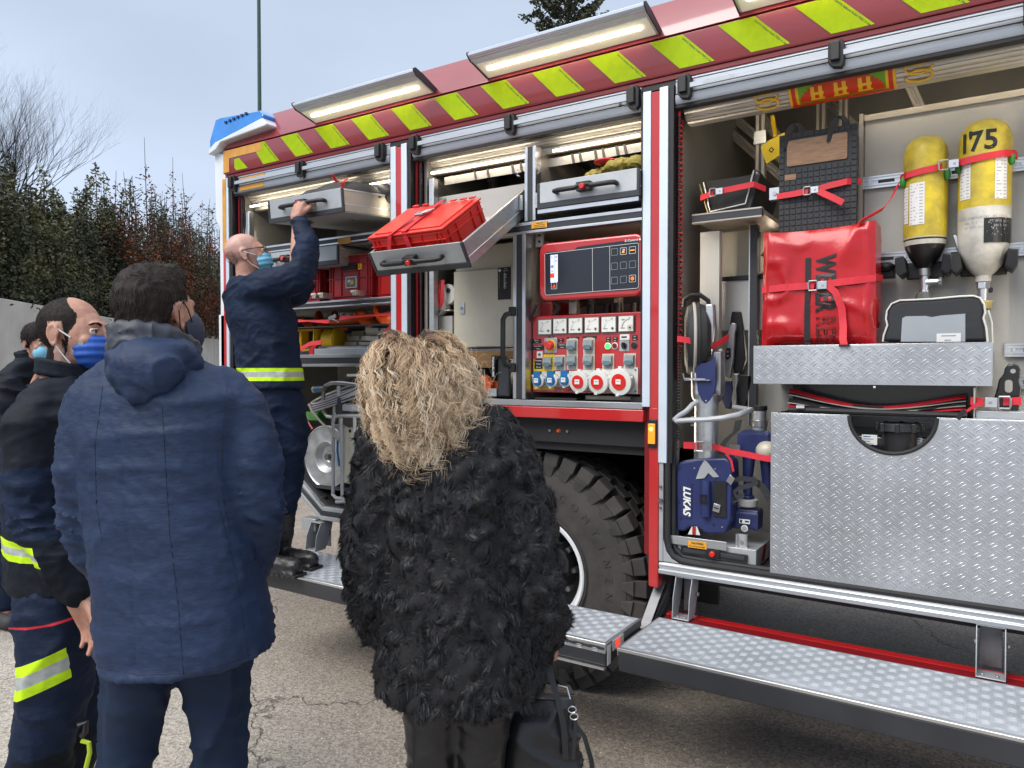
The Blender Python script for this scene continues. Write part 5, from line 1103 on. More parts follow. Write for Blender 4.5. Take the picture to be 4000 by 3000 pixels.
# red coiled cord at the left edge
b = MB(); pts = []
for i in range(260): tt = i * 1.05; pts.append((-1.122 + .011 * math.cos(tt), .045 + .011 * math.sin(tt), 2.60 - i * .0038))
b.tube(pts, .0032, 4, 'red_plastic'); b.build('coiled_cord', truck)

# ================================================================== CARGO
def crate(T, W_, D_, H_, label, nlab, group=None, lid=False, dull=False, hole=True, photo=None):
    m = 'red_plastic_dull' if dull else 'red_plastic'; loc = T @ Vector((0, 0, 0)); t = thing('red_crate', label, 'crate', loc, group)
    b = MB(T); w2, d2, th = W_ / 2, D_ / 2, .004
    b.box(-w2, w2, -d2, -d2 + th, 0, H_, m); b.box(-w2, w2, d2 - th, d2, 0, H_, m); b.box(-w2, -w2 + th, -d2 + th, d2 - th, 0, H_, m); b.box(w2 - th, w2, -d2 + th, d2 - th, 0, H_, m); b.box(-w2, w2, -d2, d2, -.003, .003, m)
    b.build('shell', t, bev=.0015)
    rb = MB(T)
    for z in (H_ - .012, H_ - .045, .02) + ((H_ * .5,) if H_ > .2 else ()): rb.box(-w2 - .007, w2 + .007, -d2 - .007, -d2 - .0002, z, z + .005, m); rb.box(w2 + .0002, w2 + .007, -d2, d2, z, z + .005, m); rb.box(-w2 - .007, -w2 - .0002, -d2, d2, z, z + .005, m)
    for x in ((-.46, -.40, -.2, .2, .40, .46) if W_ > .3 else (-.4, .4)): rb.box(x * W_, x * W_ + .004, -d2 - .007, -d2 - .0002, .022, H_ - .008, m)
    for y in (-.4, -.2, .2, .4): rb.box(w2 + .0002, w2 + .007, y * D_, y * D_ + .004, .022, H_ - .008, m); rb.box(-w2 - .007, -w2 - .0002, y * D_, y * D_ + .004, .022, H_ - .008, m)
    rb.build('rib', t, bev=.001, kind='stuff')
    k = MB(T); k.box(-w2 - .009, w2 + .009, -d2 - .009, d2 + .009, H_ + .0003, H_ + .008, m)
    if lid:
        k.box(-w2 + .02, w2 - .02, -d2 + .02, d2 - .02, H_ + .008, H_ + .013, m)
        for x in (-.42, -.28, .12, .26, .38): k.box(x * W_, x * W_ + .035, d2 - .008, d2 + .008, H_ + .0135, H_ + .021, m)
    k.build('lid' if lid else 'rim', t, bev=.002)
    if hole and not lid: k = MB(T); k.box(-.055, .055, -d2 - .010, -d2 - .0022, H_ - .075, H_ - .035, 'black'); k.box(-.062, .062, -d2 - .009, -d2 - .0018, H_ - .034, H_ - .030, m); k.box(-.062, .062, -d2 - .009, -d2 - .0018, H_ - .081, H_ - .0755, m); k.build('hand_hole', t, bev=.001)
    if nlab:
        k = MB(T); lx, lz = nlab[1:]; k.box(lx - .0125, lx + .0125, -d2 - .0085, -d2 - .0002, lz - .016, lz + .016, 'sticker_yellow'); R = T.to_3x3(); k2 = MB(); k2.text(nlab[0], T @ Vector((lx, -d2 - .0092, lz)), R @ X_, R @ Z_, .027, 'black', bold=.02)
        k.add([T.inverted() @ Vector(v) for v in k2.v], k2.f, 'black'); k.build('number_tag', t, smooth=False)
    if photo:
        px_, pz_ = photo; k = MB(T); k.box(px_ - .042, px_ + .042, -d2 - .0085, -d2 - .0002, pz_ - .032, pz_ + .032, 'white_label'); k.box(px_ - .038, px_ + .038, -d2 - .0092, -d2 - .0086, pz_ - .028, pz_ + .028, 'meter_frame'); k.obox((px_ + .008, -d2 - .0100, pz_ - .002), (.014, 0, .004), (0, .0006, 0), (-.003, 0, .010), 'yellow_plastic'); k.obox((px_ - .012, -d2 - .0100, pz_ + .006), (.012, 0, 0), (0, .0006, 0), (0, 0, .008), 'steel'); k.build('photo_label', t, smooth=False)
    return t
# crate standing on the tilted tray, strapped
fy = -.36; TC = TT @ Matrix.Translation((-2.215, -.30, 2.293))
cr1 = crate(TC, .425, .33, .165, 'red lidded crate number 1 strapped on the tilted tray', ('1', .105, .085), 'red crates in the rear bays', lid=True, photo=(.0, .035))
k = MB(TC); k.strap([(-.045, -.02, .189), (-.06, -.12, .182), (-.075, -.176, .176), (-.095, -.188, .13), (-.105, -.192, .09), (-.110, -.194, .068)], (.012, 0, .002)); k.strap([(-.0, .17, .188), (-.0, .0, .186), (.0, -.168, .180), (.01, -.178, .13), (.015, -.18, .02)], (.013, 0, 0)); k.box(-.125, -.095, -.198, -.190, .060, .072, 'black')
k.build('strap', cr1)
k = MB(TC); k.tube([(-.045, .0, .192), (-.02, .01, .200), (.0, .0, .196), (.025, .01, .202), (.05, .035, .196)], .005, 6, 'steel'); k.box(-.035, .008, -.018, .018, .190, .199, 'steel'); k.obox((.02, .012, .198), (.022, .010, 0), (-.004, .010, 0), (0, 0, .003), 'alu_bright'); k.build('buckle', cr1, bev=.001)
crate(Matrix.Translation((-3.10, .26, 1.945)), .34, .38, .245, 'dull red open crate number 2 standing right on the middle shelf', ('2', .085, .185), 'red crates in the rear bays', dull=True, photo=(.015, .10))
crate(Matrix.Translation((-3.53, .26, 1.945)), .36, .38, .245, 'dull red open crate half hidden behind the reaching firefighter', None, 'red crates in the rear bays', dull=True)
crate(Matrix.Translation((-2.84, .28, 1.945)), .12, .38, .25, 'bright red crate squeezed at the right end of the middle shelf', None, 'red crates in the rear bays', hole=False)
for x in (-3.30, -3.24, -2.98):
    k = MB(); k.box(x, x + .03, -.035, .04, 1.955, 1.985, 'alu_warm'); k.cyl((x - .012, -.03, 1.978), (x + .018, -.03, 1.978), .008, None, 8, 'white_plastic'); k.build('crate_stop', truck, bev=.002)
# black bag on the extended drawer
t = thing('tool_bag', 'black fabric bag tied with a red strap on the extended top drawer', 'bag', T1 @ Vector((-3.08, .05, 2.40)))
k = MB(T1); k.ell((-3.03, .03, 2.465), .21, .26, .105, 'bag_black', 20, 10); k.ell((-3.16, -.04, 2.47), .12, .18, .075, 'bag_black', 14, 8); k.ell((-2.92, .2, 2.48), .14, .2, .09, 'bag_black', 14, 8); k.build('fabric', t)
k = MB(T1); k.strap([(-2.90, -.17, 2.45), (-2.905, -.16, 2.53), (-2.93, -.10, 2.562), (-3.04, -.05, 2.575), (-3.12, -.04, 2.562)], (0, .012, .003)); k.strap([(-3.03, -.06, 2.53), (-3.035, -.08, 2.57), (-3.04, -.10, 2.60)], (.010, 0, 0)); k.build('strap', t)
k = MB(T1); k.tube([(-3.10, -.06, 2.53), (-3.06, -.07, 2.54), (-3.02, -.06, 2.535)], .006, 6, 'steel'); k.box(-3.07, -3.03, -.075, -.045, 2.528, 2.538, 'steel'); k.build('buckle', t)
# small bag / folded olive sheets on the right drawer
t = thing('folded_tarp', 'olive yellow folded tarpaulin on top of the upper right drawer', 'tarpaulin', (-1.42, .15, 2.40))

me = organic([('e', (-1.50, .10, 2.430), (.10, .10, .030)), ('e', (-1.40, .08, 2.445), (.10, .11, .042)), ('e', (-1.33, .12, 2.452), (.07, .12, .045)), ('e', (-1.56, .14, 2.42), (.06, .10, .02))], .007, 4)
displace(me, lambda c, n: folds(c, (26, 14, 40), .012, 3)); paint(me, None, ['olive_cloth']); link(me, 'fabric', t)
k = MB(); k.ell((-1.46, .02, 2.475), .055, .05, .012, 'red_web'); k.build('red_hem', t)

# hand tool and battery box inside the middle bay, cardboard tray
t = thing('cordless_tool', 'black cordless tool with battery standing at the foot of the divider post', 'tool', (-2.03, .02, 1.41))
b = MB(); a, c = P('C', 300, 1170, .04), P('C', 400, 1490, .04); b.box(a.x, a.x + .075, .03, .14, 1.412, 1.60, 'dark_frame'); b.build('body', t, bev=.012)
b = MB(); b.box(a.x - .022, a.x - .001, .015, .13, 1.50, 1.615, 'black'); b.text('Makita', (a.x - .010, .0135, 1.585), (0, 0, -1), X_, .018, 'meter_white', bold=.03); b.text('BL1850', (a.x - .010, .0135, 1.535), (0, 0, -1), X_, .016, 'meter_white', bold=.03); b.build('battery', t, bev=.003)
t = thing('orange_saw', 'orange hand-held power tool lying beside the cordless tool', 'tool', (-2.17, .1, 1.41))
me = organic([('b', (-2.18, .10, 1.455), (.075, .05, .03), None), ('c', (-2.24, .08, 1.50), .022, (-2.16, .09, 1.485), .03), ('c', (-2.12, .10, 1.47), .02, (-2.08, .12, 1.44), .025)], .006, 3); paint(me, None, ['orange_plastic']); link(me, 'body', t)
b = MB(); b.tube([(-2.27, .06, 1.50), (-2.30, .06, 1.54), (-2.22, .06, 1.575), (-2.18, .08, 1.53)], .010, 8, 'dark_frame'); b.box(-2.25, -2.21, .03, .05, 1.53, 1.56, 'orange_plastic'); b.box(-2.12, -2.07, .05, .15, 1.412, 1.45, 'zinc'); b.build('handle', t, bev=.002)
b = MB(); b.box(-2.35, -2.05, .22, .40, 1.42, 1.50, 'black'); tag(b.build('black_case', None, bev=.01), 'low black case behind the orange power tool', 'case')
b = MB(); b.box(-2.30, -1.96, .12, .42, 1.555, 1.562, 'wood'); b.box(-2.30, -1.96, .12, .125, 1.562, 1.64, 'wood'); b.box(-2.30, -1.96, .42, .425, 1.562, 1.64, 'wood'); tag(b.build('wooden_tray', None), 'brown wooden tray under the cream cabinet', 'tray')
# tripod foot / bracket in light plastic with red straps in bay two, left
t = thing('beige_tool', 'beige round plastic tool strapped in the narrow left shelf of the middle bay', 'tool', (-2.44, .12, 1.865))
b = MB(); b.cyl((-2.435, .12, 1.945), (-2.435, .16, 1.945), .055, .055, 20, 'white_plastic'); b.cyl((-2.425, .115, 1.965), (-2.425, .12, 1.965), .014, None, 12, 'black'); b.obox((-2.475, .13, 1.90), (.03, 0, .02), (0, .02, 0), (-.012, 0, .05), 'white_plastic'); b.build('body', t, bev=.006)
b = MB(); 
for x in (-2.478, -2.448): b.strap([(x, .10, 2.02), (x + .01, .085, 1.97), (x + .004, .088, 1.90), (x - .01, .09, 1.875)], (.009, .004, 0), m='red_web')
b.build('strap', t)
# ---- augers
def auger(p0, p1, R, turns, label):
    p0, p1 = Vector(p0), Vector(p1); t = thing('orange_auger', label, 'auger', (p0 + p1) / 2 - Z_ * R, 'orange augers on the narrow shelf'); d = (p1 - p0); L = d.length; d.normalize(); a = d.orthogonal().normalized(); bb = d.cross(a)
    k = MB(); k.cyl(p0, p1, .012, None, 12, 'orange_plastic'); k.build('shaft', t)
    k = MB(); n = int(26 * turns); vs = []
    for i in range(n + 1):
        s = i / n; th = 2 * math.pi * turns * s + .6; r = R * min(1, .5 + 2 * s); rad = a * math.cos(th) + bb * math.sin(th); c = p0 + d * L * s
        vs += [c + rad * .011 - d * .002, c + rad * r - d * .0015, c + rad * r + d * .0015, c + rad * .011 + d * .002]
    fs = []
    for i in range(n):
        for j in range(4): j2 = (j + 1) % 4; fs.append((i * 4 + j, i * 4 + j2, (i + 1) * 4 + j2, (i + 1) * 4 + j))
    k.add(vs, fs, 'orange_plastic'); k.build('flight', t, angle=60); return t
auger((-3.60, .16, 1.845), (-3.25, .17, 1.84), .062, 2.6, 'orange auger with the deeper colour at the left of the narrow shelf')
auger((-3.10, .12, 1.85), (-2.74, .11, 1.86), .066, 2.2, 'bright orange auger at the right end of the narrow shelf')
t = thing('orange_spindle', 'red orange tool body strapped between the two augers', 'tool', (-3.15, .12, 1.80)); me = organic([('c', (-3.30, .12, 1.825), .02, (-3.12, .12, 1.83), .028), ('c', (-3.12, .12, 1.83), .03, (-2.98, .12, 1.85), .02), ('e', (-3.07, .12, 1.865), (.05, .03, .022))], .006, 3); paint(me, None, ['orange_plastic']); link(me, 'body', t)
t = thing('long_red_strap', 'taut red strap with steel buckle running across the narrow shelf', 'strap', (-3.2, .03, 1.80))
k = MB(); k.strap([(-3.85, .04, 1.84), (-3.60, .035, 1.84), (-3.40, .03, 1.832), (-3.22, .025, 1.822)], [(0, .004, .014), (0, .004, .013), (0, .006, .004), (0, .01, .012)]); k.strap([(-3.14, .025, 1.838), (-3.02, .03, 1.842), (-2.90, .035, 1.846), (-2.73, .04, 1.85)], [(0, .006, .014), (0, .008, .006), (0, .006, .004), (0, .004, .013)]); k.build('webbing', t)
k = MB(); k.obox((-3.19, .018, 1.845), (.030, 0, .008), (0, .004, 0), (-.003, 0, .011), 'steel'); k.tube([(-3.20, .02, 1.835), (-3.165, .01, 1.83), (-3.14, .02, 1.815)], .004, 6, 'steel'); k.build('buckle', t, bev=.001)
b = MB(); b.box(-3.99, -2.74, .03, .7, 1.793, 1.798, 'dark_frame'); b.build('shelf', truck)
# ---- yellow plastic cones / frames
t = thing('yellow_floodlight', 'yellow plastic ribbed housing on the lower shelf beside the firefighter', 'floodlight', (-3.52, .2, 1.65))
b = MB(); b.lathe([(.062, 0), (.078, .02), (.082, .09), (.070, .10), (.0, .10)], (-3.42, .18, 1.725), (1, .25, 0), 24, 'yellow_plastic')
for x0 in (-3.66, -3.54):
    for q0, q1 in (((x0, .12, 1.66), (x0 + .10, .12, 1.66)), ((x0, .12, 1.66), (x0, .12, 1.785)), ((x0, .12, 1.785), (x0 + .11, .12, 1.785)), ((x0 + .11, .12, 1.785), (x0 + .11, .12, 1.71)), ((x0 + .11, .12, 1.71), (x0 + .06, .12, 1.66))): b.bar(q0, q1, (0, .03, 0), (.004, 0, .006), 'yellow_plastic')
b.build('housing', t, bev=.003)
# pale battens at right on the lower shelf
t = thing('aluminium_battens', 'bundle of pale ribbed battens held by a red strap on the lower shelf', 'battens', (-3.0, .3, 1.63))
for i, (x0, z0, x1, z1, y) in enumerate(((-3.3, 1.765, -2.78, 1.770, .30), (-3.3, 1.735, -2.78, 1.725, .26), (-3.3, 1.70, -2.78, 1.685, .24), (-3.3, 1.665, -2.8, 1.66, .22), (-3.05, 1.775, -2.76, 1.758, .16), (-3.05, 1.728, -2.76, 1.70, .16), (-3.2, 1.665, -2.78, 1.668, .17))):
    k = MB(); k.bar((x0, y, z0), (x1, y, z1), (0, .02, 0), (.0, 0, .014), 'slat_alu'); k.box(x0 + .1, x0 + .12, y - .022, y - .0205, z0 - .01, z0 + .01, 'steel_dark'); k.build('batten', t, bev=.002)
k = MB(); k.strap([(-2.80, .10, 1.79), (-2.835, .09, 1.76), (-2.845, .085, 1.71), (-2.835, .09, 1.66), (-2.80, .10, 1.64)], (.016, .01, 0)); k.build('strap', t)
# hydraulic ram: dark cylinder with silver box
t = thing('rescue_ram', 'grey hydraulic ram with pale flat sleeve on the lowest shelf', 'rescue ram', (-3.2, .1, 1.60))
b = MB(); b.cyl((-3.70, .14, 1.645), (-3.43, .13, 1.645), .038, .036, 18, 'steel_dark'); b.cyl((-3.46, .13, 1.645), (-3.38, .12, 1.645), .032, None, 18, 'black'); b.cyl((-3.40, .12, 1.665), (-2.78, .12, 1.665), .022, None, 14, 'steel_dark'); b.build('cylinder', t)
b = MB(); b.box(-3.385, -2.95, .055, .13, 1.628, 1.668, 'bag_window'); b.build('sleeve', t, bev=.003)
b = MB(); b.strap([(-3.38, .06, 1.69), (-3.405, .05, 1.66), (-3.40, .05, 1.63), (-3.38, .06, 1.61)], (.012, .006, 0)); b.strap([(-3.70, .06, 1.70), (-3.62, .06, 1.69), (-3.52, .06, 1.665), (-3.42, .06, 1.70), (-3.34, .07, 1.705)], [(0, .004, .014)] * 5); b.build('strap', t)
# ---- reel trolley in the deep lower part of bay one
t = thing('cable_reel_trolley', 'grey tubular trolley with steel cable drum in the low rear bay', 'cable reel', (-3.15, .1, .80))
def on(x, y, Y=0.0): return P('K', x, y, Y)
c0 = P('K', 455, 640, .06); k = MB(); rd = (P('K', 450, 430, .06).z - P('K', 450, 842, .06).z) / 2
k.lathe([(.0, .035), (.03, .035), (.035, .03), (.062, .028), (.085, .0), (.092, -.004), (.100, -.001), (rd - .012, .002), (rd - .005, -.004), (rd, .001), (rd, .006), (rd - .012, .008), (.09, .008)], c0, (0, 1, 0), 48, 'zinc'); k.lathe([(rd - .01, .10), (rd, .10), (rd, .108), (.03, .108)], c0, (0, 1, 0), 40, 'zinc'); k.cyl(c0 + Y_ * .03, c0 + Y_ * .0, .018, None, 12, 'steel_dark'); k.lathe([(.105, .012), (.105, .10)], c0, (0, 1, 0), 32, 'cable_dark'); k.build('drum', t)
k = MB(); r_t = .010
def tb(pts, r=r_t, m='alu_matt', y=-.03): k.tube([P('K', px, py, y if len(q) == 0 else q[0]) for px, py, *q in pts], r, 8, m)
tb([(510, 300), (508, 380), (500, 420), (500, 880)]); tb([(550, 385), (560, 900)]); tb([(740, 375), (540, 372), (508, 380)]); tb([(497, 880), (520, 905), (610, 915), (640, 905)]); tb([(520, 930), (610, 925)]); tb([(505, 870, .15), (497, 880)]); tb([(640, 905), (640, 380)]); tb([(740, 375), (740, 900)]); k.build('frame', t)
k = MB(); tb([(500, 380), (462, 375), (440, 345), (436, 300), (438, 215), (450, 178), (490, 160), (560, 160), (640, 170), (690, 182)], .0115, 'steel'); tb([(536, 178), (536, 245)], .010, 'alu_matt'); k.build('push_handle', t)
k = MB(); a = P('K', 565, 300, -.02); k.box(a.x, a.x + .22, -.03, .02, a.z - .035, a.z + .0, 'bag_window'); k.box(a.x - .035, a.x - .002, -.04, .03, a.z - .05, a.z + .04, 'dark_frame'); k.cyl((a.x + .05, .05, a.z + .02), (a.x + .16, .05, a.z + .02), .03, None, 14, 'black_gloss'); k.box(a.x + .09, a.x + .13, .02, .06, a.z + .01, a.z + .035, 'gold'); k.build('drive_unit', t, bev=.003)
k = MB(); a = P('K', 567, 450, .0); c = P('K', 640, 815, .0); k.box(a.x, c.x + .02, .0, .12, c.z, a.z, 'panel_cream'); q = P('K', 610, 470, -.001); k.cyl(q, q - Y_ * .002, .010, None, 12, 'black'); k.build('side_box', t, bev=.002)
k = MB(); k.tube([P('K', 345, 295, -.03), P('K', 365, 340, -.03), P('K', 410, 400, -.03), P('K', 470, 460, -.035), P('K', 540, 530, -.03)], [.010, .007, .0065, .0065, .010], 8, 'cable'); k.tube([P('K', 530, 520, -.02), P('K', 528, 600, -.02), P('K', 540, 700, -.02)], .006, 8, 'blue_plug'); k.build('cable', t)
t = thing('hose_coil', 'grey and dark cable loops with blue coupling hung over the trolley', 'hose', P('K', 450, 250, .02))
k = MB()
for i in range(7):
    cx, cy, cz = P('K', 510, 232 + i * 9, .02); pts = []
    for s in range(28): a = 2 * math.pi * s / 28; pts.append((cx + (.19 + .004 * (i % 3)) * math.cos(a), cy + .07 * math.sin(a) + .01, cz + (.035 - .002 * i) * math.sin(a) + .055 * math.cos(a) * .9))
    k.tube(pts, .0075, 8, 'cable' if i % 2 == 0 else 'tool_blue', closed=True)
k.build('coil', t)
k = MB(); q = P('K', 375, 203, -.06); k.cyl(q, q + Vector((.012, 0, .002)), .020, None, 14, 'gold'); k.cyl(q + Vector((.012, 0, 0)), q + Vector((.05, 0, .004)), .019, .017, 14, 'blue_plug'); k.cyl(q + Vector((.05, 0, .004)), q + Vector((.09, 0, .008)), .018, .014, 14, 'steel_dark'); k.build('coupling', t, bev=.002)
k = MB()
for i in range(6):
    pts = []; 
    for s in range(16): a = math.pi * s / 15; pts.append((-3.05 - .26 * math.cos(a), .15 + i * .02, 1.38 + (.12 - i * .014) * math.sin(a)))
    k.tube(pts, .010, 6, 'cable_dark')
k.build('hose', t)
b = MB(); b.box(-3.08, -2.80, .02, .04, 1.505, 1.520, 'white_plastic'); b.build('paddle', truck, bev=.003)
t = thing('green_item', 'dark green box with a red cord behind the drum', 'box', P('K', 340, 375, .3)); b = MB(); q = P('K', 350, 375, .3); b.box(q.x - .08, q.x + .07, .3, .4, q.z - .03, q.z + .03, 'green_plastic'); b.build('body', t, bev=.006); b = MB(); b.tube([(q.x - .0, .28, q.z - .03), (q.x + .06, .27, q.z - .08)], .008, 6, 'red_plastic_dull'); b.build('cord', t)
for px, py, r in ((435, 905, .028), (365, 838, .022)): q = P('K', px, py, .05); b = MB(); b.cyl(q - Z_ * .02, q + Z_ * .012, r, r * .8, 12, 'rubber'); b.box(q.x - .01, q.x + .01, q.y, q.y + .06, q.z - .02, q.z, 'rubber'); b.build('floor_lock', truck, bev=.003)
b = MB(); b.box(-3.42, -3.30, -.02, .05, .60, .67, 'alu_matt'); b.build('bracket', truck, bev=.002)

# ================================================================== BAY THREE CARGO
def buckle(mb, c, rt=X_, up=Z_, s=1.0):
    c, rt, up = Vector(c), Vector(rt), Vector(up); out = rt.cross(up)
    q = c - rt * .018 * s; mb.tube([q + rt * a * s + up * b_ * s + out * .004 for a, b_ in ((-.012, .016), (.012, .016), (.014, .010), (.014, -.010), (.012, -.016), (-.012, -.016), (-.014, -.010), (-.014, .010))], .0032 * s, 6, 'steel', closed=True)
    mb.obox(c + rt * .012 * s + out * .005, rt * .014 * s, out * .0045, up * .013 * s, 'alu_bright'); mb.obox(c + rt * .014 * s + out * .0105, rt * .004 * s, out * .0008, up * .004 * s, 'steel')
# black bin with wire frame and strap
t = thing('black_bin', 'black tapered bin held by a red strap at the upper left of the right bay', 'bin', (-1.0, .4, 2.215))
b = MB(); b.prism([(-1.17 + .08, .25, 2.385), (-1.06, .25, 2.225), (-.885, .25, 2.225), (-.84, .25, 2.385)], (0, 0, 0), (0, .006, 0), 'rubber'); b.prism([(-1.09, .26, 2.385), (-1.06, .26, 2.225), (-1.06, .60, 2.225), (-1.09, .60, 2.385)], (0, 0, 0), (.006, 0, 0), 'rubber'); b.prism([(-.84, .26, 2.385), (-.885, .26, 2.225), (-.885, .60, 2.225), (-.84, .60, 2.385)], (0, 0, 0), (-.006, 0, 0), 'rubber'); b.box(-1.06, -.885, .256, .6, 2.222, 2.228, 'rubber'); b.build('tub', t, bev=.004)
b = MB(); b.tube([(-1.085, .24, 2.38), (-1.055, .24, 2.245), (-.90, .24, 2.262), (-.865, .24, 2.40), (-.86, .30, 2.41), (-.845, .5, 2.37)], .0035, 6, 'alu_bright'); b.tube([(-1.10, .23, 2.37), (-1.06, .23, 2.235)], .003, 6, 'gold'); b.build('wire_frame', t)
b = MB(); b.strap([(-1.09, .215, 2.305), (-1.03, .205, 2.318)], (0, .002, .0125)); b.strap([(-1.0, .205, 2.322), (-.93, .21, 2.328), (-.86, .22, 2.336), (-.82, .26, 2.318)], (0, .002, .0125)); buckle(b, (-1.012, .203, 2.32)); b.build('strap', t)
# ribbed rubber mat hanging on two loops
t = thing('rubber_mat', 'black gridded rubber mat with brown window hanging behind the red bag', 'mat', (-.61, .2, 1.95))
b = MB(); mx0, mx1, mz0, mz1 = -.755, -.455, 2.02, 2.522
b.box(mx0, mx1, .215, .226, mz0, mz1, 'rubber_mat')
b.build('sheet', t, bev=.003)
b = MB(); nx, nz_ = 13, 21; sx_, sz_ = (mx1 - mx0) / nx, (mz1 - mz0) / nz_
for i in range(nx):
    for j in range(nz_):
        x, z = mx0 + (i + .5) * sx_, mz0 + (j + .5) * sz_
        if 1 <= i <= 11 and 15 <= j <= 19: continue
        if 1 <= i <= 2 and j == 13: continue
        b.box(x - sx_ * .40, x + sx_ * .40, .2115, .2148, z - sz_ * .40, z + sz_ * .40, 'rubber_mat')
b.build('grid_boss', t, bev=.0008, kind='stuff')
b = MB(); plate(b, ((mx0 + mx1) / 2 - .002, 0, mz0 + 17.55 * sz_), 5.0 * sx_, 2.2 * sz_, .008, .209, .2145, 'mat_window'); b.build('window', t)
b = MB(); b.box(mx0 + 1.05 * sx_, mx0 + 3.0 * sx_, .2105, .2148, mz0 + 13.0 * sz_, mz0 + 14.0 * sz_, 'mat_window'); b.build('label_window', t)
for x in (-.715, -.545):
    b = MB(); b.strap([(x - .012, .21, mz1 - .06), (x, .205, mz1), (x + .012, .20, mz1 + .025), (x + .03, .21, mz1 + .035), (x + .045, .225, mz1 + .02), (x + .045, .235, mz1 - .02)], [(.010, .010, 0)] * 6, .003, 'rubber_mat'); b.build('hanging_loop', t)
t = thing('mat_strap', 'red strap with buckle and loose tail across the rubber mat', 'strap', (-.61, .19, 2.24))
b = MB(); b.strap([(-.76, .204, 2.268), (-.70, .196, 2.268), (-.635, .194, 2.272)], (0, .002, .0125)); b.strap([(-.605, .194, 2.275), (-.55, .196, 2.285), (-.49, .20, 2.293), (-.445, .25, 2.298)], (0, .002, .0125)); b.strap([(-.60, .190, 2.270), (-.57, .180, 2.25), (-.53, .175, 2.225), (-.50, .175, 2.205)], (.006, .002, .011)); b.build('webbing', t)
b = MB(); buckle(b, (-.62, .193, 2.273)); b.build('buckle', t, bev=.0006)
# red vinyl bag
BX0, BX1, BZ0, BZ1, BY = -.785, -.365, 1.642, 2.092, .045
t = thing('red_vinyl_bag', 'large glossy red vinyl bag with black lettering standing on the chequer plate tray', 'bag', ((BX0 + BX1) / 2, .15, BZ0))
cx, cz, hw, hh = (BX0 + BX1) / 2, (BZ0 + BZ1) / 2, (BX1 - BX0) / 2, (BZ1 - BZ0) / 2
mb = MB(); nx, nz_ = 44, 46; vs = []
for layer in (0, 1):
    for j in range(nz_ + 1):
        for i in range(nx + 1):
            u, v = -1 + 2 * i / nx, -1 + 2 * j / nz_
            taper = 1 - .03 * (v + 1) / 2; edge = max(abs(u), abs(v)); puff = (1 - max(0, abs(u)) ** 6) * (1 - max(0, abs(v)) ** 8)
            x = cx + hw * u * taper + .010 * (1 - abs(u)) * 0; z = cz + hh * v * (1 + .015 * u * (v > 0)) + (.012 * abs(u) ** 3 if v > .5 else 0) * v
            n_ = noise.noise(Vector((x * 7, z * 6, 2))) * .014 + folds(Vector((x * 1.2 + z * .5, 0, z)), (7, 1, 7), .022, 5) * (.25 + .75 * abs(u) ** 1.5)
            rim = .0
            if abs(abs(u) - .90) < .05: rim = .006
            y = BY + (1 - puff) * .03 - n_ * puff - rim if layer == 0 else BY + .23 - (1 - puff) * .03 + n_
            vs.append((x, y, z))
fs = []; K = (nx + 1) * (nz_ + 1)
for j in range(nz_):
    for i in range(nx): a = j * (nx + 1) + i; fs.append((a, a + 1, a + nx + 2, a + nx + 1)); a += K; fs.append((a, a + nx + 1, a + nx + 2, a + 1))
for i in range(nx): a = i; fs.append((a, K + a, K + a + 1, a + 1)); a = nz_ * (nx + 1) + i; fs.append((a, a + 1, K + a + 1, K + a))
for j in range(nz_): a = j * (nx + 1); b_ = a + nx + 1; fs.append((a, b_, K + b_, K + a)); a += nx; b_ += nx; fs.append((a, K + a, K + b_, b_))
mb.add(vs, fs, 'red_vinyl'); mb.build('cover', t, angle=50)
front = [Vector(v) for v in vs[:K]]
def bag_y(x, z):
    u = (x - cx) / (hw * .985); v = (z - cz) / hh; i = min(nx, max(0, round((u + 1) / 2 * nx))); j = min(nz_, max(0, round((v + 1) / 2 * nz_))); return front[j * (nx + 1) + i].y
b = MB(); zz = [1.645 + i * .016 for i in range(22)]; xs0 = -.615
for i in range(len(zz) - 1):
    za, zb = zz[i], zz[i + 1]; b.add([(x, min(bag_y(x, za), bag_y(x, zb)) - .0028, z) for x, z in ((xs0, za), (xs0 + .021, za), (xs0 + .021, zb), (xs0, zb))], [(0, 1, 2, 3)], 'black')
b.build('black_band', t)
b = MB(); k = MB(); k.text('WEBER', (0, 0, 0), X_, Z_, .108, 'black', bold=.04, ext=0, sx=.62, align='LEFT')
lx, lz = -.542, 1.985
for kk, off, m_ in ((k, 0, 'black'),):
    vv = [(lx + v[2] * .9, v[0]) for v in kk.v]; b.add([(x, bag_y(x, lz - s) - .004, lz - s) for x, s in vv], kk.f, m_)
b.build('lettering', t, smooth=False)
# outlined second word
b = MB(); xw = max(v[0] for v in k.v) + .012; cu = bpy.data.curves.new('t', 'FONT'); cu.body = 'RESCUE'; cu.size = 1; cu.align_x = 'LEFT'; cu.align_y = 'CENTER'; cu.fill_mode = 'NONE'; cu.bevel_depth = .016; cu.bevel_resolution = 0; cu.resolution_u = 3
o = bpy.data.objects.new('t', cu); COL.objects.link(o); bpy.context.view_layer.update(); m_ = o.to_mesh(); vv = [(v.co.x * .108 * .62 + xw, v.co.y * .108) for v in m_.vertices]; ff = [tuple(p.vertices) for p in m_.polygons]
zlim = lz - BZ0 - .004; keep = [f for f in ff if all(vv[i][0] < zlim for i in f)]
b.add([(lx + y_ * .9, bag_y(lx + y_ * .9, lz - x_) - .004, lz - x_) for x_, y_ in vv], keep, 'black'); o.to_mesh_clear(); bpy.data.objects.remove(o); b.build('outline_lettering', t, smooth=False)
b = MB(); zs = 1.868
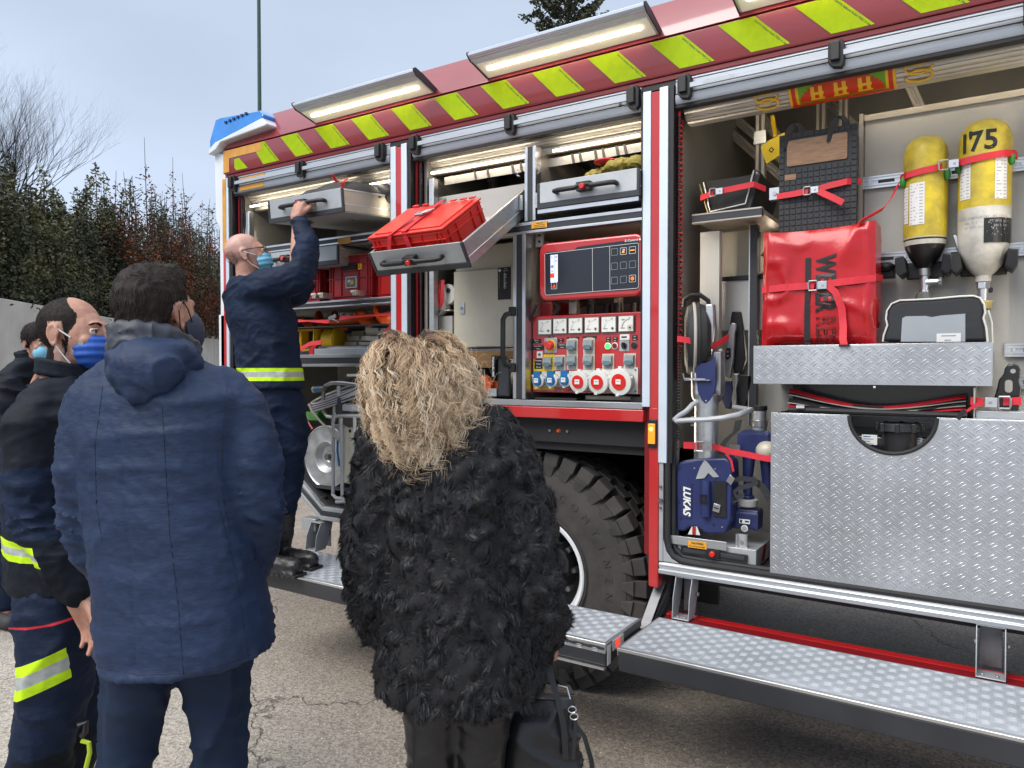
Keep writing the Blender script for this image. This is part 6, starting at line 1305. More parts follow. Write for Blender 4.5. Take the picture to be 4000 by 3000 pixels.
b.strap([(x, bag_y(x, zs) - .008, zs + (x - BX0) * .02) for x in (BX0 + .002, -.70, -.63, -.578)], (0, .001, .0135)); b.strap([(x, bag_y(x, zs) - .008, zs + .005 + (x + .54) * .09) for x in (-.548, -.48, -.42, BX1 - .004)], (0, .001, .0135)); b.strap([(BX1 - .004, BY + .02, 1.892), (BX1 + .006, .20, 1.90)], (0, .001, .0135))
b.strap([(-.535, BY - .012, 1.872), (-.50, BY - .022, 1.84), (-.478, BY - .020, 1.78), (-.472, BY - .018, 1.71), (-.468, -.004, 1.66), (-.462, -.008, 1.632)], [(.004, 0, .011), (.010, 0, .008), (.013, 0, .002), (.013, 0, 0), (.013, 0, 0), (.013, 0, 0)]); b.box(-.480, -.444, -.014, -.002, 1.632, 1.640, 'black'); b.build('strap', t)
b = MB(); buckle(b, (-.562, bag_y(-.56, zs) - .010, 1.870), s=1.15); b.build('buckle', t, bev=.0006)
# black strap going up from the bag's corner to the rail
b = MB(); b.strap([(-.425, .05, 2.10), (-.40, .12, 2.13), (-.36, .20, 2.17), (-.335, .25, 2.22), (-.315, .27, 2.275), (-.29, .27, 2.30)], [(.006, 0, .008)] * 6); tag(b.build('loose_strap', None), 'loose red strap tail running from the left cylinder down to the red bag', 'strap')
# ---- cylinders
mat('yellow_worn', (.74, .56, .03), .42, var=.25, vs=11, col2=(.33, .26, .04)); mat('white_worn', (.64, .62, .56), .45, var=.2, vs=12, col2=(.36, .35, .32)); mat('cyl_black', (.015, .015, .015), .3, var=.2)
def cylinder(cx, cy, r, zt, zb, kind, label):
    t = thing('air_cylinder', label, 'air cylinder', (cx, cy, zb - .22)); c = Vector((cx, cy, 0)); n = 36
    dome = [(0.001, zt), (r * .35, zt - r * .03), (r * .65, zt - r * .16), (r * .87, zt - r * .42), (r * .98, zt - r * .75), (r, zt - r)]
    low = [(r, zb + .05), (r * .98, zb + .015), (r * .90, zb - .02), (r * .72, zb - .055), (r * .45, zb - .085), (.022, zb - .10)]
    body_m = 'yellow_worn'; k = MB(); k.lathe(dome + [(r, (zt - r + zb + .05) / 2)], c, Z_, n, body_m)
    zsplit = zb + .012 if kind == 'a' else zb + .15
    k.lathe([(r, (zt - r + zb + .05) / 2 + .0), (r, zb + .05)] + ([(r * .985, zsplit)] if kind == 'a' else []) if kind == 'a' else [(r, (zt - r + zb + .05) / 2), (r, zsplit)], c, Z_, n, body_m)
    k.lathe(([(r * .985, zsplit)] if kind == 'a' else [(r, zsplit), (r, zb + .05)]) + (low[2:] if kind == 'a' else low[1:]), c, Z_, n, 'cyl_black' if kind == 'a' else 'white_worn'); k.build('vessel', t, angle=60)
    def patch(a0, a1, z0, z1, m, name='sticker', e=.0012, txt=None, ts=.02):
        q = MB(); m_ = 8
        for i in range(m_):
            t0, t1 = R_(a0 + (a1 - a0) * i / m_), R_(a0 + (a1 - a0) * (i + 1) / m_)
            q.quad(*[c + Vector(((r + e) * math.sin(tt), -(r + e) * math.cos(tt), z)) for tt, z in ((t0, z0), (t1, z0), (t1, z1), (t0, z1))], m)
        if m == 'white_label':
            for i in range(int((z1 - z0) / .012)):
                z = z1 - .008 - i * .012
                for (b0, b1) in ((.1, .1 + .5 * rnd.random()), (.68, .9)):
                    t0, t1 = R_(a0 + (a1 - a0) * b0), R_(a0 + (a1 - a0) * b1); q.quad(*[c + Vector(((r + e + .0005) * math.sin(tt), -(r + e + .0005) * math.cos(tt), zz_)) for tt, zz_ in ((t0, z - .0035), (t1, z - .0035), (t1, z), (t0, z))], 'grey_print')
        q.build(name, t, smooth=False)
    def wrap_text(s, ang, z, size, m, bold=.02, step=None, sx=1.0, vert=False):
        q = MB(); step = step or size * .62 / r
        for i, ch in enumerate(s):
            a = R_(ang) + (i - (len(s) - 1) / 2) * step * sx; k3 = MB(); k3.text(ch, (0, 0, 0), X_, Z_, size, m, bold=bold, ext=0, sx=sx)
            q.add([c + Vector(((r + .0018) * math.sin(a + v[0] / r), -(r + .0018) * math.cos(a + v[0] / r), z + v[2])) for v in k3.v], k3.f, m)
        q.build('lettering', t, smooth=False)
    if kind == 'a':
        patch(-68, -45, zt - .34, zt - .20, 'white_label'); patch(-40, 2, zt - .35, zt - .19, 'white_label')
        k = MB(); k.lathe([(r * .995, zb + .018), (r * .93, zb - .012)], c, Z_, n, 'white_worn', a0=0); k.build('collar', t)
        # torn black tail and pale shoulder ring
    else:
        for ch, an, sx_ in (('1', -47, 1.0), ("'", -31, .9), ('7', -19, .9), ('5', 13, .95)): wrap_text(ch, an, zt - .097, .100, 'cyl_black', bold=.022, sx=sx_)
        patch(-62, -30, zt - .30, zt - .15, 'white_label'); patch(22, 52, zt - .31, zt - .14, 'white_label')
        for i, (a0, s_) in enumerate(((-30, 'AIRE COMPRIMIDO'), (30, 'EN 12245'), (-30, 'VOL 9,0 L'), (28, 'PT 450 bar'), (-28, 'PS 300 bar'), (30, '2015 CE'))): wrap_text(s_, a0 + 6, zsplit - .04 - (i // 2) * .017, .011, 'grey_print', bold=.01)
        patch(0, 78, zb - .0 + .015, zb + .105, 'cyl_black', 'torn_patch', .0015); 
        q = MB()
        for i in range(40): a = R_(rnd.uniform(4, 72)); z = rnd.uniform(zb + .03, zb + .10); d1 = rnd.uniform(-.05, .05); dz = rnd.uniform(-.012, .012); q.add([c + Vector(((r + .0024) * math.sin(tt), -(r + .0024) * math.cos(tt), z_)) for tt, z_ in ((a, z), (a + d1, z + dz), (a + d1 * .6 + .01, z + dz + .003))], [(0, 1, 2)], 'white_worn')
        q.build('scuffs', t, smooth=False)
    k = MB(); z = zb - .10
    if kind == 'a':
        k.cyl(c + Z_ * (z + .0), c + Z_ * (z - .028), .023, None, 16, 'steel'); k.cyl(c + Z_ * (z - .028), c + Z_ * (z - .085), .018, .016, 12, 'alu_bright'); k.cyl(c + Z_ * (z - .055), c + Vector((.055, -.01, z - .055)), .016, .014, 12, 'alu_bright'); k.cyl(c + Vector((.05, -.01, z - .055)), c + Vector((.062, -.012, z - .055)), .018, None, 6, 'steel'); k.cyl(c + Z_ * (z - .085), c + Z_ * (z - .092), .020, None, 12, 'alu_bright')
        k.build('valve', t, bev=.001); k = MB(); k.cyl(c + Z_ * (z - .092), c + Z_ * (z - .128), .026, .036, 9, 'meter_frame'); k.build('hand_wheel', t, bev=.004)
    else:
        k.cyl(c + Z_ * (z + .01), c + Z_ * (z - .02), .026, None, 16, 'white_worn'); k.cyl(c + Z_ * (z - .02), c + Z_ * (z - .045), .023, None, 6, 'alu_bright'); k.cyl(c + Z_ * (z - .045), c + Z_ * (z - .09), .018, .017, 12, 'alu_bright'); k.cyl(c + Z_ * (z - .05), c + Vector((.028, .012, z - .05)), .012, .01, 10, 'black'); k.build('valve', t, bev=.001)
        k = MB(); k.cyl(c + Z_ * (z - .09), c + Z_ * (z - .125), .034, .028, 10, 'gold_rubber'); k.build('hand_wheel', t, bev=.006)
    for a in (-62, 62): k = MB(); tt = R_(a); q = c + Vector(((r + .008) * math.sin(tt), -(r + .008) * math.cos(tt) , zt - .175 + .010 * (a > 0))); k.ell(q, .012, .010, .024, 'green_plastic', 12, 8); k.build('green_pad', truck)
    return t
mat('gold_rubber', (.42, .36, .14), .5, var=.1)
cylinder(-.224, .305, .076, 2.452, 2.040, 'a', 'shorter all-yellow air cylinder hanging valve down, left of the pair')
cylinder(-.030, .300, .086, 2.478, 1.995, 'b', "taller yellow and white air cylinder marked 1'75, right of the pair")
t = thing('cylinder_strap', 'red strap with steel buckle tying both air cylinders', 'strap', (-.1, .2, 2.28))
b = MB(); b.strap([(-.31, .29, 2.298), (-.285, .245, 2.298), (-.235, .222, 2.302), (-.185, .228, 2.308), (-.165, .235, 2.312)], (0, .001, .0125)); b.strap([(-.115, .24, 2.32), (-.085, .218, 2.318), (-.03, .208, 2.322), (.03, .22, 2.328), (.062, .26, 2.332), (.07, .31, 2.33)], (0, .001, .0125)); b.build('webbing', t)
b = MB(); buckle(b, (-.140, .228, 2.314), s=1.1); b.build('buckle', t, bev=.0006)
for x, w_ in ((-.224, .085), (-.030, .095)):      # black cradles
    b = MB()
    for s in (-1, 1): b.prism([(x + s * (w_ - .02), .23, 1.985), (x + s * (w_ + .012), .22, 1.98), (x + s * (w_ + .010), .22, 1.925), (x + s * (w_ - .005), .23, 1.905), (x + s * (w_ - .03), .24, 1.925)], (0, 0, 0), (0, .12, 0), 'black')
    b.box(x - w_ + .02, x + w_ - .02, .34, .37, 1.905, 1.965, 'black'); b.build('cylinder_cradle', truck, bev=.004)
b = MB(); b.ell((-.36, .30, 1.955), .035, .03, .020, 'black'); b.box(-.40, -.33, .30, .37, 1.915, 1.950, 'black'); b.build('rail_clamp', truck, bev=.003)
b = MB(); b.cyl((-.127, .26, 1.97), (-.127, .26, 1.915), .008, None, 10, 'alu_bright'); b.build('bolt', truck)
b = MB(); b.obox((-.115, .34, 2.03), (.008, 0, 0), (0, .008, 0), (-.01, 0, .035), 'alu_bright'); b.build('rail_fitting', truck, bev=.003)
for i in range(2): b = MB(); b.box(-.44 + i * .006, -.40 + i * .006, .375, .384, 2.03 + i * .03, 2.045 + i * .03, 'alu_bright'); b.build('rail_fitting', truck)
# ---- black case with white piping
t = thing('black_case', 'black soft case with white piping and clear pocket right of the red bag', 'case', (-.18, .15, 1.64))
pts = [P('S', 3350 + x / 3.386, 850 + y / 3.386, .10) for x, y in ((335, 1640), (345, 1560), (395, 1420), (375, 1340), (390, 1230), (450, 1140), (560, 1095), (700, 1090), (1000, 1075), (1350, 1042), (1530, 1035), (1620, 1062), (1675, 1150), (1690, 1250), (1665, 1330), (1700, 1450), (1720, 1640))]
b = MB(); b.prism([(p.x, .10, p.z) for p in pts], (0, 0, 0), (0, .14, 0), 'bag_black'); b.build('shell', t, bev=.012, seg=3)
b = MB(); b.tube([(p.x, .098, p.z) for p in pts], .0035, 6, 'white_plastic'); b.tube([(pts[-1].x + .014, .16, pts[-1].z), (pts[-2].x + .016, .16, pts[-2].z + .02), (pts[-4].x + .008, .17, pts[-4].z + .01)], .0035, 6, 'white_plastic'); b.build('piping', t)
q = [P('S', 3350 + x / 3.386, 850 + y / 3.386, .096) for x, y in ((572, 1640), (590, 1330), (640, 1305), (900, 1300), (980, 1316), (1100, 1295), (1425, 1270), (1425, 1640))]
b = MB(); b.prism([(p.x, .096, p.z) for p in q], (0, 0, 0), (0, .003, 0), 'bag_window'); b.build('pocket', t)
a, c = P('S', 3350 + 1045 / 3.386, 850 + 1535 / 3.386, .094), P('S', 3350 + 1365 / 3.386, 850 + 1640 / 3.386, .094); b = MB(); b.box(a.x, c.x, .0945, .0958, c.z, a.z, 'white_label'); b.box(a.x + .015, c.x - .015, .0938, .0944, a.z - .010, a.z - .006, 'grey_print'); b.box(a.x + .025, c.x - .03, .0938, .0944, a.z - .026, a.z - .022, 'grey_print'); b.build('label_card', t, smooth=False)
# ---- round black case at left with handle and strap
t = thing('round_black_case', 'round black hard case with carrying handle standing at the left edge of the bay', 'case', (-1.07, .2, 1.50))
b = MB(); c = Vector((-1.085, .14, 1.675)); ax = Vector((.92, .38, 0)).normalized()
b.lathe([(0, -.045), (.10, -.045), (.145, -.035), (.160, -.010), (.160, .010), (.150, .040), (.12, .06), (0, .062)], c, ax, 40, 'rubber'); b.lathe([(.1605, -.014), (.164, -.010), (.164, -.004), (.1605, -.001)], c, ax, 40, 'cable'); b.lathe([(.1605, .004), (.164, .007), (.164, .012), (.1605, .015)], c, ax, 40, 'rubber'); b.build('shell', t)
b = MB(); b.tube([c + Vector((-.045, -.02, .145)), c + Vector((-.042, -.02, .175)), c + Vector((-.015, -.01, .195)), c + Vector((.02, 0, .195)), c + Vector((.05, .02, .17)), c + Vector((.055, .02, .14))], .010, 8, 'rubber'); b.build('handle', t)
b = MB(); b.strap([c + Vector((-.02, -.165, -.0)), c + Vector((.02, -.155, -.006)), c + Vector((.06, -.12, -.02)), c + Vector((.10, -.06, -.03)), c + Vector((.14, .02, .01))], [(0, .001, .0125)] * 5); b.build('strap', t)
b = MB(); b.tube([(-1.13 + .035, .02, 1.53), (-1.09, .02, 1.508), (-1.0, .02, 1.505)], .004, 6, 'alu_bright'); b.box(-1.09, -.98, .02, .25, 1.50, 1.504, 'alu_bright'); b.build('case_support', truck)
# ---- spreader tool (combi): column, blue shield, silver arms, blue motor housing
t = thing('rescue_spreader', 'upright silver and navy hydraulic spreader with ring handle and triangle emblem', 'rescue tool', (-1.03, .1, .85))
cx = -1.018; Yt = .09
b = MB(); b.cyl((cx, Yt, 1.14), (cx, Yt, 1.47), .050, .048, 32, 'alu'); b.cyl((cx, Yt, 1.142), (cx, Yt, 1.165), .054, None, 32, 'tool_blue'); b.build('column', t)
me = organic([('b', (cx + .055, Yt, 1.53), (.016, .03, .09), None), ('c', (cx + .045, Yt, 1.46), .035, (cx + .06, Yt, 1.62), .018), ('c', (cx - .02, Yt, 1.44), .045, (cx - .055, Yt - .005, 1.60), .012), ('c', (cx + .02, Yt + .02, 1.44), .045, (cx + .05, Yt + .02, 1.56), .02)], .006, 3); paint(me, None, ['steel']); link(me, 'head_casting', t)
b = MB(); q = [P('E', *p, .035) for p in ((405, 868), (430, 920), (470, 940), (530, 940), (590, 905), (622, 862), (624, 1150), (610, 1240), (570, 1310), (530, 1345), (490, 1310), (455, 1240), (430, 1080))]
ctr = sum(((Vector(p)) for p in q), Vector()) / len(q); b.prism([(p.x, .030 + 3.5 * (p.x - ctr.x) ** 2, p.z) for p in q], (0, 0, 0), (0, .006, 0), 'tool_blue'); qq = P('E', 531, 1317, .028); b.cyl(qq, qq - Y_ * .003, .004, None, 10, 'alu_bright'); b.build('blue_shield', t, bev=.004)
b = MB(); q = [P('E', *p, .07) for p in ((528, 352), (600, 350), (606, 450), (604, 620), (590, 760), (566, 880), (540, 925), (508, 925), (500, 800), (510, 620), (525, 450))]
b.prism([(p.x, .065, p.z) for p in q], (0, 0, 0), (0, .03, 0), 'alu'); b.build('spreader_arm', t, bev=.006); b = MB(); q = [P('E', *p, .10) for p in ((603, 352), (612, 500), (625, 640), (628, 780), (600, 780), (606, 500))]; b.prism([(p.x, .10, p.z) for p in q], (0, 0, 0), (0, .03, 0), 'steel_dark'); b.build('spreader_arm', t, bev=.004)
b = MB(); b.cyl((cx - .045, .05, 1.605), (cx - .045, .12, 1.605), .022, None, 16, 'steel'); b.cyl((cx - .02, .04, 1.60), (cx - .02, .1, 1.60), .018, None, 14, 'steel_dark'); b.build('pivot', t, bev=.002)
b = MB(); q = [P('E', *p, -.02) for p in ((455, 1330), (400, 1325), (355, 1360), (320, 1420), (265, 1470), (240, 1500), (270, 1512), (400, 1502), (560, 1498), (720, 1482), (850, 1455), (905, 1430))]
pts = [Vector((p.x, y, p.z)) for p, y in zip(q, (.08, .06, .03, .0, -.03, -.045, -.06, -.065, -.06, -.05, -.03, .0))]; pts = [pts[0] + Vector((.0, .02, 0))] + pts + [pts[-1] + Vector((.01, .06, .006)), pts[-1] + Vector((-.08, .12, .012))]; b.tube(pts, .011, 10, 'alu_matt'); b.build('ring_handle', t)
pf = [P('F', *p, .035) for p in ((200, 560), (330, 535), (520, 530), (565, 560), (570, 660), (560, 980), (520, 1080), (380, 1080), (345, 1050), (310, 1030), (260, 1030), (230, 1060), (170, 1062), (165, 640), (180, 575))]
b = MB(); b.prism([(p.x, .035, p.z) for p in pf], (0, 0, 0), (0, .11, 0), 'tool_blue'); body = b.build('motor_housing', t, bev=.010, seg=3)
b = MB(); q = [P('F', *p, .0) for p in ((375, 700), (415, 700), (425, 760), (425, 960), (400, 965), (380, 955), (375, 800))]
a, c = P('F', 438, 695, .03), P('F', 520, 960, .03); b.box(a.x, c.x + .004, .028, .0345, c.z, a.z, 'black'); b.build('grip_opening', t)
b = MB(); a = P('F', 378, 700, .02); c = P('F', 378, 950, .02); b.tube([(a.x, .028, a.z), (a.x, .018, (a.z + c.z) / 2), (c.x, .028, c.z)], [.020, .022, .020], 14, 'tool_blue')
for i in range(8): b.box(a.x - .016, a.x + .016, -.004, .0, (a.z + c.z) / 2 - .018 + i * .005, (a.z + c.z) / 2 - .0155 + i * .005, 'black')
b.build('grip', t)
b = MB(); q = [P('F', *p, .032) for p in ((372, 548), (392, 560), (478, 668), (438, 672), (400, 640), (372, 678), (310, 684), (340, 600))]
b.prism([(p.x, .032, p.z) for p in q], (0, 0, 0), (0, -.0015, 0), 'alu_matt'); b.build('triangle_emblem', t, smooth=False)
b = MB(); a, c = P('F', 207, 712, .033), P('F', 280, 968, .033); b.box(a.x, c.x, .0315, .0345, c.z, a.z, 'tool_blue'); m_ = P('F', 243, 840, .0305); b.text('LUKAS', m_, (0, 0, -1), X_, .043, 'meter_white', bold=.04, sx=.95, shear=.22); b.build('lettering', t, smooth=False)
b = MB()
for (x, y) in ((193, 606), (187, 850), (200, 970), (438, 1012), (510, 830)): q = P('F', x, y, .034); b.cyl(q, q - Y_ * .002, .0038, None, 8, 'black')
for (x, y) in ((300, 606), (450, 610), (500, 1030)): q = P('F', x, y, .034); b.cyl(q, q - Y_ * .002, .0038, None, 8, 'alu_bright')
b.build('screw', t, kind='stuff')
b = MB(); q = [P('F', *p, .030) for p in ((252, 1082), (280, 1028), (318, 1028), (340, 1088))]; b.prism([(p.x, .030, p.z) for p in q], (0, 0, 0), (0, .004, 0), 'white_plastic'); q = P('F', 297, 1055, .028); b.box(q.x - .007, q.x + .007, .026, .0298, q.z - .018, q.z + .016, 'red_plastic_dull'); b.build('latch', t)
b = MB(); b.strap([P('F', 222, 440, .02), P('F', 330, 445, .015)], (0, .001, .014), m='red_web'); b.strap([P('F', 430, 450, .01), P('F', 480, 462, .03), P('F', 530, 480, .03), P('F', 640, 500, .02), P('F', 760, 525, .02), P('F', 870, 545, .02)], [(0, .001, .012)] * 6, m='red_web'); b.strap([P('F', 530, 505, .02), P('F', 565, 550, .02), P('F', 580, 630, .02)], (.004, 0, .002), m='red_web'); buckle(b, P('F', 378, 452, .005), s=1.2); tag(b.build('tool_strap', None), 'red strap with buckle holding both rescue tools upright', 'strap')
# ---- second tool: cutter behind, with pale cap and battery foot
t = thing('rescue_cutter', 'navy rescue cutter on a battery foot beside the chequer plate drawer', 'rescue tool', (-.83, .15, .80))
me = organic([('b', (-.83, .17, 1.235), (.065, .05, .045), None), ('c', (-.86, .16, 1.26), .035, (-.78, .16, 1.25), .04), ('c', (-.855, .16, 1.19), .028, (-.86, .16, 1.10), .022), ('c', (-.86, .16, 1.12), .018, (-.86, .16, 1.02), .020), ('c', (-.79, .18, 1.2), .03, (-.78, .18, 1.02), .02)], .006, 3); paint(me, None, ['tool_blue']); link(me, 'body', t)
b = MB(); b.cyl((-.86, .16, 1.015), (-.86, .16, 1.0), .026, None, 16, 'tool_blue'); b.cyl((-.86, .16, 1.0), (-.86, .16, .968), .043, .040, 12, 'white_plastic'); b.build('ring_nut', t, bev=.004)
me = organic([('b', (-.855, .15, .915), (.052, .04, .035), None), ('b', (-.85, .16, .94), (.045, .04, .02), None)], .006, 2); paint(me, None, ['tool_blue']); link(me, 'battery_foot', t)
b = MB(); q = P('F', 660, 990, .10); b.box(q.x - .022, q.x + .022, .100, .104, q.z - .009, q.z + .009, 'white_label'); b.box(q.x - .018, q.x - .010, .0985, .0998, q.z - .006, q.z + .006, 'black'); b.box(q.x + .002, q.x + .018, .0985, .0998, q.z - .002, q.z + .004, 'black'); q = P('F', 660, 1040, .10); b.cyl((q.x, .104, q.z), (q.x, .100, q.z), .014, None, 16, 'meter_white'); b.cyl((q.x, .100, q.z), (q.x, .0985, q.z), .010, None, 16, 'bag_window'); b.build('power_button', t, smooth=False)
b = MB(); q = P('F', 820, 480, .12); b.ell(q, .045, .04, .04, 'panel_cream'); q = P('F', 590, 455, .10); b.obox(q, (.022, 0, 0), (0, .004, 0), (0, 0, .010), 'alu_bright'); b.build('end_cap', t)
b = MB(); q = P('E', 1060, 1480, .25); b.cyl((q.x, .25, 1.28), (q.x, .25, q.z + .03), .032, .030, 20, 'zinc'); b.cyl((q.x, .25, q.z + .03), (q.x, .25, q.z + .05), .034, None, 12, 'black'); b.cyl((q.x, .25, 1.33), (q.x, .25, 1.30), .036, None, 20, 'steel'); b.build('stub_pipe', t, bev=.002)
# cutter head behind: dark V with silver arm
t = thing('cutter_blades', 'silver and black tool arms standing between spreader and red bag', 'rescue tool', (-.95, .3, 1.33))
def ppoly(k, pts, Y, th, m, mb): q = [P(k, *p, Y) for p in pts]; mb.prism([(p.x, Y, p.z) for p in q], (0, 0, 0), (0, th, 0), m)
b = MB(); ppoly('E', ((785, 425), (872, 425), (900, 600), (925, 900), (880, 1050), (810, 1050), (745, 700)), .34, .03, 'black', b); b.build('black_arm', t, bev=.005)
b = MB(); ppoly('E', ((765, 560), (790, 535), (825, 545), (828, 600), (815, 640), (812, 700), (800, 900), (765, 1090), (705, 1085), (720, 850), (745, 640)), .30, .025, 'alu', b); b.build('silver_arm', t, bev=.004)
b = MB(); ppoly('E', ((735, 790), (775, 790), (775, 880), (745, 908), (722, 890)), .294, .004, 'black', b)
for y in (826, 868): q = P('E', 748, y, .292); b.cyl(q, q - Y_ * .003, .005, None, 10, 'alu_bright')
b.build('bolt_plate', t)
b = MB(); ppoly('E', ((780, 1050), (830, 1040), (850, 1100), (830, 1200), (840, 1400), (800, 1420), (780, 1300), (795, 1200)), .28, .04, 'steel', b); ppoly('E', ((835, 1050), (985, 1060), (990, 1110), (950, 1300), (905, 1400), (860, 1380), (845, 1200)), .30, .05, 'black', b); ppoly('E', ((690, 1120), (780, 1120), (800, 1250), (770, 1400), (720, 1390), (690, 1300)), .30, .05, 'tool_blue', b); ppoly('E', ((855, 720), (875, 720), (880, 1040), (845, 1040)), .40, .02, 'steel', b); ppoly('E', ((885, 700), (905, 690), (925, 1000), (890, 1050)), .42, .02, 'panel_dark', b); b.build('head_casting', t, bev=.005)
# loose black webbing around the tools
t = thing('black_harness', 'black carrying harness tangled round the rescue cutter', 'harness', (-.9, .05, 1.0))
b = MB(); b.strap([P('F', *p, .04) for p in ((620, 260), (600, 340), (540, 390), (500, 440), (490, 500), (505, 580), (535, 660), (560, 700))], [(.014, 0, .004)] * 8, m='bag_black'); b.strap([P('F', *p, .03) for p in ((525, 700), (490, 760), (470, 820), (455, 880))], [(.010, 0, .003)] * 4, m='bag_black'); b.strap([P('F', *p, .05) for p in ((560, 700), (640, 680), (740, 690), (760, 710), (700, 730), (620, 750), (580, 780), (610, 815), (660, 800))], [(0, 0, .010)] * 9, m='bag_black'); b.strap([P('F', *p, .06) for p in ((740, 700), (790, 740), (830, 800), (850, 830))], [(.012, 0, .008)] * 4, m='bag_black'); b.tube([P('F', *p, .05) for p in ((490, 855), (560, 860), (640, 830))], .002, 5, 'cable_dark'); b.build('webbing', t)
b = MB(); q = P('F', 460, 892, .025); b.obox(q, (.014, 0, -.003), (0, .005, 0), (.003, 0, .016), 'alu_bright'); b.obox(q - Y_ * .006, (.010, 0, -.002), (0, .001, 0), (0, 0, .003), 'black'); q = P('F', 560, 690, .03); b.obox(q, (.010, 0, -.008), (0, .003, 0), (.008, 0, .014), 'alu_bright'); b.build('buckle', t, bev=.001)
# ---- low drawer under the tools with handle and CAUTION sticker
x0, x1 = -1.128, -.79
b = MB(); b.box(x0, x1, .03, .034, .742, .815, 'bag_window' if 0 else 'alu_matt'); b.box(x1 - .004, x1, .034, .40, .742, .815, 'alu_matt'); b.box(x0, x0 + .004, .034, .40, .742, .815, 'alu_matt'); b.box(x0, x1, .034, .4, .812, .816, 'alu_matt'); d5 = b.build('tool_drawer', truck, bev=.0015)
b = MB(); q = [P('F', *p, .015) for p in ((142, 1062), (582, 1125), (582, 1190), (142, 1138))]; b.box(-1.148, -.905, .012, .017, .802, .838, 'alu'); b.build('lip_plate', d5, bev=.001)
c_ = Vector((-.962, .030, .778)); b = MB(); b.box(c_.x - .140, c_.x + .140, .018, .0295, c_.z - .016, c_.z + .016, 'black'); b.box(c_.x - .128, c_.x + .128, .0165, .0185, c_.z - .006, c_.z + .010, 'dark_frame'); b.box(c_.x - .030, c_.x + .030, .010, .029, c_.z - .012, c_.z + .020, 'black'); b.build('handle', d5, bev=.004)
b = MB(); b.cyl((c_.x, .012, c_.z + .004), (c_.x, -.002, c_.z + .004), .0125, .011, 16, 'red_knob'); b.build('button', d5, bev=.002)
b = MB(); a, c = P('F', 255, 1158, .012), P('F', 388, 1215, .012); b.box(a.x, c.x, .0265, .0295, .792, .822, 'amber_sticker'); m_ = Vector(((a.x + c.x) / 2, .0258, .811)); b.box(a.x, c.x, .0100, .0118, .797, .8255, 'amber_sticker'); m_.y = .0092; m_.z = .817; b.text('CAUTION!', m_, X_, Z_, .011, 'black', bold=.03); b.text('Do not use as step!', m_ - Z_ * .012, X_, Z_, .0085, 'black', bold=.02); b.build('caution_sticker', d5, smooth=False)
b = MB(); b.prism([(x1 + .0006, .10, .748), (x1 + .0006, .16, .748), (x1 + .0006, .20, .81), (x1 + .0006, .14, .81)], (0, 0, 0), (.0008, 0, 0), 'red_plastic_dull'); b.prism([(x1 + .0006, .165, .748), (x1 + .0006, .22, .748), (x1 + .0006, .26, .81), (x1 + .0006, .205, .81)], (0, 0, 0), (.0008, 0, 0), 'white_plastic'); b.build('hazard_tape', d5)
q = P('F', 645, 1140, .06); b = MB(); b.box(q.x - .025, q.x + .022, .06, .064, .816, .868, 'alu_matt'); b.box(q.x - .025, q.x - .018, .05, .06, .816, .868, 'alu_bright'); b.box(q.x + .015, q.x + .022, .05, .06, .816, .868, 'alu_bright'); b.cyl((q.x - .002, .06, .835), (q.x - .002, .056, .835), .007, None, 10, 'steel'); b.build('foot_bracket', truck)
# ---- black eye bracket and red strap at the right end
t = thing('black_eye_bracket', 'black plastic bracket with oval hole at the right picture edge', 'bracket', (.06, .08, 1.40))
b = MB(); q = [P('H', *p, .09) for p in ((1830, 740), (1855, 660), (1870, 590), (1910, 540), (1920, 490), (1950, 462), (1990, 456), (2030, 470), (2050, 500), (2045, 560), (2035, 600), (2055, 650), (2045, 740), (2035, 838), (1900, 838), (1820, 790))]
b.prism([(p.x, .09, p.z) for p in q], (0, 0, 0), (0, .03, 0), 'black_gloss'); b.build('body', t, bev=.005)
b = MB(); q = P('H', 1985, 518, .088); b.cyl(q, q - Y_ * .002, .008, None, 14, 'cable'); q = P('H', 1950, 640, .088); plate(b, q, .011, .022, .010, -.001, .002, 'cable'); b.build('hole_insert', t)
t = thing('right_strap', 'short red strap with buckle over the black bracket', 'strap', P('H', 1850, 780, .0))
b = MB(); b.strap([P('H', *p, .03) for p in ((1640, 760), (1690, 762), (1750, 775))], [(0, .002, .014)] * 3); b.strap([P('H', *p, .0) for p in ((1725, 770), (1640, 820), (1580, 865), (1535, 885))], [(.008, 0, .013)] * 4); b.strap([P('H', *p, .03) for p in ((1905, 765), (1980, 762), (2055, 758))], [(0, .001, .013)] * 3); q = P('H', 1565, 868, -.002); b.obox(q, (.006, 0, -.005), (0, .003, 0), (.011, 0, .016), 'black'); b.build('webbing', t)
b = MB(); buckle(b, P('H', 1850, 772, .02), s=-1.25); b.build('buckle', t, bev=.0006)
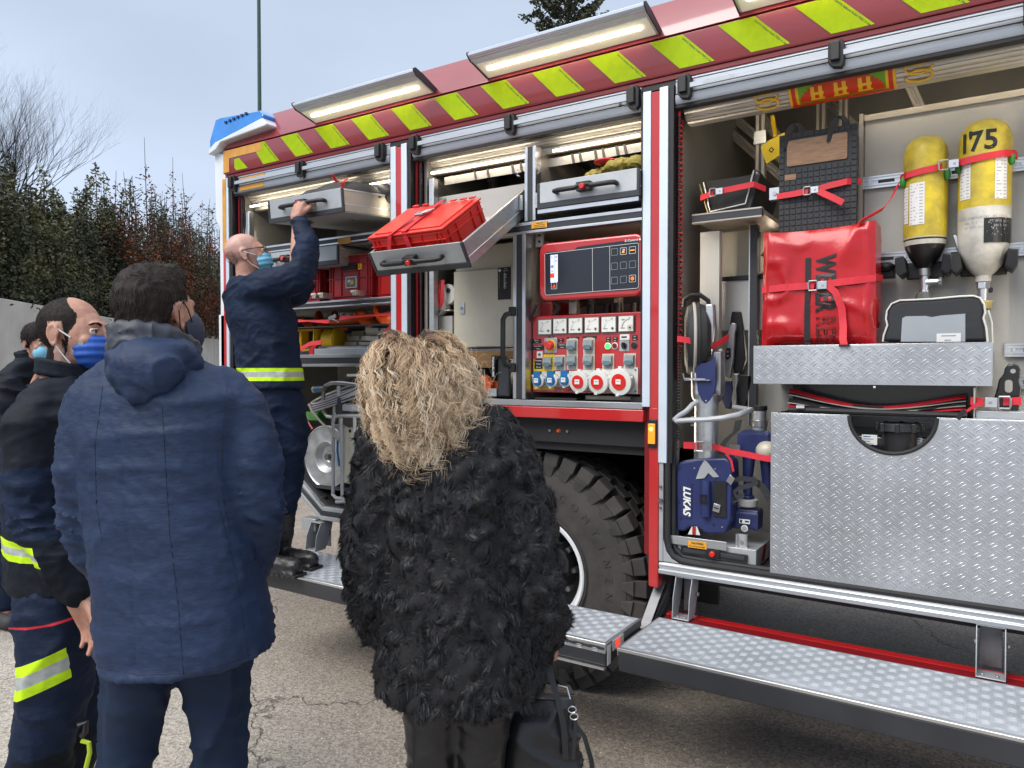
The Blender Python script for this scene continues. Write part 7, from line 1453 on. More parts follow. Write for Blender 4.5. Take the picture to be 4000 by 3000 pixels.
# ================================================================== PEOPLE
FH = Vector((-math.sin(YAW), math.cos(YAW), 0))        # horizontal viewing direction
def rotz(v, deg): return Matrix.Rotation(R_(deg), 3, 'Z') @ Vector(v)
def frame(fwd, tilt=0.0, roll=0.0):
    """3x3 with columns right, forward, up for a head or body that looks along fwd (horizontal) and tilts up by tilt degrees"""
    f = Vector(fwd).normalized(); r = f.cross(Z_).normalized(); R = Matrix.Rotation(R_(tilt), 3, r); f2 = R @ f; u2 = R @ Z_
    R2 = Matrix.Rotation(R_(roll), 3, f2); r = R2 @ r; u2 = R2 @ u2
    return Matrix((r, f2, u2)).transposed()
def head_prims(o, M, s=1.0, ears=True):
    L = lambda x, y, z: o + M @ (Vector((x, y, z)) * s)
    e = lambda c, r: ('e', L(*c), (r[0] * s, r[1] * s, r[2] * s), M)
    p = [e((0, -.018, .035), (.076, .096, .088)), e((0, .030, .0), (.066, .066, .085)), e((0, .035, -.045), (.056, .052, .062)), e((0, .052, -.088), (.034, .032, .028)),
         ('c', L(-.030, .086, .028), .011 * s, L(.030, .086, .028), .011 * s), ('c', L(0, .092, .018), .008 * s, L(0, .113, -.020), .011 * s), e((.012, .104, -.026), (.009, .009, .008)), e((-.012, .104, -.026), (.009, .009, .008)),
         e((.042, .066, -.022), (.020, .020, .020)), e((-.042, .066, -.022), (.020, .020, .020)), ('c', L(-.016, .090, -.056), .007 * s, L(.016, .090, -.056), .007 * s),
         ('c', L(0, -.022, -.05), .056 * s, L(0, -.040, -.16), .060 * s)]
    if ears:
        for sx_ in (-1, 1):
            ring = [(0, -.032), (.010, -.024), (.010, -.006), (.016, .010), (.010, .028), (-.004, .032), (-.016, .022), (-.018, .004), (-.012, -.014), (-.004, -.028)]
            q = [L(sx_ * (.074 + .010 * (-y_ * 18 + .5) * .5 + .004), -.012 + y_, -.004 + z_) for y_, z_ in ring]
            for i in range(len(q)): p.append(('c', q[i], .0042 * s, q[(i + 1) % len(q)], .0042 * s))
            p.append(e((sx_ * .076, -.014, .0), (.006, .016, .026)))
    return p
def eyes(o, M, s, parent):
    b = MB()
    for sx_ in (-1, 1):
        b = MB(); c = o + M @ (Vector((sx_ * .031, .082, .006)) * s); b.ell(c, .0125 * s, .0125 * s, .0125 * s, 'eye_white'); c2 = c + M @ (Vector((sx_ * .001, .0085, .0)) * s); b.ell(c2, .0062 * s, .0052 * s, .0062 * s, 'eye_dark')
        b.build('eye', parent)
    b = MB()
    for sx_ in (-1, 1):
        c = o + M @ (Vector((sx_ * .031, .0835, .0115)) * s); b.tube([c + M @ (Vector((x * s, y * s, z * s))) for x, y, z in ((-.014, .002, -.004), (-.007, .0105, .001), (.0, .0125, .0025), (.007, .0105, .001), (.014, .002, -.004))], .0032 * s, 6, 'skin')
    b.build('eyelid', parent)
def brows(o, M, s, parent, m='hair_dark'):
    b = MB()
    for sx_ in (-1, 1): b.tube([o + M @ (Vector((sx_ * x, y, z)) * s) for x, y, z in ((.012, .098, .026), (.024, .0965, .031), (.038, .089, .030), (.047, .080, .025))], [.003 * s, .0045 * s, .004 * s, .002 * s], 6, m)
    b.build('eyebrow', parent)
def hand(o, M, s=1.0, curl=25, side=1, spread=6, thumb=35):
    """o wrist; M columns: across the palm (thumb side * side), along the fingers, back of hand"""
    L = lambda x, y, z: o + M @ (Vector((x * side, y, z)) * s)
    p = [('c', L(.018, .01, 0), .020 * s, L(.026, .075, .0), .014 * s), ('c', L(-.016, .01, 0), .020 * s, L(-.026, .072, .0), .013 * s), ('c', L(0, .0, 0), .024 * s, L(0, .075, .002), .015 * s)]
    for i, (x, ln, r, y0) in enumerate(((.028, .074, .0092, .082), (.010, .082, .0095, .088), (-.010, .076, .0090, .084), (-.028, .060, .0080, .074))):
        a = 0.0; q = Vector((x, y0 - .012, .0)); d_x = math.sin(R_(spread * (1.2 - i * .8) * .5))
        for j, f in enumerate((.46, .31, .23)):
            a += curl * (1.0 if j == 0 else 1.15); d = Vector((d_x, math.cos(R_(a)), -math.sin(R_(a)))).normalized(); q2 = q + d * ln * f
            p.append(('c', L(*q), r * (1 - .08 * j) * s, L(*q2), r * (.94 - .08 * j) * s)); q = q2
    q = Vector((.026, .018, -.004)); 
    for (ln, a, dz, r) in ((.040, thumb, -.35, .0125), (.032, thumb * .45, -.45, .0105), (.024, thumb * .2, -.5, .0092)):
        d = Vector((math.sin(R_(a)), math.cos(R_(a)), dz)).normalized(); q2 = q + d * ln; p.append(('c', L(*q), r * s, L(*q2), r * .92 * s)); q = q2
    return p
def skin_part(prims, name, parent, m='skin', voxel=.0045, smooth=4, fn=None):
    me = organic(prims, voxel, smooth); paint(me, fn, [m] if isinstance(m, str) else m); return link(me, name, parent, angle=180)
def cloth(prims, name, parent, mats, voxel=.010, smooth=7, fold=None, rule=None, cuts=(), extra=None):
    me = organic(prims, voxel, smooth)
    if fold: displace(me, fold)
    if extra: extra(me)
    paint(me, rule, mats if isinstance(mats, list) else [mats], cuts); return link(me, name, parent, angle=60)
def tubechain(pts, rs): return [('c', pts[i], rs[i], pts[i + 1], rs[i + 1]) for i in range(len(pts) - 1)]
def floor_pt(p): return Vector((p.x, p.y, 0))

# ---------------------------------------------------------------- A: man in navy hooded jacket, seen from behind
def person_a():
    D = 1.66; V = lambda x, y, d=0.0: Cv(x, y, D + d); mm = D * V_ / _F
    t = thing('person', 'dark-haired man in navy hooded jacket seen from behind, hands in his pockets', 'person', floor_pt(V(390, 1400)))
    bf = rotz(FH, -12); br = bf.cross(Z_)
    hf = rotz(FH, -17); HM = frame(hf, 5, 0); ho = V(341, 681); hs = .89
    body = head_prims(ho, HM, hs) + tubechain([V(335, 760), V(345, 900), V(375, 1200), V(384, 1290)], [.06, .10, .10, .08])
    for x0, x1, x2 in ((312, 270, 240), (460, 474, 490)): body += tubechain([V(x0, 1340), V(x1, 1700, .02), V(x2, 2150, .03), V(x2, 2230, .02)], [.035, .028, .025, .025])
    body += tubechain([V(190, 890), V(160, 1080), V(215, 1200, .12)], [.045, .036, .028]) + tubechain([V(510, 880), V(545, 1080), V(505, 1180, .06)], [.045, .036, .028])
    body += hand(V(250, 1195, .04), frame(bf, -60), .85, 30, 1) + hand(V(495, 1185, .04), frame(bf, -60), .85, 30, -1)
    skin_part(body, 'body', t, voxel=.005)
    # jacket
    rings = [(V(335, 768, .0), .085, .082), (V(340, 800, .0), .150, .100), (V(345, 850, -.0), .205, .125), (V(350, 930, .0), .205, .138), (V(362, 1060, .0), .188, .138), (V(380, 1180, .0), .186, .142), (V(395, 1290, .0), .190, .150), (V(402, 1370, .0), .192, .155), (V(404, 1398, .0), .190, .155)]
    pr = [('l', rings, br, bf)]
    pr += tubechain([V(216, 862), V(200, 905, -.0), V(178, 1010, -.02), V(176, 1100, -.0), V(203, 1185, .03), V(232, 1225, .06)], [.066, .070, .062, .057, .055, .050])
    pr += tubechain([V(478, 850), V(515, 895), V(548, 1000, -.02), V(560, 1090, -.01), V(556, 1170, .05), V(540, 1225, .09)], [.066, .072, .064, .058, .056, .050])
    # hem roll
    hem = [V(404, 1408) + br * .188 * math.cos(a) + bf * .152 * math.sin(a) + Z_ * (.018 * math.cos(a)) for a in [2 * math.pi * i / 28 for i in range(28)]]
    pr += [('c', hem[i], .0105, hem[(i + 1) % 28], .0105) for i in range(28)]
    c0 = V(352, 900, -.14)
    def fold(c, n):
        v = folds(c, (5, 5, 9), .0045, 1.3) + folds(c + Vector((0, 0, (c - V(360, 1000)).dot(br) * .9)), (13, 13, 34), .0032, 4.2, 3) + folds(c, (30, 30, 60), .0010, 8)
        el = min((c - V(160, 1100)).length, (c - V(560, 1090)).length); v += math.exp(-(el / .10) ** 2) * folds(c, (12, 12, 34), .012, 7)
        arm = max(0, abs((c - V(375, 1100)).dot(RT)) - .15) * 5; v += min(1, arm) * folds(c, (9, 9, 30), .007, 9)
        u = (c - V(358, 1000)).dot(br) - (c.z - V(358, 1000).z) * -.10
        if (c - V(358, 1000)).dot(bf) < 0 and c.z < V(0, 880).z and (c - V(372, 1100)).dot(RT) < .12: v -= .0035 * math.exp(-(u / .004) ** 2)
        return v
    jk = cloth(pr, 'jacket', t, 'navy_coat', .0078, 5, fold).data
    for pth in ([(350, 878), (357, 1000), (366, 1150), (384, 1300), (397, 1470)], [(222, 835), (205, 960), (208, 1090), (222, 1180)], [(492, 822), (482, 940), (478, 1050), (500, 1160)], [(470, 1080), (512, 1250), (540, 1440)], [(206, 1440), (300, 1458), (420, 1452), (520, 1425), (590, 1390)]): seam(jk, t, pth, r=.0008)
    hood = [('e', V(314, 798, -.105), (.088, .055, .066), frame(bf)), ('c', V(262, 780, -.10), .036, V(300, 846, -.125), .030), ('c', V(300, 848, -.125), .030, V(330, 822, -.11), .042), ('c', V(320, 812, -.11), .048, V(418, 786, -.06), .022), ('e', V(335, 768, -.06), (.10, .068, .045), frame(bf)), ('c', V(275, 802, -.11), .043, V(350, 790, -.10), .045)]
    def hfold(c, n):
        u = (c - V(312, 820)).dot(br); v = folds(c, (22, 22, 14), .006, 2); v -= .005 * math.exp(-(u / .006) ** 2); v += .0025 * math.sin((c.z) * 160 + u * 40) * math.exp(-(u / .05) ** 2); return v
    cloth(hood, 'hood', t, 'navy_coat', .006, 5, hfold)
    col = []; cc = V(336, 750, .0); nn = 16
    for i in range(nn): a = 2 * math.pi * i / nn; b2 = 2 * math.pi * (i + 1) / nn; f = lambda a: cc + br * .076 * math.cos(a) + bf * .080 * math.sin(a) + Z_ * (.010 - .030 * math.sin(a)) ; col += [('c', f(a), .021, f(b2), .021), ('c', f(a) - Z_ * .03, .024, f(b2) - Z_ * .03, .024)]
    cloth(col, 'collar', t, 'navy_lining', .006, 4, lambda c, n: folds(c, (24, 24, 30), .006, 6))
    # trousers
    tp = [('l', [(V(388, 1340), .150, .12), (V(386, 1400), .155, .12)], br, bf)]
    for q in ([V(312, 1400), V(300, 1480), V(284, 1570), V(264, 1670), V(240, 2150)], [V(460, 1400, .02), V(464, 1480, .02), V(469, 1570, .02), V(476, 1670, .03), V(490, 2150, .03)]): tp += tubechain(q, [.086, .076, .066, .056, .048])
    cloth(tp, 'trousers', t, 'navy_trousers', .010, 5, lambda c, n: folds(c, (8, 8, 5), .013, 3) + folds(c, (5, 5, 14), .008, 8))
    for x in (240, 490): f0 = V(x, 2195, .03); f0.z = .045; cloth([('c', f0 - bf * .03, .045, f0 + bf * .17, .036), ('b', f0 + bf * .07 - Z_ * .03, (.045, .13, .012), frame(bf))], 'shoe', t, 'leather', .008, 3)
    # hair
    hp = [('e', ho + HM @ (Vector((0, -.024, .040)) * hs), (.081 * hs, .096 * hs, .090 * hs), HM), ('e', ho + HM @ (Vector((0, .02, .090)) * hs), (.056, .055, .036), HM), ('e', ho + HM @ (Vector((0, -.058, -.025)) * hs), (.058, .045, .055), HM)]
    hm = organic(hp, .006, 3); me = hm; displace(me, lambda c, n: folds(c, (55, 55, 30), .004, 2)); paint(me, None, ['hair_grey']); hair = link(me, 'hair', t, angle=180)
    crown = ho + HM @ Vector((0, -.03, .13))
    def hd(p, n):
        q = (p - ho); lz = (HM.transposed() @ q); top = lz.z > .07
        if top: return HM @ Vector((.15 + noise.noise(p * 34) * 1.1, .8 + noise.noise(p * 28), .1 + noise.noise(p * 22 + Vector((5, 0, 0))) * .5))
        return HM @ Vector((noise.noise(p * 20) * .3, -.1, -1))
    strands(me, 9000, .013, hd, .0007, 'hair_strand', t, 'hair_strands', seg=3, seed=3, jitter=.28, lift=.18)
    # mask with ear loop
    mp = [('e', ho + HM @ (Vector((0, .052, -.046)) * hs), (.067, .068, .066), HM)]; me = organic(mp, .005, 2); paint(me, None, ['mask_navy'])
    bm = bmesh.new(); bm.from_mesh(me); bmesh.ops.bisect_plane(bm, geom=bm.verts[:] + bm.edges[:] + bm.faces[:], plane_co=ho + HM @ Vector((0, .020, 0)), plane_no=HM @ Vector((0, -1, 0)), clear_outer=True); bm.to_mesh(me); bm.free(); link(me, 'face_mask', t, angle=180)
    k = MB()
    for sx_ in (-1, 1):
        k.tube([ho + HM @ Vector(v) for v in ((sx_ * .056, .045, -.025), (sx_ * .074, .010, .012), (sx_ * .086, -.018, .030), (sx_ * .088, -.034, .010), (sx_ * .078, -.022, -.028), (sx_ * .060, .040, -.082))], .0014, 6, 'black')
    k.build('ear_loop', t)
mat('hair_strand', (.050, .038, .033), .62, spec=.15, var=.5, vs=60, col2=(.014, .010, .009))
mat('hair_strand_dark', (.032, .024, .021), .6, spec=.15, var=.4, vs=60, col2=(.014, .011, .010))
person_a()

# ---------------------------------------------------------------- B: firefighter with blue mask at the left
def bands(t, src, o, zs, fn=None): pass
def person_b():
    D = 2.32; V = lambda x, y, d=0.0: Cv(x + 18, y, D + d)
    t = thing('person', 'firefighter in dark uniform with royal blue face mask, looking right', 'person', floor_pt(V(100, 1500)))
    hf = (RT * .97 - FH * .08).normalized(); HM = frame(hf, 3, -3); ho = V(143, 726); hs = 1.0
    bf = (RT * .80 + FH * .60).normalized(); br = bf.cross(Z_)
    body = head_prims(ho, HM, hs) + tubechain([V(120, 830), V(105, 1000), V(110, 1250)], [.07, .12, .12])
    body += tubechain([V(60, 880, -.10), V(48, 1080, -.14), V(132, 1270, -.16)], [.045, .038, .028]) + tubechain([V(160, 880, .16), V(170, 1080, .18), V(190, 1250, .14)], [.045, .038, .028])
    hM = Matrix((RT * .35 - FH * .1 + Z_ * .1, RT * .42 - Z_ * .88 + FH * .05, -FH * .9 + RT * .2)).transposed(); c0, c1, c2 = [hM.col[i].normalized() for i in range(3)]; c2 = c0.cross(c1).normalized(); c0 = c1.cross(c2); hM = Matrix((c0, c1, c2)).transposed()
    body += hand(V(150, 1292, -.17), hM, 1.15, 16, 1, spread=1, thumb=16)
    for x0, x1, x2, dd in ((95, 80, 62, -.07), (140, 140, 128, .12)): body += tubechain([V(x0, 1290, dd), V(x1, 1560, dd), V(x2, 1850, dd)], [.06, .045, .03])
    def inhair(q): return q.z > -.075 and q.y < (.024 + .022 * min(1, max(0, q.z) / .03) - .85 * max(0, q.z - .06) - .5 * max(0, -.02 - q.z)) and not (abs(q.x) > .060 and -.036 < q.y < .012 and q.z < .040) and (q.y < -.03 or q.z > -.005 or q.y > .0)
    def bodyrule(c, n):
        q = HM.transposed() @ (c - ho)
        if inhair(q): return 2
        return 1 if (q.z < -.035 and q.y > -.035 and q.z > -.12 and q.y < .055) else 0
    skin_part(body, 'body', t, ['skin', 'stubble_skin', 'hair_dark'], voxel=.0042, fn=bodyrule)
    eyes(ho, HM, hs, t); brows(ho, HM, hs, t)
    # hair: sides and back, receding
    me = organic(head_prims(ho, HM, hs, ears=False), .006, 3)
    def hd(p, n): return HM @ Vector((0, -.5 + noise.noise(p * 25) * .4, -.85))
    strands(me, 9000, .010, hd, .0006, 'hair_strand_dark', t, 'hair', seg=2, seed=5, jitter=.3, lift=.25, filt=lambda c, n: inhair(HM.transposed() @ (c - ho)))
    # mask
    mp = [('e', ho + HM @ (Vector((0, .062, -.050)) * hs), (.064, .064, .062), HM), ('e', ho + HM @ (Vector((0, .105, -.030)) * hs), (.022, .018, .022), HM)]; me = organic(mp, .0045, 2)
    displace(me, lambda c, n: .0022 * math.sin((HM.transposed() @ (c - ho)).z * 260) * (1 if (HM.transposed() @ (c - ho)).z > -.1 else 0)); paint(me, None, ['mask_blue'])
    bm = bmesh.new(); bm.from_mesh(me)
    for co, no in (((0, .026, 0), (0, -1, -.12)), ((0, 0, -.006), (0, 0, 1))): bmesh.ops.bisect_plane(bm, geom=bm.verts[:] + bm.edges[:] + bm.faces[:], plane_co=ho + HM @ Vector(co), plane_no=HM @ Vector(no), clear_outer=True)
    bm.to_mesh(me); bm.free(); mk = link(me, 'face_mask', t, angle=180)
    k = MB(); q = ho + HM @ Vector((.060, .062, -.032)); k.cyl(q, q + HM @ Vector((.0035, .002, 0)), .0075, None, 14, 'bag_window'); k.build('badge', mk)
    k = MB()
    for sx_ in (-1, 1):
        k.strap([ho + HM @ Vector(v) for v in ((sx_ * .066, .034, -.012), (sx_ * .077, .010, .008), (sx_ * .082, -.008, .024))], HM @ Vector((0, .0, .0028)), .0008, 'white_plastic'); k.strap([ho + HM @ Vector(v) for v in ((sx_ * .060, .030, -.095), (sx_ * .070, .008, -.062), (sx_ * .078, -.006, -.036))], HM @ Vector((0, .0, .0028)), .0008, 'white_plastic')
    k.build('ear_loop', t)
    # jacket
    rings = [(V(128, 812), .085, .08), (V(120, 842), .165, .105), (V(105, 890), .215, .135), (V(95, 980), .215, .150), (V(98, 1090), .195, .145), (V(108, 1180), .190, .145), (V(115, 1262), .192, .150)]
    pr = [('l', rings, br, bf)] + tubechain([V(78, 880, -.12), V(52, 930, -.16), V(44, 1050, -.18), V(62, 1130, -.18), V(110, 1215, -.18), V(148, 1272, -.17)], [.075, .080, .070, .066, .060, .052])
    pr += tubechain([V(158, 890, .14), V(176, 1050, .16), V(185, 1220, .14)], [.075, .066, .055])
    zb0, zb1 = V(0, 1213, -.15).z, V(0, 1168, -.15).z; h3 = (zb1 - zb0) / 3
    tilt = Vector((RT.x, RT.y, 0)).normalized()
    def rule(c, n):
        d = (c - V(70, 1190, -.15)); z = c.z
        if z > V(0, 990).z + .06 * noise.noise(c * 3): return 1 if (c - V(95, 900)).dot(RT) > -.06 or z > V(0, 900).z else 0
        inr = (c - V(42, 1190, -.26)).dot(RT + Z_ * .35) < 0 and n.dot(FH) < .3
        if zb0 < z < zb1 and inr: return 3 if zb0 + h3 < z < zb1 - h3 else 2
        if z < V(0, 1130).z: return 1
        return 0
    cuts = [(Vector((0, 0, z)), Z_) for z in (zb0, zb0 + h3, zb1 - h3, zb1, V(0, 990).z)] + [(V(42, 1190, -.26), RT + Z_ * .35)]
    cloth(pr, 'jacket', t, ['uniform_blue', 'uniform_black', 'fluo_cloth', 'silver_cloth'], .009, 6, lambda c, n: folds(c, (5, 5, 9), .009, 11) + folds(c, (15, 15, 26), .004, 2) + math.exp(-((c - V(55, 1110, -.2)).length / .12) ** 2) * folds(c, (12, 12, 30), .014, 5), rule, cuts)
    cl = []; cc = V(128, 818)
    for i in range(16):
        a, b2 = 2 * math.pi * i / 16, 2 * math.pi * (i + 1) / 16; f = lambda a: cc + br * .082 * math.cos(a) + bf * .080 * math.sin(a) + Z_ * (.004 - .02 * math.sin(a)); cl += [('c', f(a), .012, f(b2), .012), ('c', f(a) * .5 + f(a) * .5 + Z_ * .035, .010, f(b2) + Z_ * .035, .010), ('c', f(a) + Z_ * .018, .010, f(b2) + Z_ * .018, .010)]
    cloth(cl, 'collar', t, 'uniform_black', .006, 4)
    # trousers
    tp = [('l', [(V(112, 1235), .165, .130), (V(118, 1300), .165, .135)], br, bf)]
    near = [V(108, 1300, -.07), V(112, 1380, -.08), V(100, 1480, -.08), V(78, 1600, -.06), V(62, 1700, -.05)]; tp += tubechain(near, [.125, .122, .105, .092, .085])
    tp += tubechain([V(150, 1300, .10), V(160, 1450, .10), V(132, 1600, .10), V(118, 1720, .10)], [.115, .105, .085, .08])
    n1 = (Z_ + RT * -.42).normalized(); pc = V(95, 1440, -.1); n2 = (Z_ - RT * .16).normalized(); pr_ = V(85, 1335, -.1)
    def trule(c, n):
        d = (c - pc).dot(n1); side = (c - V(112, 1440, -.2)).dot(RT) < 0 and n.dot(FH) < .35
        if abs(d) < .045 and side: return 3 if abs(d) < .017 else 2
        d2 = (c - pr_).dot(n2)
        if abs(d2) < .0035 and n.dot(FH) < .2: return 4
        if c.z < V(0, 1590).z and (c - V(75, 1600)).dot(RT) > 0: return 1
        return 0
    cuts = [(pc + n1 * s, n1) for s in (-.045, -.017, .017, .045)] + [(pr_ + n2 * s, n2) for s in (-.0035, .0035)] + [(V(112, 1440, -.2), RT)]
    cloth(tp, 'trousers', t, ['uniform_blue', 'uniform_black', 'fluo_cloth', 'silver_cloth', 'red_web'], .010, 6, lambda c, n: folds(c, (4, 4, 8), .012, 21) + folds(c, (12, 12, 22), .004, 2), trule, cuts)
    for q, m_ in ((V(160, 1585, -.1), 'boot'), (V(168, 1625, -.1), 'boot')): pass
    k = MB(); k.tube([V(152, 1565, -.12), V(168, 1560, -.12), V(166, 1582, -.12), V(158, 1590, -.12)], .009, 7, 'boot'); k.tube([V(158, 1600, -.12), V(174, 1605, -.12), V(176, 1625, -.12), V(160, 1690, -.10)], .007, 7, 'lime'); k.build('boot_strap', t)
    for x, dd in ((62, -.06), (120, .10)): f0 = V(x, 1860, dd); f0.z = .05; cloth(tubechain([V(x, 1690, dd), V(x, 1800, dd), f0 - bf * .02], [.075, .062, .058]) + [('c', f0, .055, f0 + bf * .19, .048)], 'boot', t, 'boot', .010, 4)
mat('stubble_skin', (.36, .21, .165), .5, var=.12, vs=60)
person_b()

# ---------------------------------------------------------------- C: person far left in a black padded jacket
def person_c():
    D = 4.45; V = lambda x, y, d=0.0: Cv(x, y, D + d)
    t = thing('person', 'person in black padded jacket partly hidden behind the masked firefighter', 'person', floor_pt(V(5, 1330)))
    hf = (RT * .85 - FH * .5).normalized(); HM = frame(hf, -8, 0); ho = V(84, 742); bf = hf; br = bf.cross(Z_)
    body = head_prims(ho, HM, .95) + tubechain([V(60, 790), V(10, 850), V(0, 1050)], [.06, .13, .13])
    body += tubechain([V(25, 850, -.15), V(20, 960, -.2), V(85, 815, -.25)], [.05, .04, .03]) + hand(V(86, 812, -.25), frame(RT, 60), .95, 45, 1)
    for x in (-8, 18): body += tubechain([V(x, 1050), V(x, 1190), V(x + 3, 1320)], [.07, .055, .04])
    skin_part(body, 'body', t, voxel=.007); eyes(ho, HM, .95, t); brows(ho, HM, .95, t)
    me = organic([('e', ho + HM @ Vector((0, -.02, .04)), (.083, .10, .09), HM), ('e', ho + HM @ Vector((0, .055, .085)), (.055, .04, .035), HM)], .008, 3); paint(me, None, ['hair_dark']); link(me, 'hair', t)
    strands(me, 2500, .03, lambda p, n: HM @ Vector((.2, .4 + noise.noise(p * 20), -.5)), .0012, 'hair_strand_dark', t, 'hair_strands', seg=2, seed=8)
    me = organic([('e', ho + HM @ Vector((0, .062, -.05)), (.06, .055, .055), HM)], .007, 2); paint(me, None, ['mask_light']); link(me, 'face_mask', t)
    rings = [(V(66, 775), .09, .08), (V(55, 800), .14, .10), (V(15, 845), .25, .16), (V(-5, 920), .25, .19), (V(-5, 1000), .22, .18), (V(-5, 1050), .22, .18)]
    pr = [('l', rings, br, bf)] + tubechain([V(20, 850, -.14), V(10, 960, -.18), V(30, 960, -.24), V(84, 835, -.26)], [.10, .085, .075, .055]) + [('c', V(52, 770), .05, V(82, 790), .05)]
    cloth(pr, 'jacket', t, 'uniform_black', .014, 5, lambda c, n: folds(c, (4, 4, 14), .022, 6))
    tp = []; 
    for x in (-12, 16): tp += tubechain([V(x, 1030), V(x, 1180), V(x + 2, 1300)], [.12, .09, .07])
    cloth(tp, 'trousers', t, 'uniform_blue', .014, 5, lambda c, n: folds(c, (4, 4, 8), .012, 6))
    for x in (-10, 20): q = V(x, 1345); q.z = .05; cloth([('c', q, .05, q + bf * .16, .04)], 'shoe', t, 'shoe_grey', .012, 3)
    k = MB(); q = V(30, 1306, -.08); k.tube([q, q + RT * .04, q + RT * .06 - Z_ * .03], .012, 6, 'orange_plastic'); k.build('lace', t)
person_c()

# ---------------------------------------------------------------- D: bald firefighter reaching into the truck, standing on the step
def person_d():
    D = 3.93; V = lambda x, y, d=0.0: Cv(x, y, D + d)
    t = thing('person', 'bald firefighter with glasses on the folding step pulling the top drawer', 'person', Vector((-3.05, -.34, .502)))
    hf = (RT * .96 + FH * .25).normalized(); HM = frame(hf, 14, 0); ho = V(535, 552); hs = .97; bf = (RT * .55 + FH * .83).normalized(); br = bf.cross(Z_)
    body = head_prims(ho, HM, hs) + tubechain([V(535, 605), V(560, 680), V(585, 830)], [.06, .12, .12])
    # right arm (near): fist round the drawer handle
    hx = TT  # noqa
    grip = T1 @ Vector((-3.085, -.285, 2.432))
    body += tubechain([V(560, 625, -.12), V(640, 606, -.14), grip + Vector((.0, -.03, -.10))], [.045, .04, .03])
    hM = Matrix((-X_, Vector((0, .35, .94)), Vector((0, -.94, .35)))).transposed()
    body += hand(grip + Vector((0, -.045, -.085)), hM, 1.08, 62, -1, spread=1, thumb=30)
    g2 = T1 @ Vector((-3.20, -.20, 2.355)); body += tubechain([V(585, 640, .10), V(645, 640, .12), g2 + Vector((.06, -.02, -.09))], [.045, .04, .03]); hM2 = Matrix((X_, Vector((0, .2, .98)), Vector((0, -.98, .2)))).transposed(); body += hand(g2 + Vector((.0, -.03, -.10)), hM2, 1.05, 30, 1, spread=3)
    for q0, q1, q2 in ((V(600, 850), V(620, 1000, .01), V(613, 1170, .02)), (V(580, 850), V(580, 1040, -.05), V(577, 1190, -.10))): body += tubechain([q0, q1, q2], [.07, .045, .03])
    def rule(c, n): q = HM.transposed() @ (c - ho); return 1 if (q.z > -.03 and q.z < .14 and q.y < .05) else 0
    skin_part(body, 'body', t, ['skin', 'skin_head'], voxel=.006, fn=rule)
    eyes(ho, HM, hs, t)
    k = MB(); L = lambda x, y, z: ho + HM @ (Vector((x, y, z)) * hs)
    for sx_ in (-1, 1):
        k.tube([L(sx_ * .080, -.022, .012), L(sx_ * .081, -.005, .022), L(sx_ * .074, .06, .020), L(sx_ * .058, .098, .018)], .0022, 6, 'black')
        k.tube([L(sx_ * (.033 + .024 * math.cos(a)), .106 - .006 * abs(math.cos(a)), .004 + .017 * math.sin(a)) for a in [6.283 * i / 14 for i in range(14)]], .0018, 6, 'black', closed=True)
    k.tube([L(-.009, .108, .008), L(.009, .108, .008)], .002, 6, 'black'); k.build('glasses', t)
    me = organic([('e', L(0, .060, -.050), (.064, .064, .060), HM)], .005, 2); displace(me, lambda c, n: .002 * math.sin((HM.transposed() @ (c - ho)).z * 250)); paint(me, None, ['mask_light'])
    bm = bmesh.new(); bm.from_mesh(me); bmesh.ops.bisect_plane(bm, geom=bm.verts[:] + bm.edges[:] + bm.faces[:], plane_co=L(0, .040, 0), plane_no=HM @ Vector((0, -1, -.1)), clear_outer=True); bm.to_mesh(me); bm.free(); link(me, 'face_mask', t, angle=180)
    k = MB()
    for sx_ in (-1, 1): k.strap([L(sx_ * .066, .045, -.014), L(sx_ * .078, .01, .002), L(sx_ * .083, -.010, .012)], HM @ Vector((0, 0, .0022)), .0008, 'white_plastic'); k.strap([L(sx_ * .060, .045, -.09), L(sx_ * .072, .012, -.06), L(sx_ * .080, -.005, -.035)], HM @ Vector((0, 0, .0022)), .0008, 'white_plastic')
    k.build('ear_loop', t)
    me = organic([('e', L(0, -.060, .010), (.066, .052, .055), HM)], .007, 2); 
    strands(me, 1500, .006, lambda p, n: -Z_, .0006, 'hair_strand_dark', t, 'stubble_hair', seg=1, seed=8, filt=lambda c, n: (HM.transposed() @ (c - ho)).y < -.05 and (HM.transposed() @ (c - ho)).z < .04)
    bpy.data.meshes.remove(me)
    # jacket
    rings = [(V(535, 596), .085, .08), (V(540, 612), .15, .10), (V(552, 640), .20, .13), (V(565, 690), .205, .142), (V(578, 760), .180, .14), (V(584, 815), .180, .14), (V(586, 838), .185, .142)]
    pr = [('l', rings, br, bf)] + tubechain([V(545, 628, -.10), V(575, 618, -.14), V(630, 602, -.16), V(652, 590, -.16)], [.080, .088, .080, .072]) + tubechain([V(652, 592, -.16), V(663, 530, -.12), grip + Vector((.01, -.03, -.105))], [.074, .062, .048])
    pr += tubechain([V(590, 640, .08), V(635, 635, .10), V(652, 615, .10)], [.085, .075, .07]) + tubechain([V(652, 615, .10), g2 + Vector((.03, -.03, -.13))], [.065, .05])
    z0, z1 = V(0, 822, 0).z, V(0, 795, 0).z; h = (z1 - z0)
    def jr(c, n):
        if z0 < c.z < z1: return 1 if (c.z < z0 + h * .30 or c.z > z1 - h * .30) else 2
        q = c - V(600, 634, -.2)
        if abs(q.dot(RT) + q.z * .9) < -.1 and abs(q.z) < .012 and n.dot(FH) < 0: return 1
        return 0
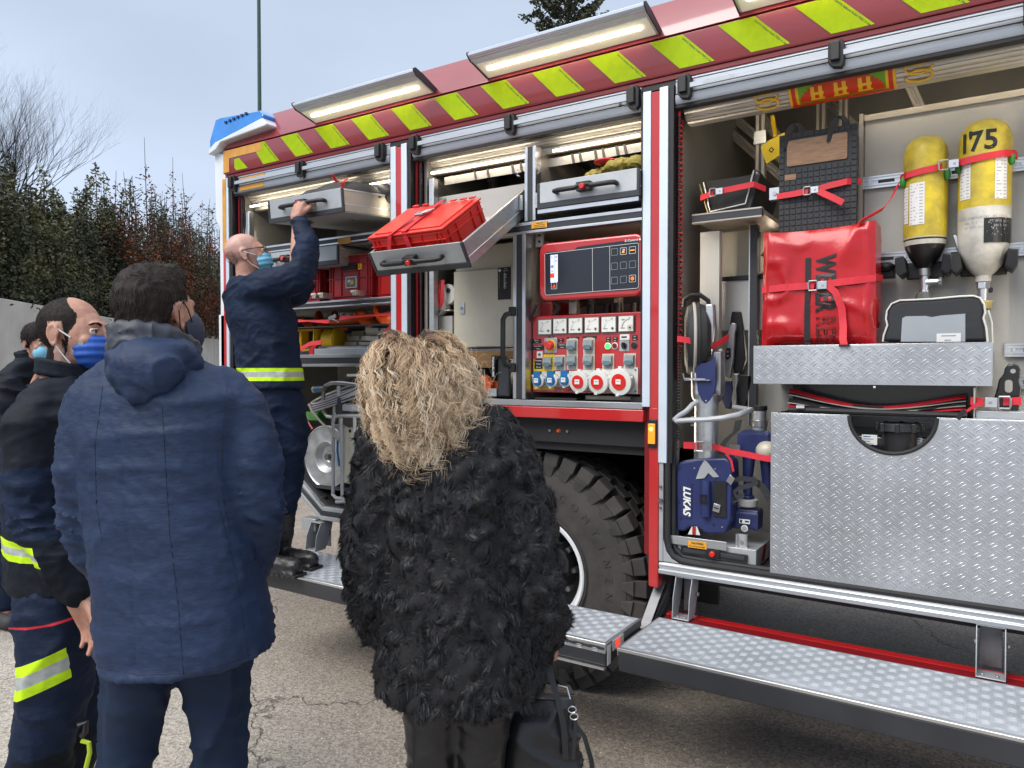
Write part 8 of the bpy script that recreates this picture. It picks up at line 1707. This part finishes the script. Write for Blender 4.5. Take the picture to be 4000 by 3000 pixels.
    cloth(pr, 'jacket', t, ['uniform_blue', 'fluo_cloth', 'silver_cloth'], .010, 6, lambda c, n: folds(c, (5, 5, 8), .012, 31) + folds(c, (14, 14, 22), .005, 2), jr, [(Vector((0, 0, z)), Z_) for z in (z0, z0 + h * .3, z1 - h * .3, z1)])
    # trousers: near leg straight, far leg a little behind
    tp = [('l', [(V(588, 820), .155, .125), (V(592, 880), .160, .130)], br, bf)] + tubechain([V(612, 870, .0), V(622, 950, .0), V(618, 1020, .02), V(612, 1085, .02)], [.120, .110, .092, .082]) + tubechain([V(575, 870, -.04), V(580, 960, -.06), V(578, 1060, -.04), V(572, 1160, -.02), V(568, 1200, -.02)], [.115, .105, .095, .080, .078])
    cloth(tp, 'trousers', t, 'uniform_blue', .010, 6, lambda c, n: folds(c, (5, 5, 7), .013, 41) + folds(c, (14, 14, 20), .005, 2))
    zt = .502
    for x, y, dd, m_ in ((612, 1190, .02, 0), (575, 1215, -.12, 1)):
        f0 = V(x, y, dd); f0 = Vector((f0.x, f0.y, zt + .052)); top = V(x + 4, 1090, dd); fdir = (X_ * .97 + Y_ * .15).normalized()
        o = cloth(tubechain([top, f0 + Z_ * .12, f0 - fdir * .03], [.060, .056, .050]) + [('c', f0, .048, f0 + fdir * .15, .042), ('c', f0 + fdir * .15, .042, f0 + fdir * .19 - Z_ * .004, .038), ('b', f0 + fdir * .07 - Z_ * .040, (.045, .14, .012), frame(fdir))], 'boot', t, 'boot', .008, 4, lambda c, n: folds(c, (30, 30, 40), .004, 2))
        k = MB()
        for i in range(9): q = f0 + fdir * (-.06 + i * .034) - Z_ * .045; k.obox(q, fdir * .012, Vector((-fdir.y, fdir.x, 0)) * .046, Z_ * .007, 'rubber')
        k.build('boot_sole', o, kind='stuff')
person_d()

# ---------------------------------------------------------------- E: woman with curly blonde hair in a black fur coat
def person_e():
    D = 1.80; V = lambda x, y, d=0.0: Cv(x, y, D + d)
    t = thing('person', 'woman with curly blonde hair and black fur coat seen from behind', 'person', floor_pt(V(985, 1550)))
    bf = rotz(FH, -10); br = bf.cross(Z_); HM = frame(rotz(FH, -18), 10, 0); ho = V(905, 838); hs = .95
    body = head_prims(ho, HM, hs) + tubechain([V(930, 950), V(975, 1100), V(985, 1360)], [.06, .10, .09]) + tubechain([V(840, 1000), V(800, 1180), V(838, 1270, .05)], [.045, .038, .026]) + tubechain([V(1110, 1000), V(1165, 1200), V(1185, 1385, .0)], [.045, .038, .024])
    body += hand(V(1178, 1368, .02), frame(RT * .2 - FH * .3, -82), .80, 60, -1, spread=1) + hand(V(838, 1270, .05), frame(bf, -80), .8, 30, 1)
    for x, x2 in ((940, 935), (1035, 1040)): body += tubechain([V(x, 1400), V(x2, 1760), V(x2, 2060)], [.05, .035, .03])
    skin_part(body, 'body', t, voxel=.0055)
    rings = [(V(935, 905), .085, .085), (V(940, 930), .165, .11), (V(955, 985), .190, .140), (V(965, 1080), .165, .150), (V(977, 1200), .163, .155), (V(988, 1350), .185, .165), (V(992, 1440), .198, .165), (V(992, 1492), .198, .162)]
    pr = [('l', rings, br, bf)] + tubechain([V(842, 965), V(826, 1040), V(812, 1160, -.03), V(812, 1260, -.02), V(828, 1335, .04)], [.085, .082, .078, .076, .070]) + tubechain([V(1055, 950), V(1095, 1020), V(1130, 1150, -.03), V(1155, 1270, -.03), V(1168, 1362, .0)], [.085, .082, .078, .074, .062])
    me = organic(pr, .011, 6)
    def clump(c): q = Vector((c.x * 26, c.y * 26, c.z * 21)); return q
    def fd(c, n): 
        q = clump(c); q2 = q + noise.noise_vector(q * .7) * .9
        return .016 * abs(noise.noise(q2)) * 2 - .006 + .010 * noise.noise(c * 6)
    displace(me, fd); paint(me, None, ['fur_base']); coat = link(me, 'fur_coat', t, angle=180)
    def fdir(p, n):
        q = Vector((p.x * 34, p.y * 34, p.z * 27)); v = noise.noise_vector(q) * 3.0 + noise.noise_vector(p * 60) * .6
        return Vector((v.x, v.y, v.z - .75))
    vis = lambda c, n: n.dot(FH) < .45
    strands(me, 115000, .018, fdir, .0006, 'fur', t, 'fur', seg=3, seed=21, jitter=.30, lift=.55, filt=vis)
    strands(me, 9000, .024, fdir, .0012, 'fur', t, 'fur', seg=2, seed=22, jitter=.3, lift=.4, filt=lambda c, n: n.dot(FH) >= .45)
    tp = []
    tp = [('l', [(V(986, 1380), .15, .12), (V(986, 1460), .15, .12)], br, bf)]
    for x, x2 in ((938, 932), (1035, 1040)): tp += tubechain([V(x, 1430), V(x2, 1580), V(x2, 1700), V(x2, 1840), V(x2, 2050)], [.082, .068, .055, .048, .038])
    cloth(tp, 'leggings', t, 'leggings', .008, 5, lambda c, n: folds(c, (8, 8, 22), .006, 6))
    for x in (932, 1040): q = V(x, 2090); q.z = .05; cloth([('c', q - bf * .02, .04, q + bf * .15, .03), ('c', q, .04, q + Z_ * .15, .042)], 'ankle_boot', t, 'leather', .009, 3)
    # ------- hair: dark under-cap and thousands of wavy strands
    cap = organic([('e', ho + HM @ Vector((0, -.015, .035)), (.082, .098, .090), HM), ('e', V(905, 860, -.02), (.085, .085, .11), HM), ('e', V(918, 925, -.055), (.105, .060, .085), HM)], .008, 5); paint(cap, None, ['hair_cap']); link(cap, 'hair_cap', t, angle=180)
    rr = random.Random(77); Vs = []; Fs = []; Cs = []
    def strand(root, nrm, endw, L_, tone, wave, th, ph, side, wl, hand_=.5):
        n = 20; q = root.copy(); pts = [q.copy()]; d = (nrm * .55 + Z_ * (.30 * max(0, nrm.z) - .12)).normalized()
        for i in range(n):
            s = i / n; tgt = (endw - q); tgt = tgt.normalized() if tgt.length > 1e-4 else -Z_
            d = (d * .80 + (tgt * .75 - Z_ * (.25 + .3 * s)) * .27).normalized(); q = q + d * L_ / n; pts.append(q.copy())
        out = []
        for i, p in enumerate(pts):
            s = i / n; t_ = (pts[min(i + 1, n)] - pts[max(i - 1, 0)]).normalized(); e1 = t_.cross(side).normalized(); e2 = t_.cross(e1) * hand_
            am = wave * min(1, s * 2.6) * (.55 + .75 * s); w_ = ph + s * L_ * 6.283 / wl * (1 + .25 * s); out.append(p + e1 * am * math.cos(w_) + e2 * am * math.sin(w_))
        base = len(Vs)
        for i, p in enumerate(out):
            s = i / n; t_ = (out[min(i + 1, n)] - out[max(i - 1, 0)]).normalized(); e1 = t_.cross(FH).normalized(); e2 = e1.cross(t_); r = th * (1 - s ** 4 * .85)
            Vs.extend([p + e1 * r, p - e1 * r, p - e2 * r * .8 if e2.dot(FH) > 0 else p + e2 * r * .8])
        for i in range(n):
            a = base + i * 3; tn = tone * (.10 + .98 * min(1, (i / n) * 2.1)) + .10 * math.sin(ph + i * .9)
            for k in range(3): k2 = (k + 1) % 3; Fs.append((a + k, a + k2, a + 3 + k2, a + 3 + k)); Cs.append(min(1, max(0, tn)))
    clumps = []
    for k in range(640):
        th_ = rr.uniform(-math.pi, math.pi); u = rr.random()
        z_ = .035 + .088 * (-.45 + 1.43 * u); rad = math.sqrt(max(.02, 1 - ((z_ - .035) / .09) ** 2))
        loc = Vector((.078 * rad * math.sin(th_), -.015 - .095 * rad * math.cos(th_), z_)); root = ho + HM @ (loc * hs); nrm = (HM @ Vector((math.sin(th_) * rad, -math.cos(th_) * rad, (z_ - .035) / .09))).normalized()
        if nrm.dot(HM @ Y_) > .80: continue
        sx_ = math.sin(th_); back = max(0, math.cos(th_))
        ex = 930 + 134 * (sx_ * (.80 + .32 * rr.random())) + rr.uniform(-18, 18); ex = ex + (925 - ex) * .35 * back; ey = 928 + 52 * back - 50 * abs(sx_) ** 2.2 + rr.uniform(-85, 40) * (1 if rr.random() < .8 else 1.5) - 6 + (25 if sx_ < -.3 else 0)
        if rr.random() < .34: ey -= (80 * rr.random() + 25) * (1 - .75 * abs(sx_))
        ex -= (ex - 922) * .30 * max(0, (900 - ey) / 100)
        end = V(ex, ey, (-.15 * math.cos(th_) - .02) * .95); L_ = (end - root).length * 1.06 + .01
        clumps.append((root, nrm, end, L_, rr.random() * .35 if rr.random() < .27 else .5 + .5 * rr.random()))
    for root, nrm, end, L_, tone in clumps:
        ns = rr.randint(8, 15); w0 = rr.uniform(.006, .014); ph = rr.uniform(0, 6.28); sd = Vector((rr.uniform(-1, 1), rr.uniform(-1, 1), 0)).normalized(); wl = rr.uniform(.040, .075); hnd = rr.choice((-1, 1)) * rr.uniform(.2, 1)
        for j in range(ns):
            off = Vector((rr.gauss(0, .0024), rr.gauss(0, .0024), rr.gauss(0, .0024))); o2 = Vector((rr.gauss(0, .004), rr.gauss(0, .004), rr.gauss(0, .012)))
            strand(root + off, (nrm + off * 8).normalized(), end + o2, L_ * rr.uniform(.9, 1.06), min(1, max(0, tone + rr.uniform(-.14, .14))), w0 * rr.uniform(.85, 1.15), rr.uniform(.0004, .0009), ph + rr.gauss(0, .26), sd, wl * rr.uniform(.95, 1.05), hnd)
    for k in range(700):
        root, nrm, end, L_, tone = clumps[rr.randrange(len(clumps))]; strand(root, nrm, end + Vector((rr.gauss(0, .03), rr.gauss(0, .03), rr.gauss(.01, .035))), L_ * rr.uniform(.75, 1.12), .6 + .4 * rr.random(), rr.uniform(.010, .022), .00038, rr.uniform(0, 6.28), Vector((rr.uniform(-1, 1), rr.uniform(-1, 1), 0)).normalized(), rr.uniform(.04, .07))
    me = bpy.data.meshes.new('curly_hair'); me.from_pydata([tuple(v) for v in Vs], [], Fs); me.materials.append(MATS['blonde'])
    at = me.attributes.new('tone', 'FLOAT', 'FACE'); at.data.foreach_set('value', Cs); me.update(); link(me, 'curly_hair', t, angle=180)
mat('fur_base', (.006, .006, .008), .8, var=.2, vs=20); mat('fur', (.009, .010, .014), .52, var=.3, vs=30); mat('hair_cap', (.10, .065, .038), .7, var=.35, vs=30)
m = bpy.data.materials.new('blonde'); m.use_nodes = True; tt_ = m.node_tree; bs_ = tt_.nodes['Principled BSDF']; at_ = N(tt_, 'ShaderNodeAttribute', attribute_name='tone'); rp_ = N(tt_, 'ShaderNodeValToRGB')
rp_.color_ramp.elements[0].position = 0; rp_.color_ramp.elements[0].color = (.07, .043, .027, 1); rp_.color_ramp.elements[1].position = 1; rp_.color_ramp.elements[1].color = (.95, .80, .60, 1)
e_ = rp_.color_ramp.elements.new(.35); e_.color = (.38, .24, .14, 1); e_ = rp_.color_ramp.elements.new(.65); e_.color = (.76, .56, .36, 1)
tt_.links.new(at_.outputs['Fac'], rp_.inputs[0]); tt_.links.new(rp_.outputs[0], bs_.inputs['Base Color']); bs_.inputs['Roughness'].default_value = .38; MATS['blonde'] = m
person_e()

# ---------------------------------------------------------------- handbag hanging from her right hand
def handbag():
    D = 1.86; V = lambda x, y, d=0.0: Cv(x, y, D + d)
    t = thing('handbag', 'black leather handbag hanging from the hand of the woman in fur', 'handbag', floor_pt(V(1170, 1600)))
    q = [V(1128, 1505), V(1240, 1490), V(1262, 1560), V(1255, 1668), V(1110, 1690), V(1083, 1640)]
    def fc(p): return p
    me = organic([('l', [(V(1170, 1668, .0), .104, .055), (V(1168, 1610, .0), .102, .055), (V(1172, 1545), .086, .042), (V(1182, 1500), .070, .020)], RT, FH)], .006, 4)
    displace(me, lambda c, n: folds(c, (10, 10, 12), .010, 2)); paint(me, None, ['leather']); link(me, 'pouch', t, angle=60)
    k = MB(); k.strap([V(1184, 1425, -.01), V(1193, 1470, -.03), V(1205, 1510, -.045), V(1218, 1570, -.055), V(1222, 1640, -.06)], [RT * .007] * 5, .0018, 'leather'); k.strap([V(1188, 1425, .02), V(1200, 1462, .02), V(1225, 1480, .02), V(1235, 1500, .0)], [RT * .007] * 4, .0018, 'leather')
    k.tube([V(1182, 1428, -.02), V(1186, 1415, .0), V(1190, 1428, .02)], .006, 8, 'leather'); k.strap([V(1240, 1560, -.02), V(1262, 1590, -.03), V(1277, 1640, -.02), V(1284, 1700, .0)], [RT * .006] * 4, .002, 'leather'); k.strap([V(1238, 1515, -.03), V(1243, 1560, -.04), V(1238, 1640, -.055)], [RT * .004] * 3, .0015, 'leather'); k.build('strap', t)
    k = MB()
    for x, y in ((1236, 1533), (1240, 1548)): k.tube([V(x + 9 * math.cos(a), y + 7 * math.sin(a), -.05) for a in [6.283 * i / 10 for i in range(10)]], .0016, 5, 'alu_bright', closed=True)
    k.tube([V(1205, 1480, -.03), V(1225, 1485, -.035), V(1232, 1510, -.04)], .0018, 6, 'alu_bright'); k.build('ring', t)
handbag()
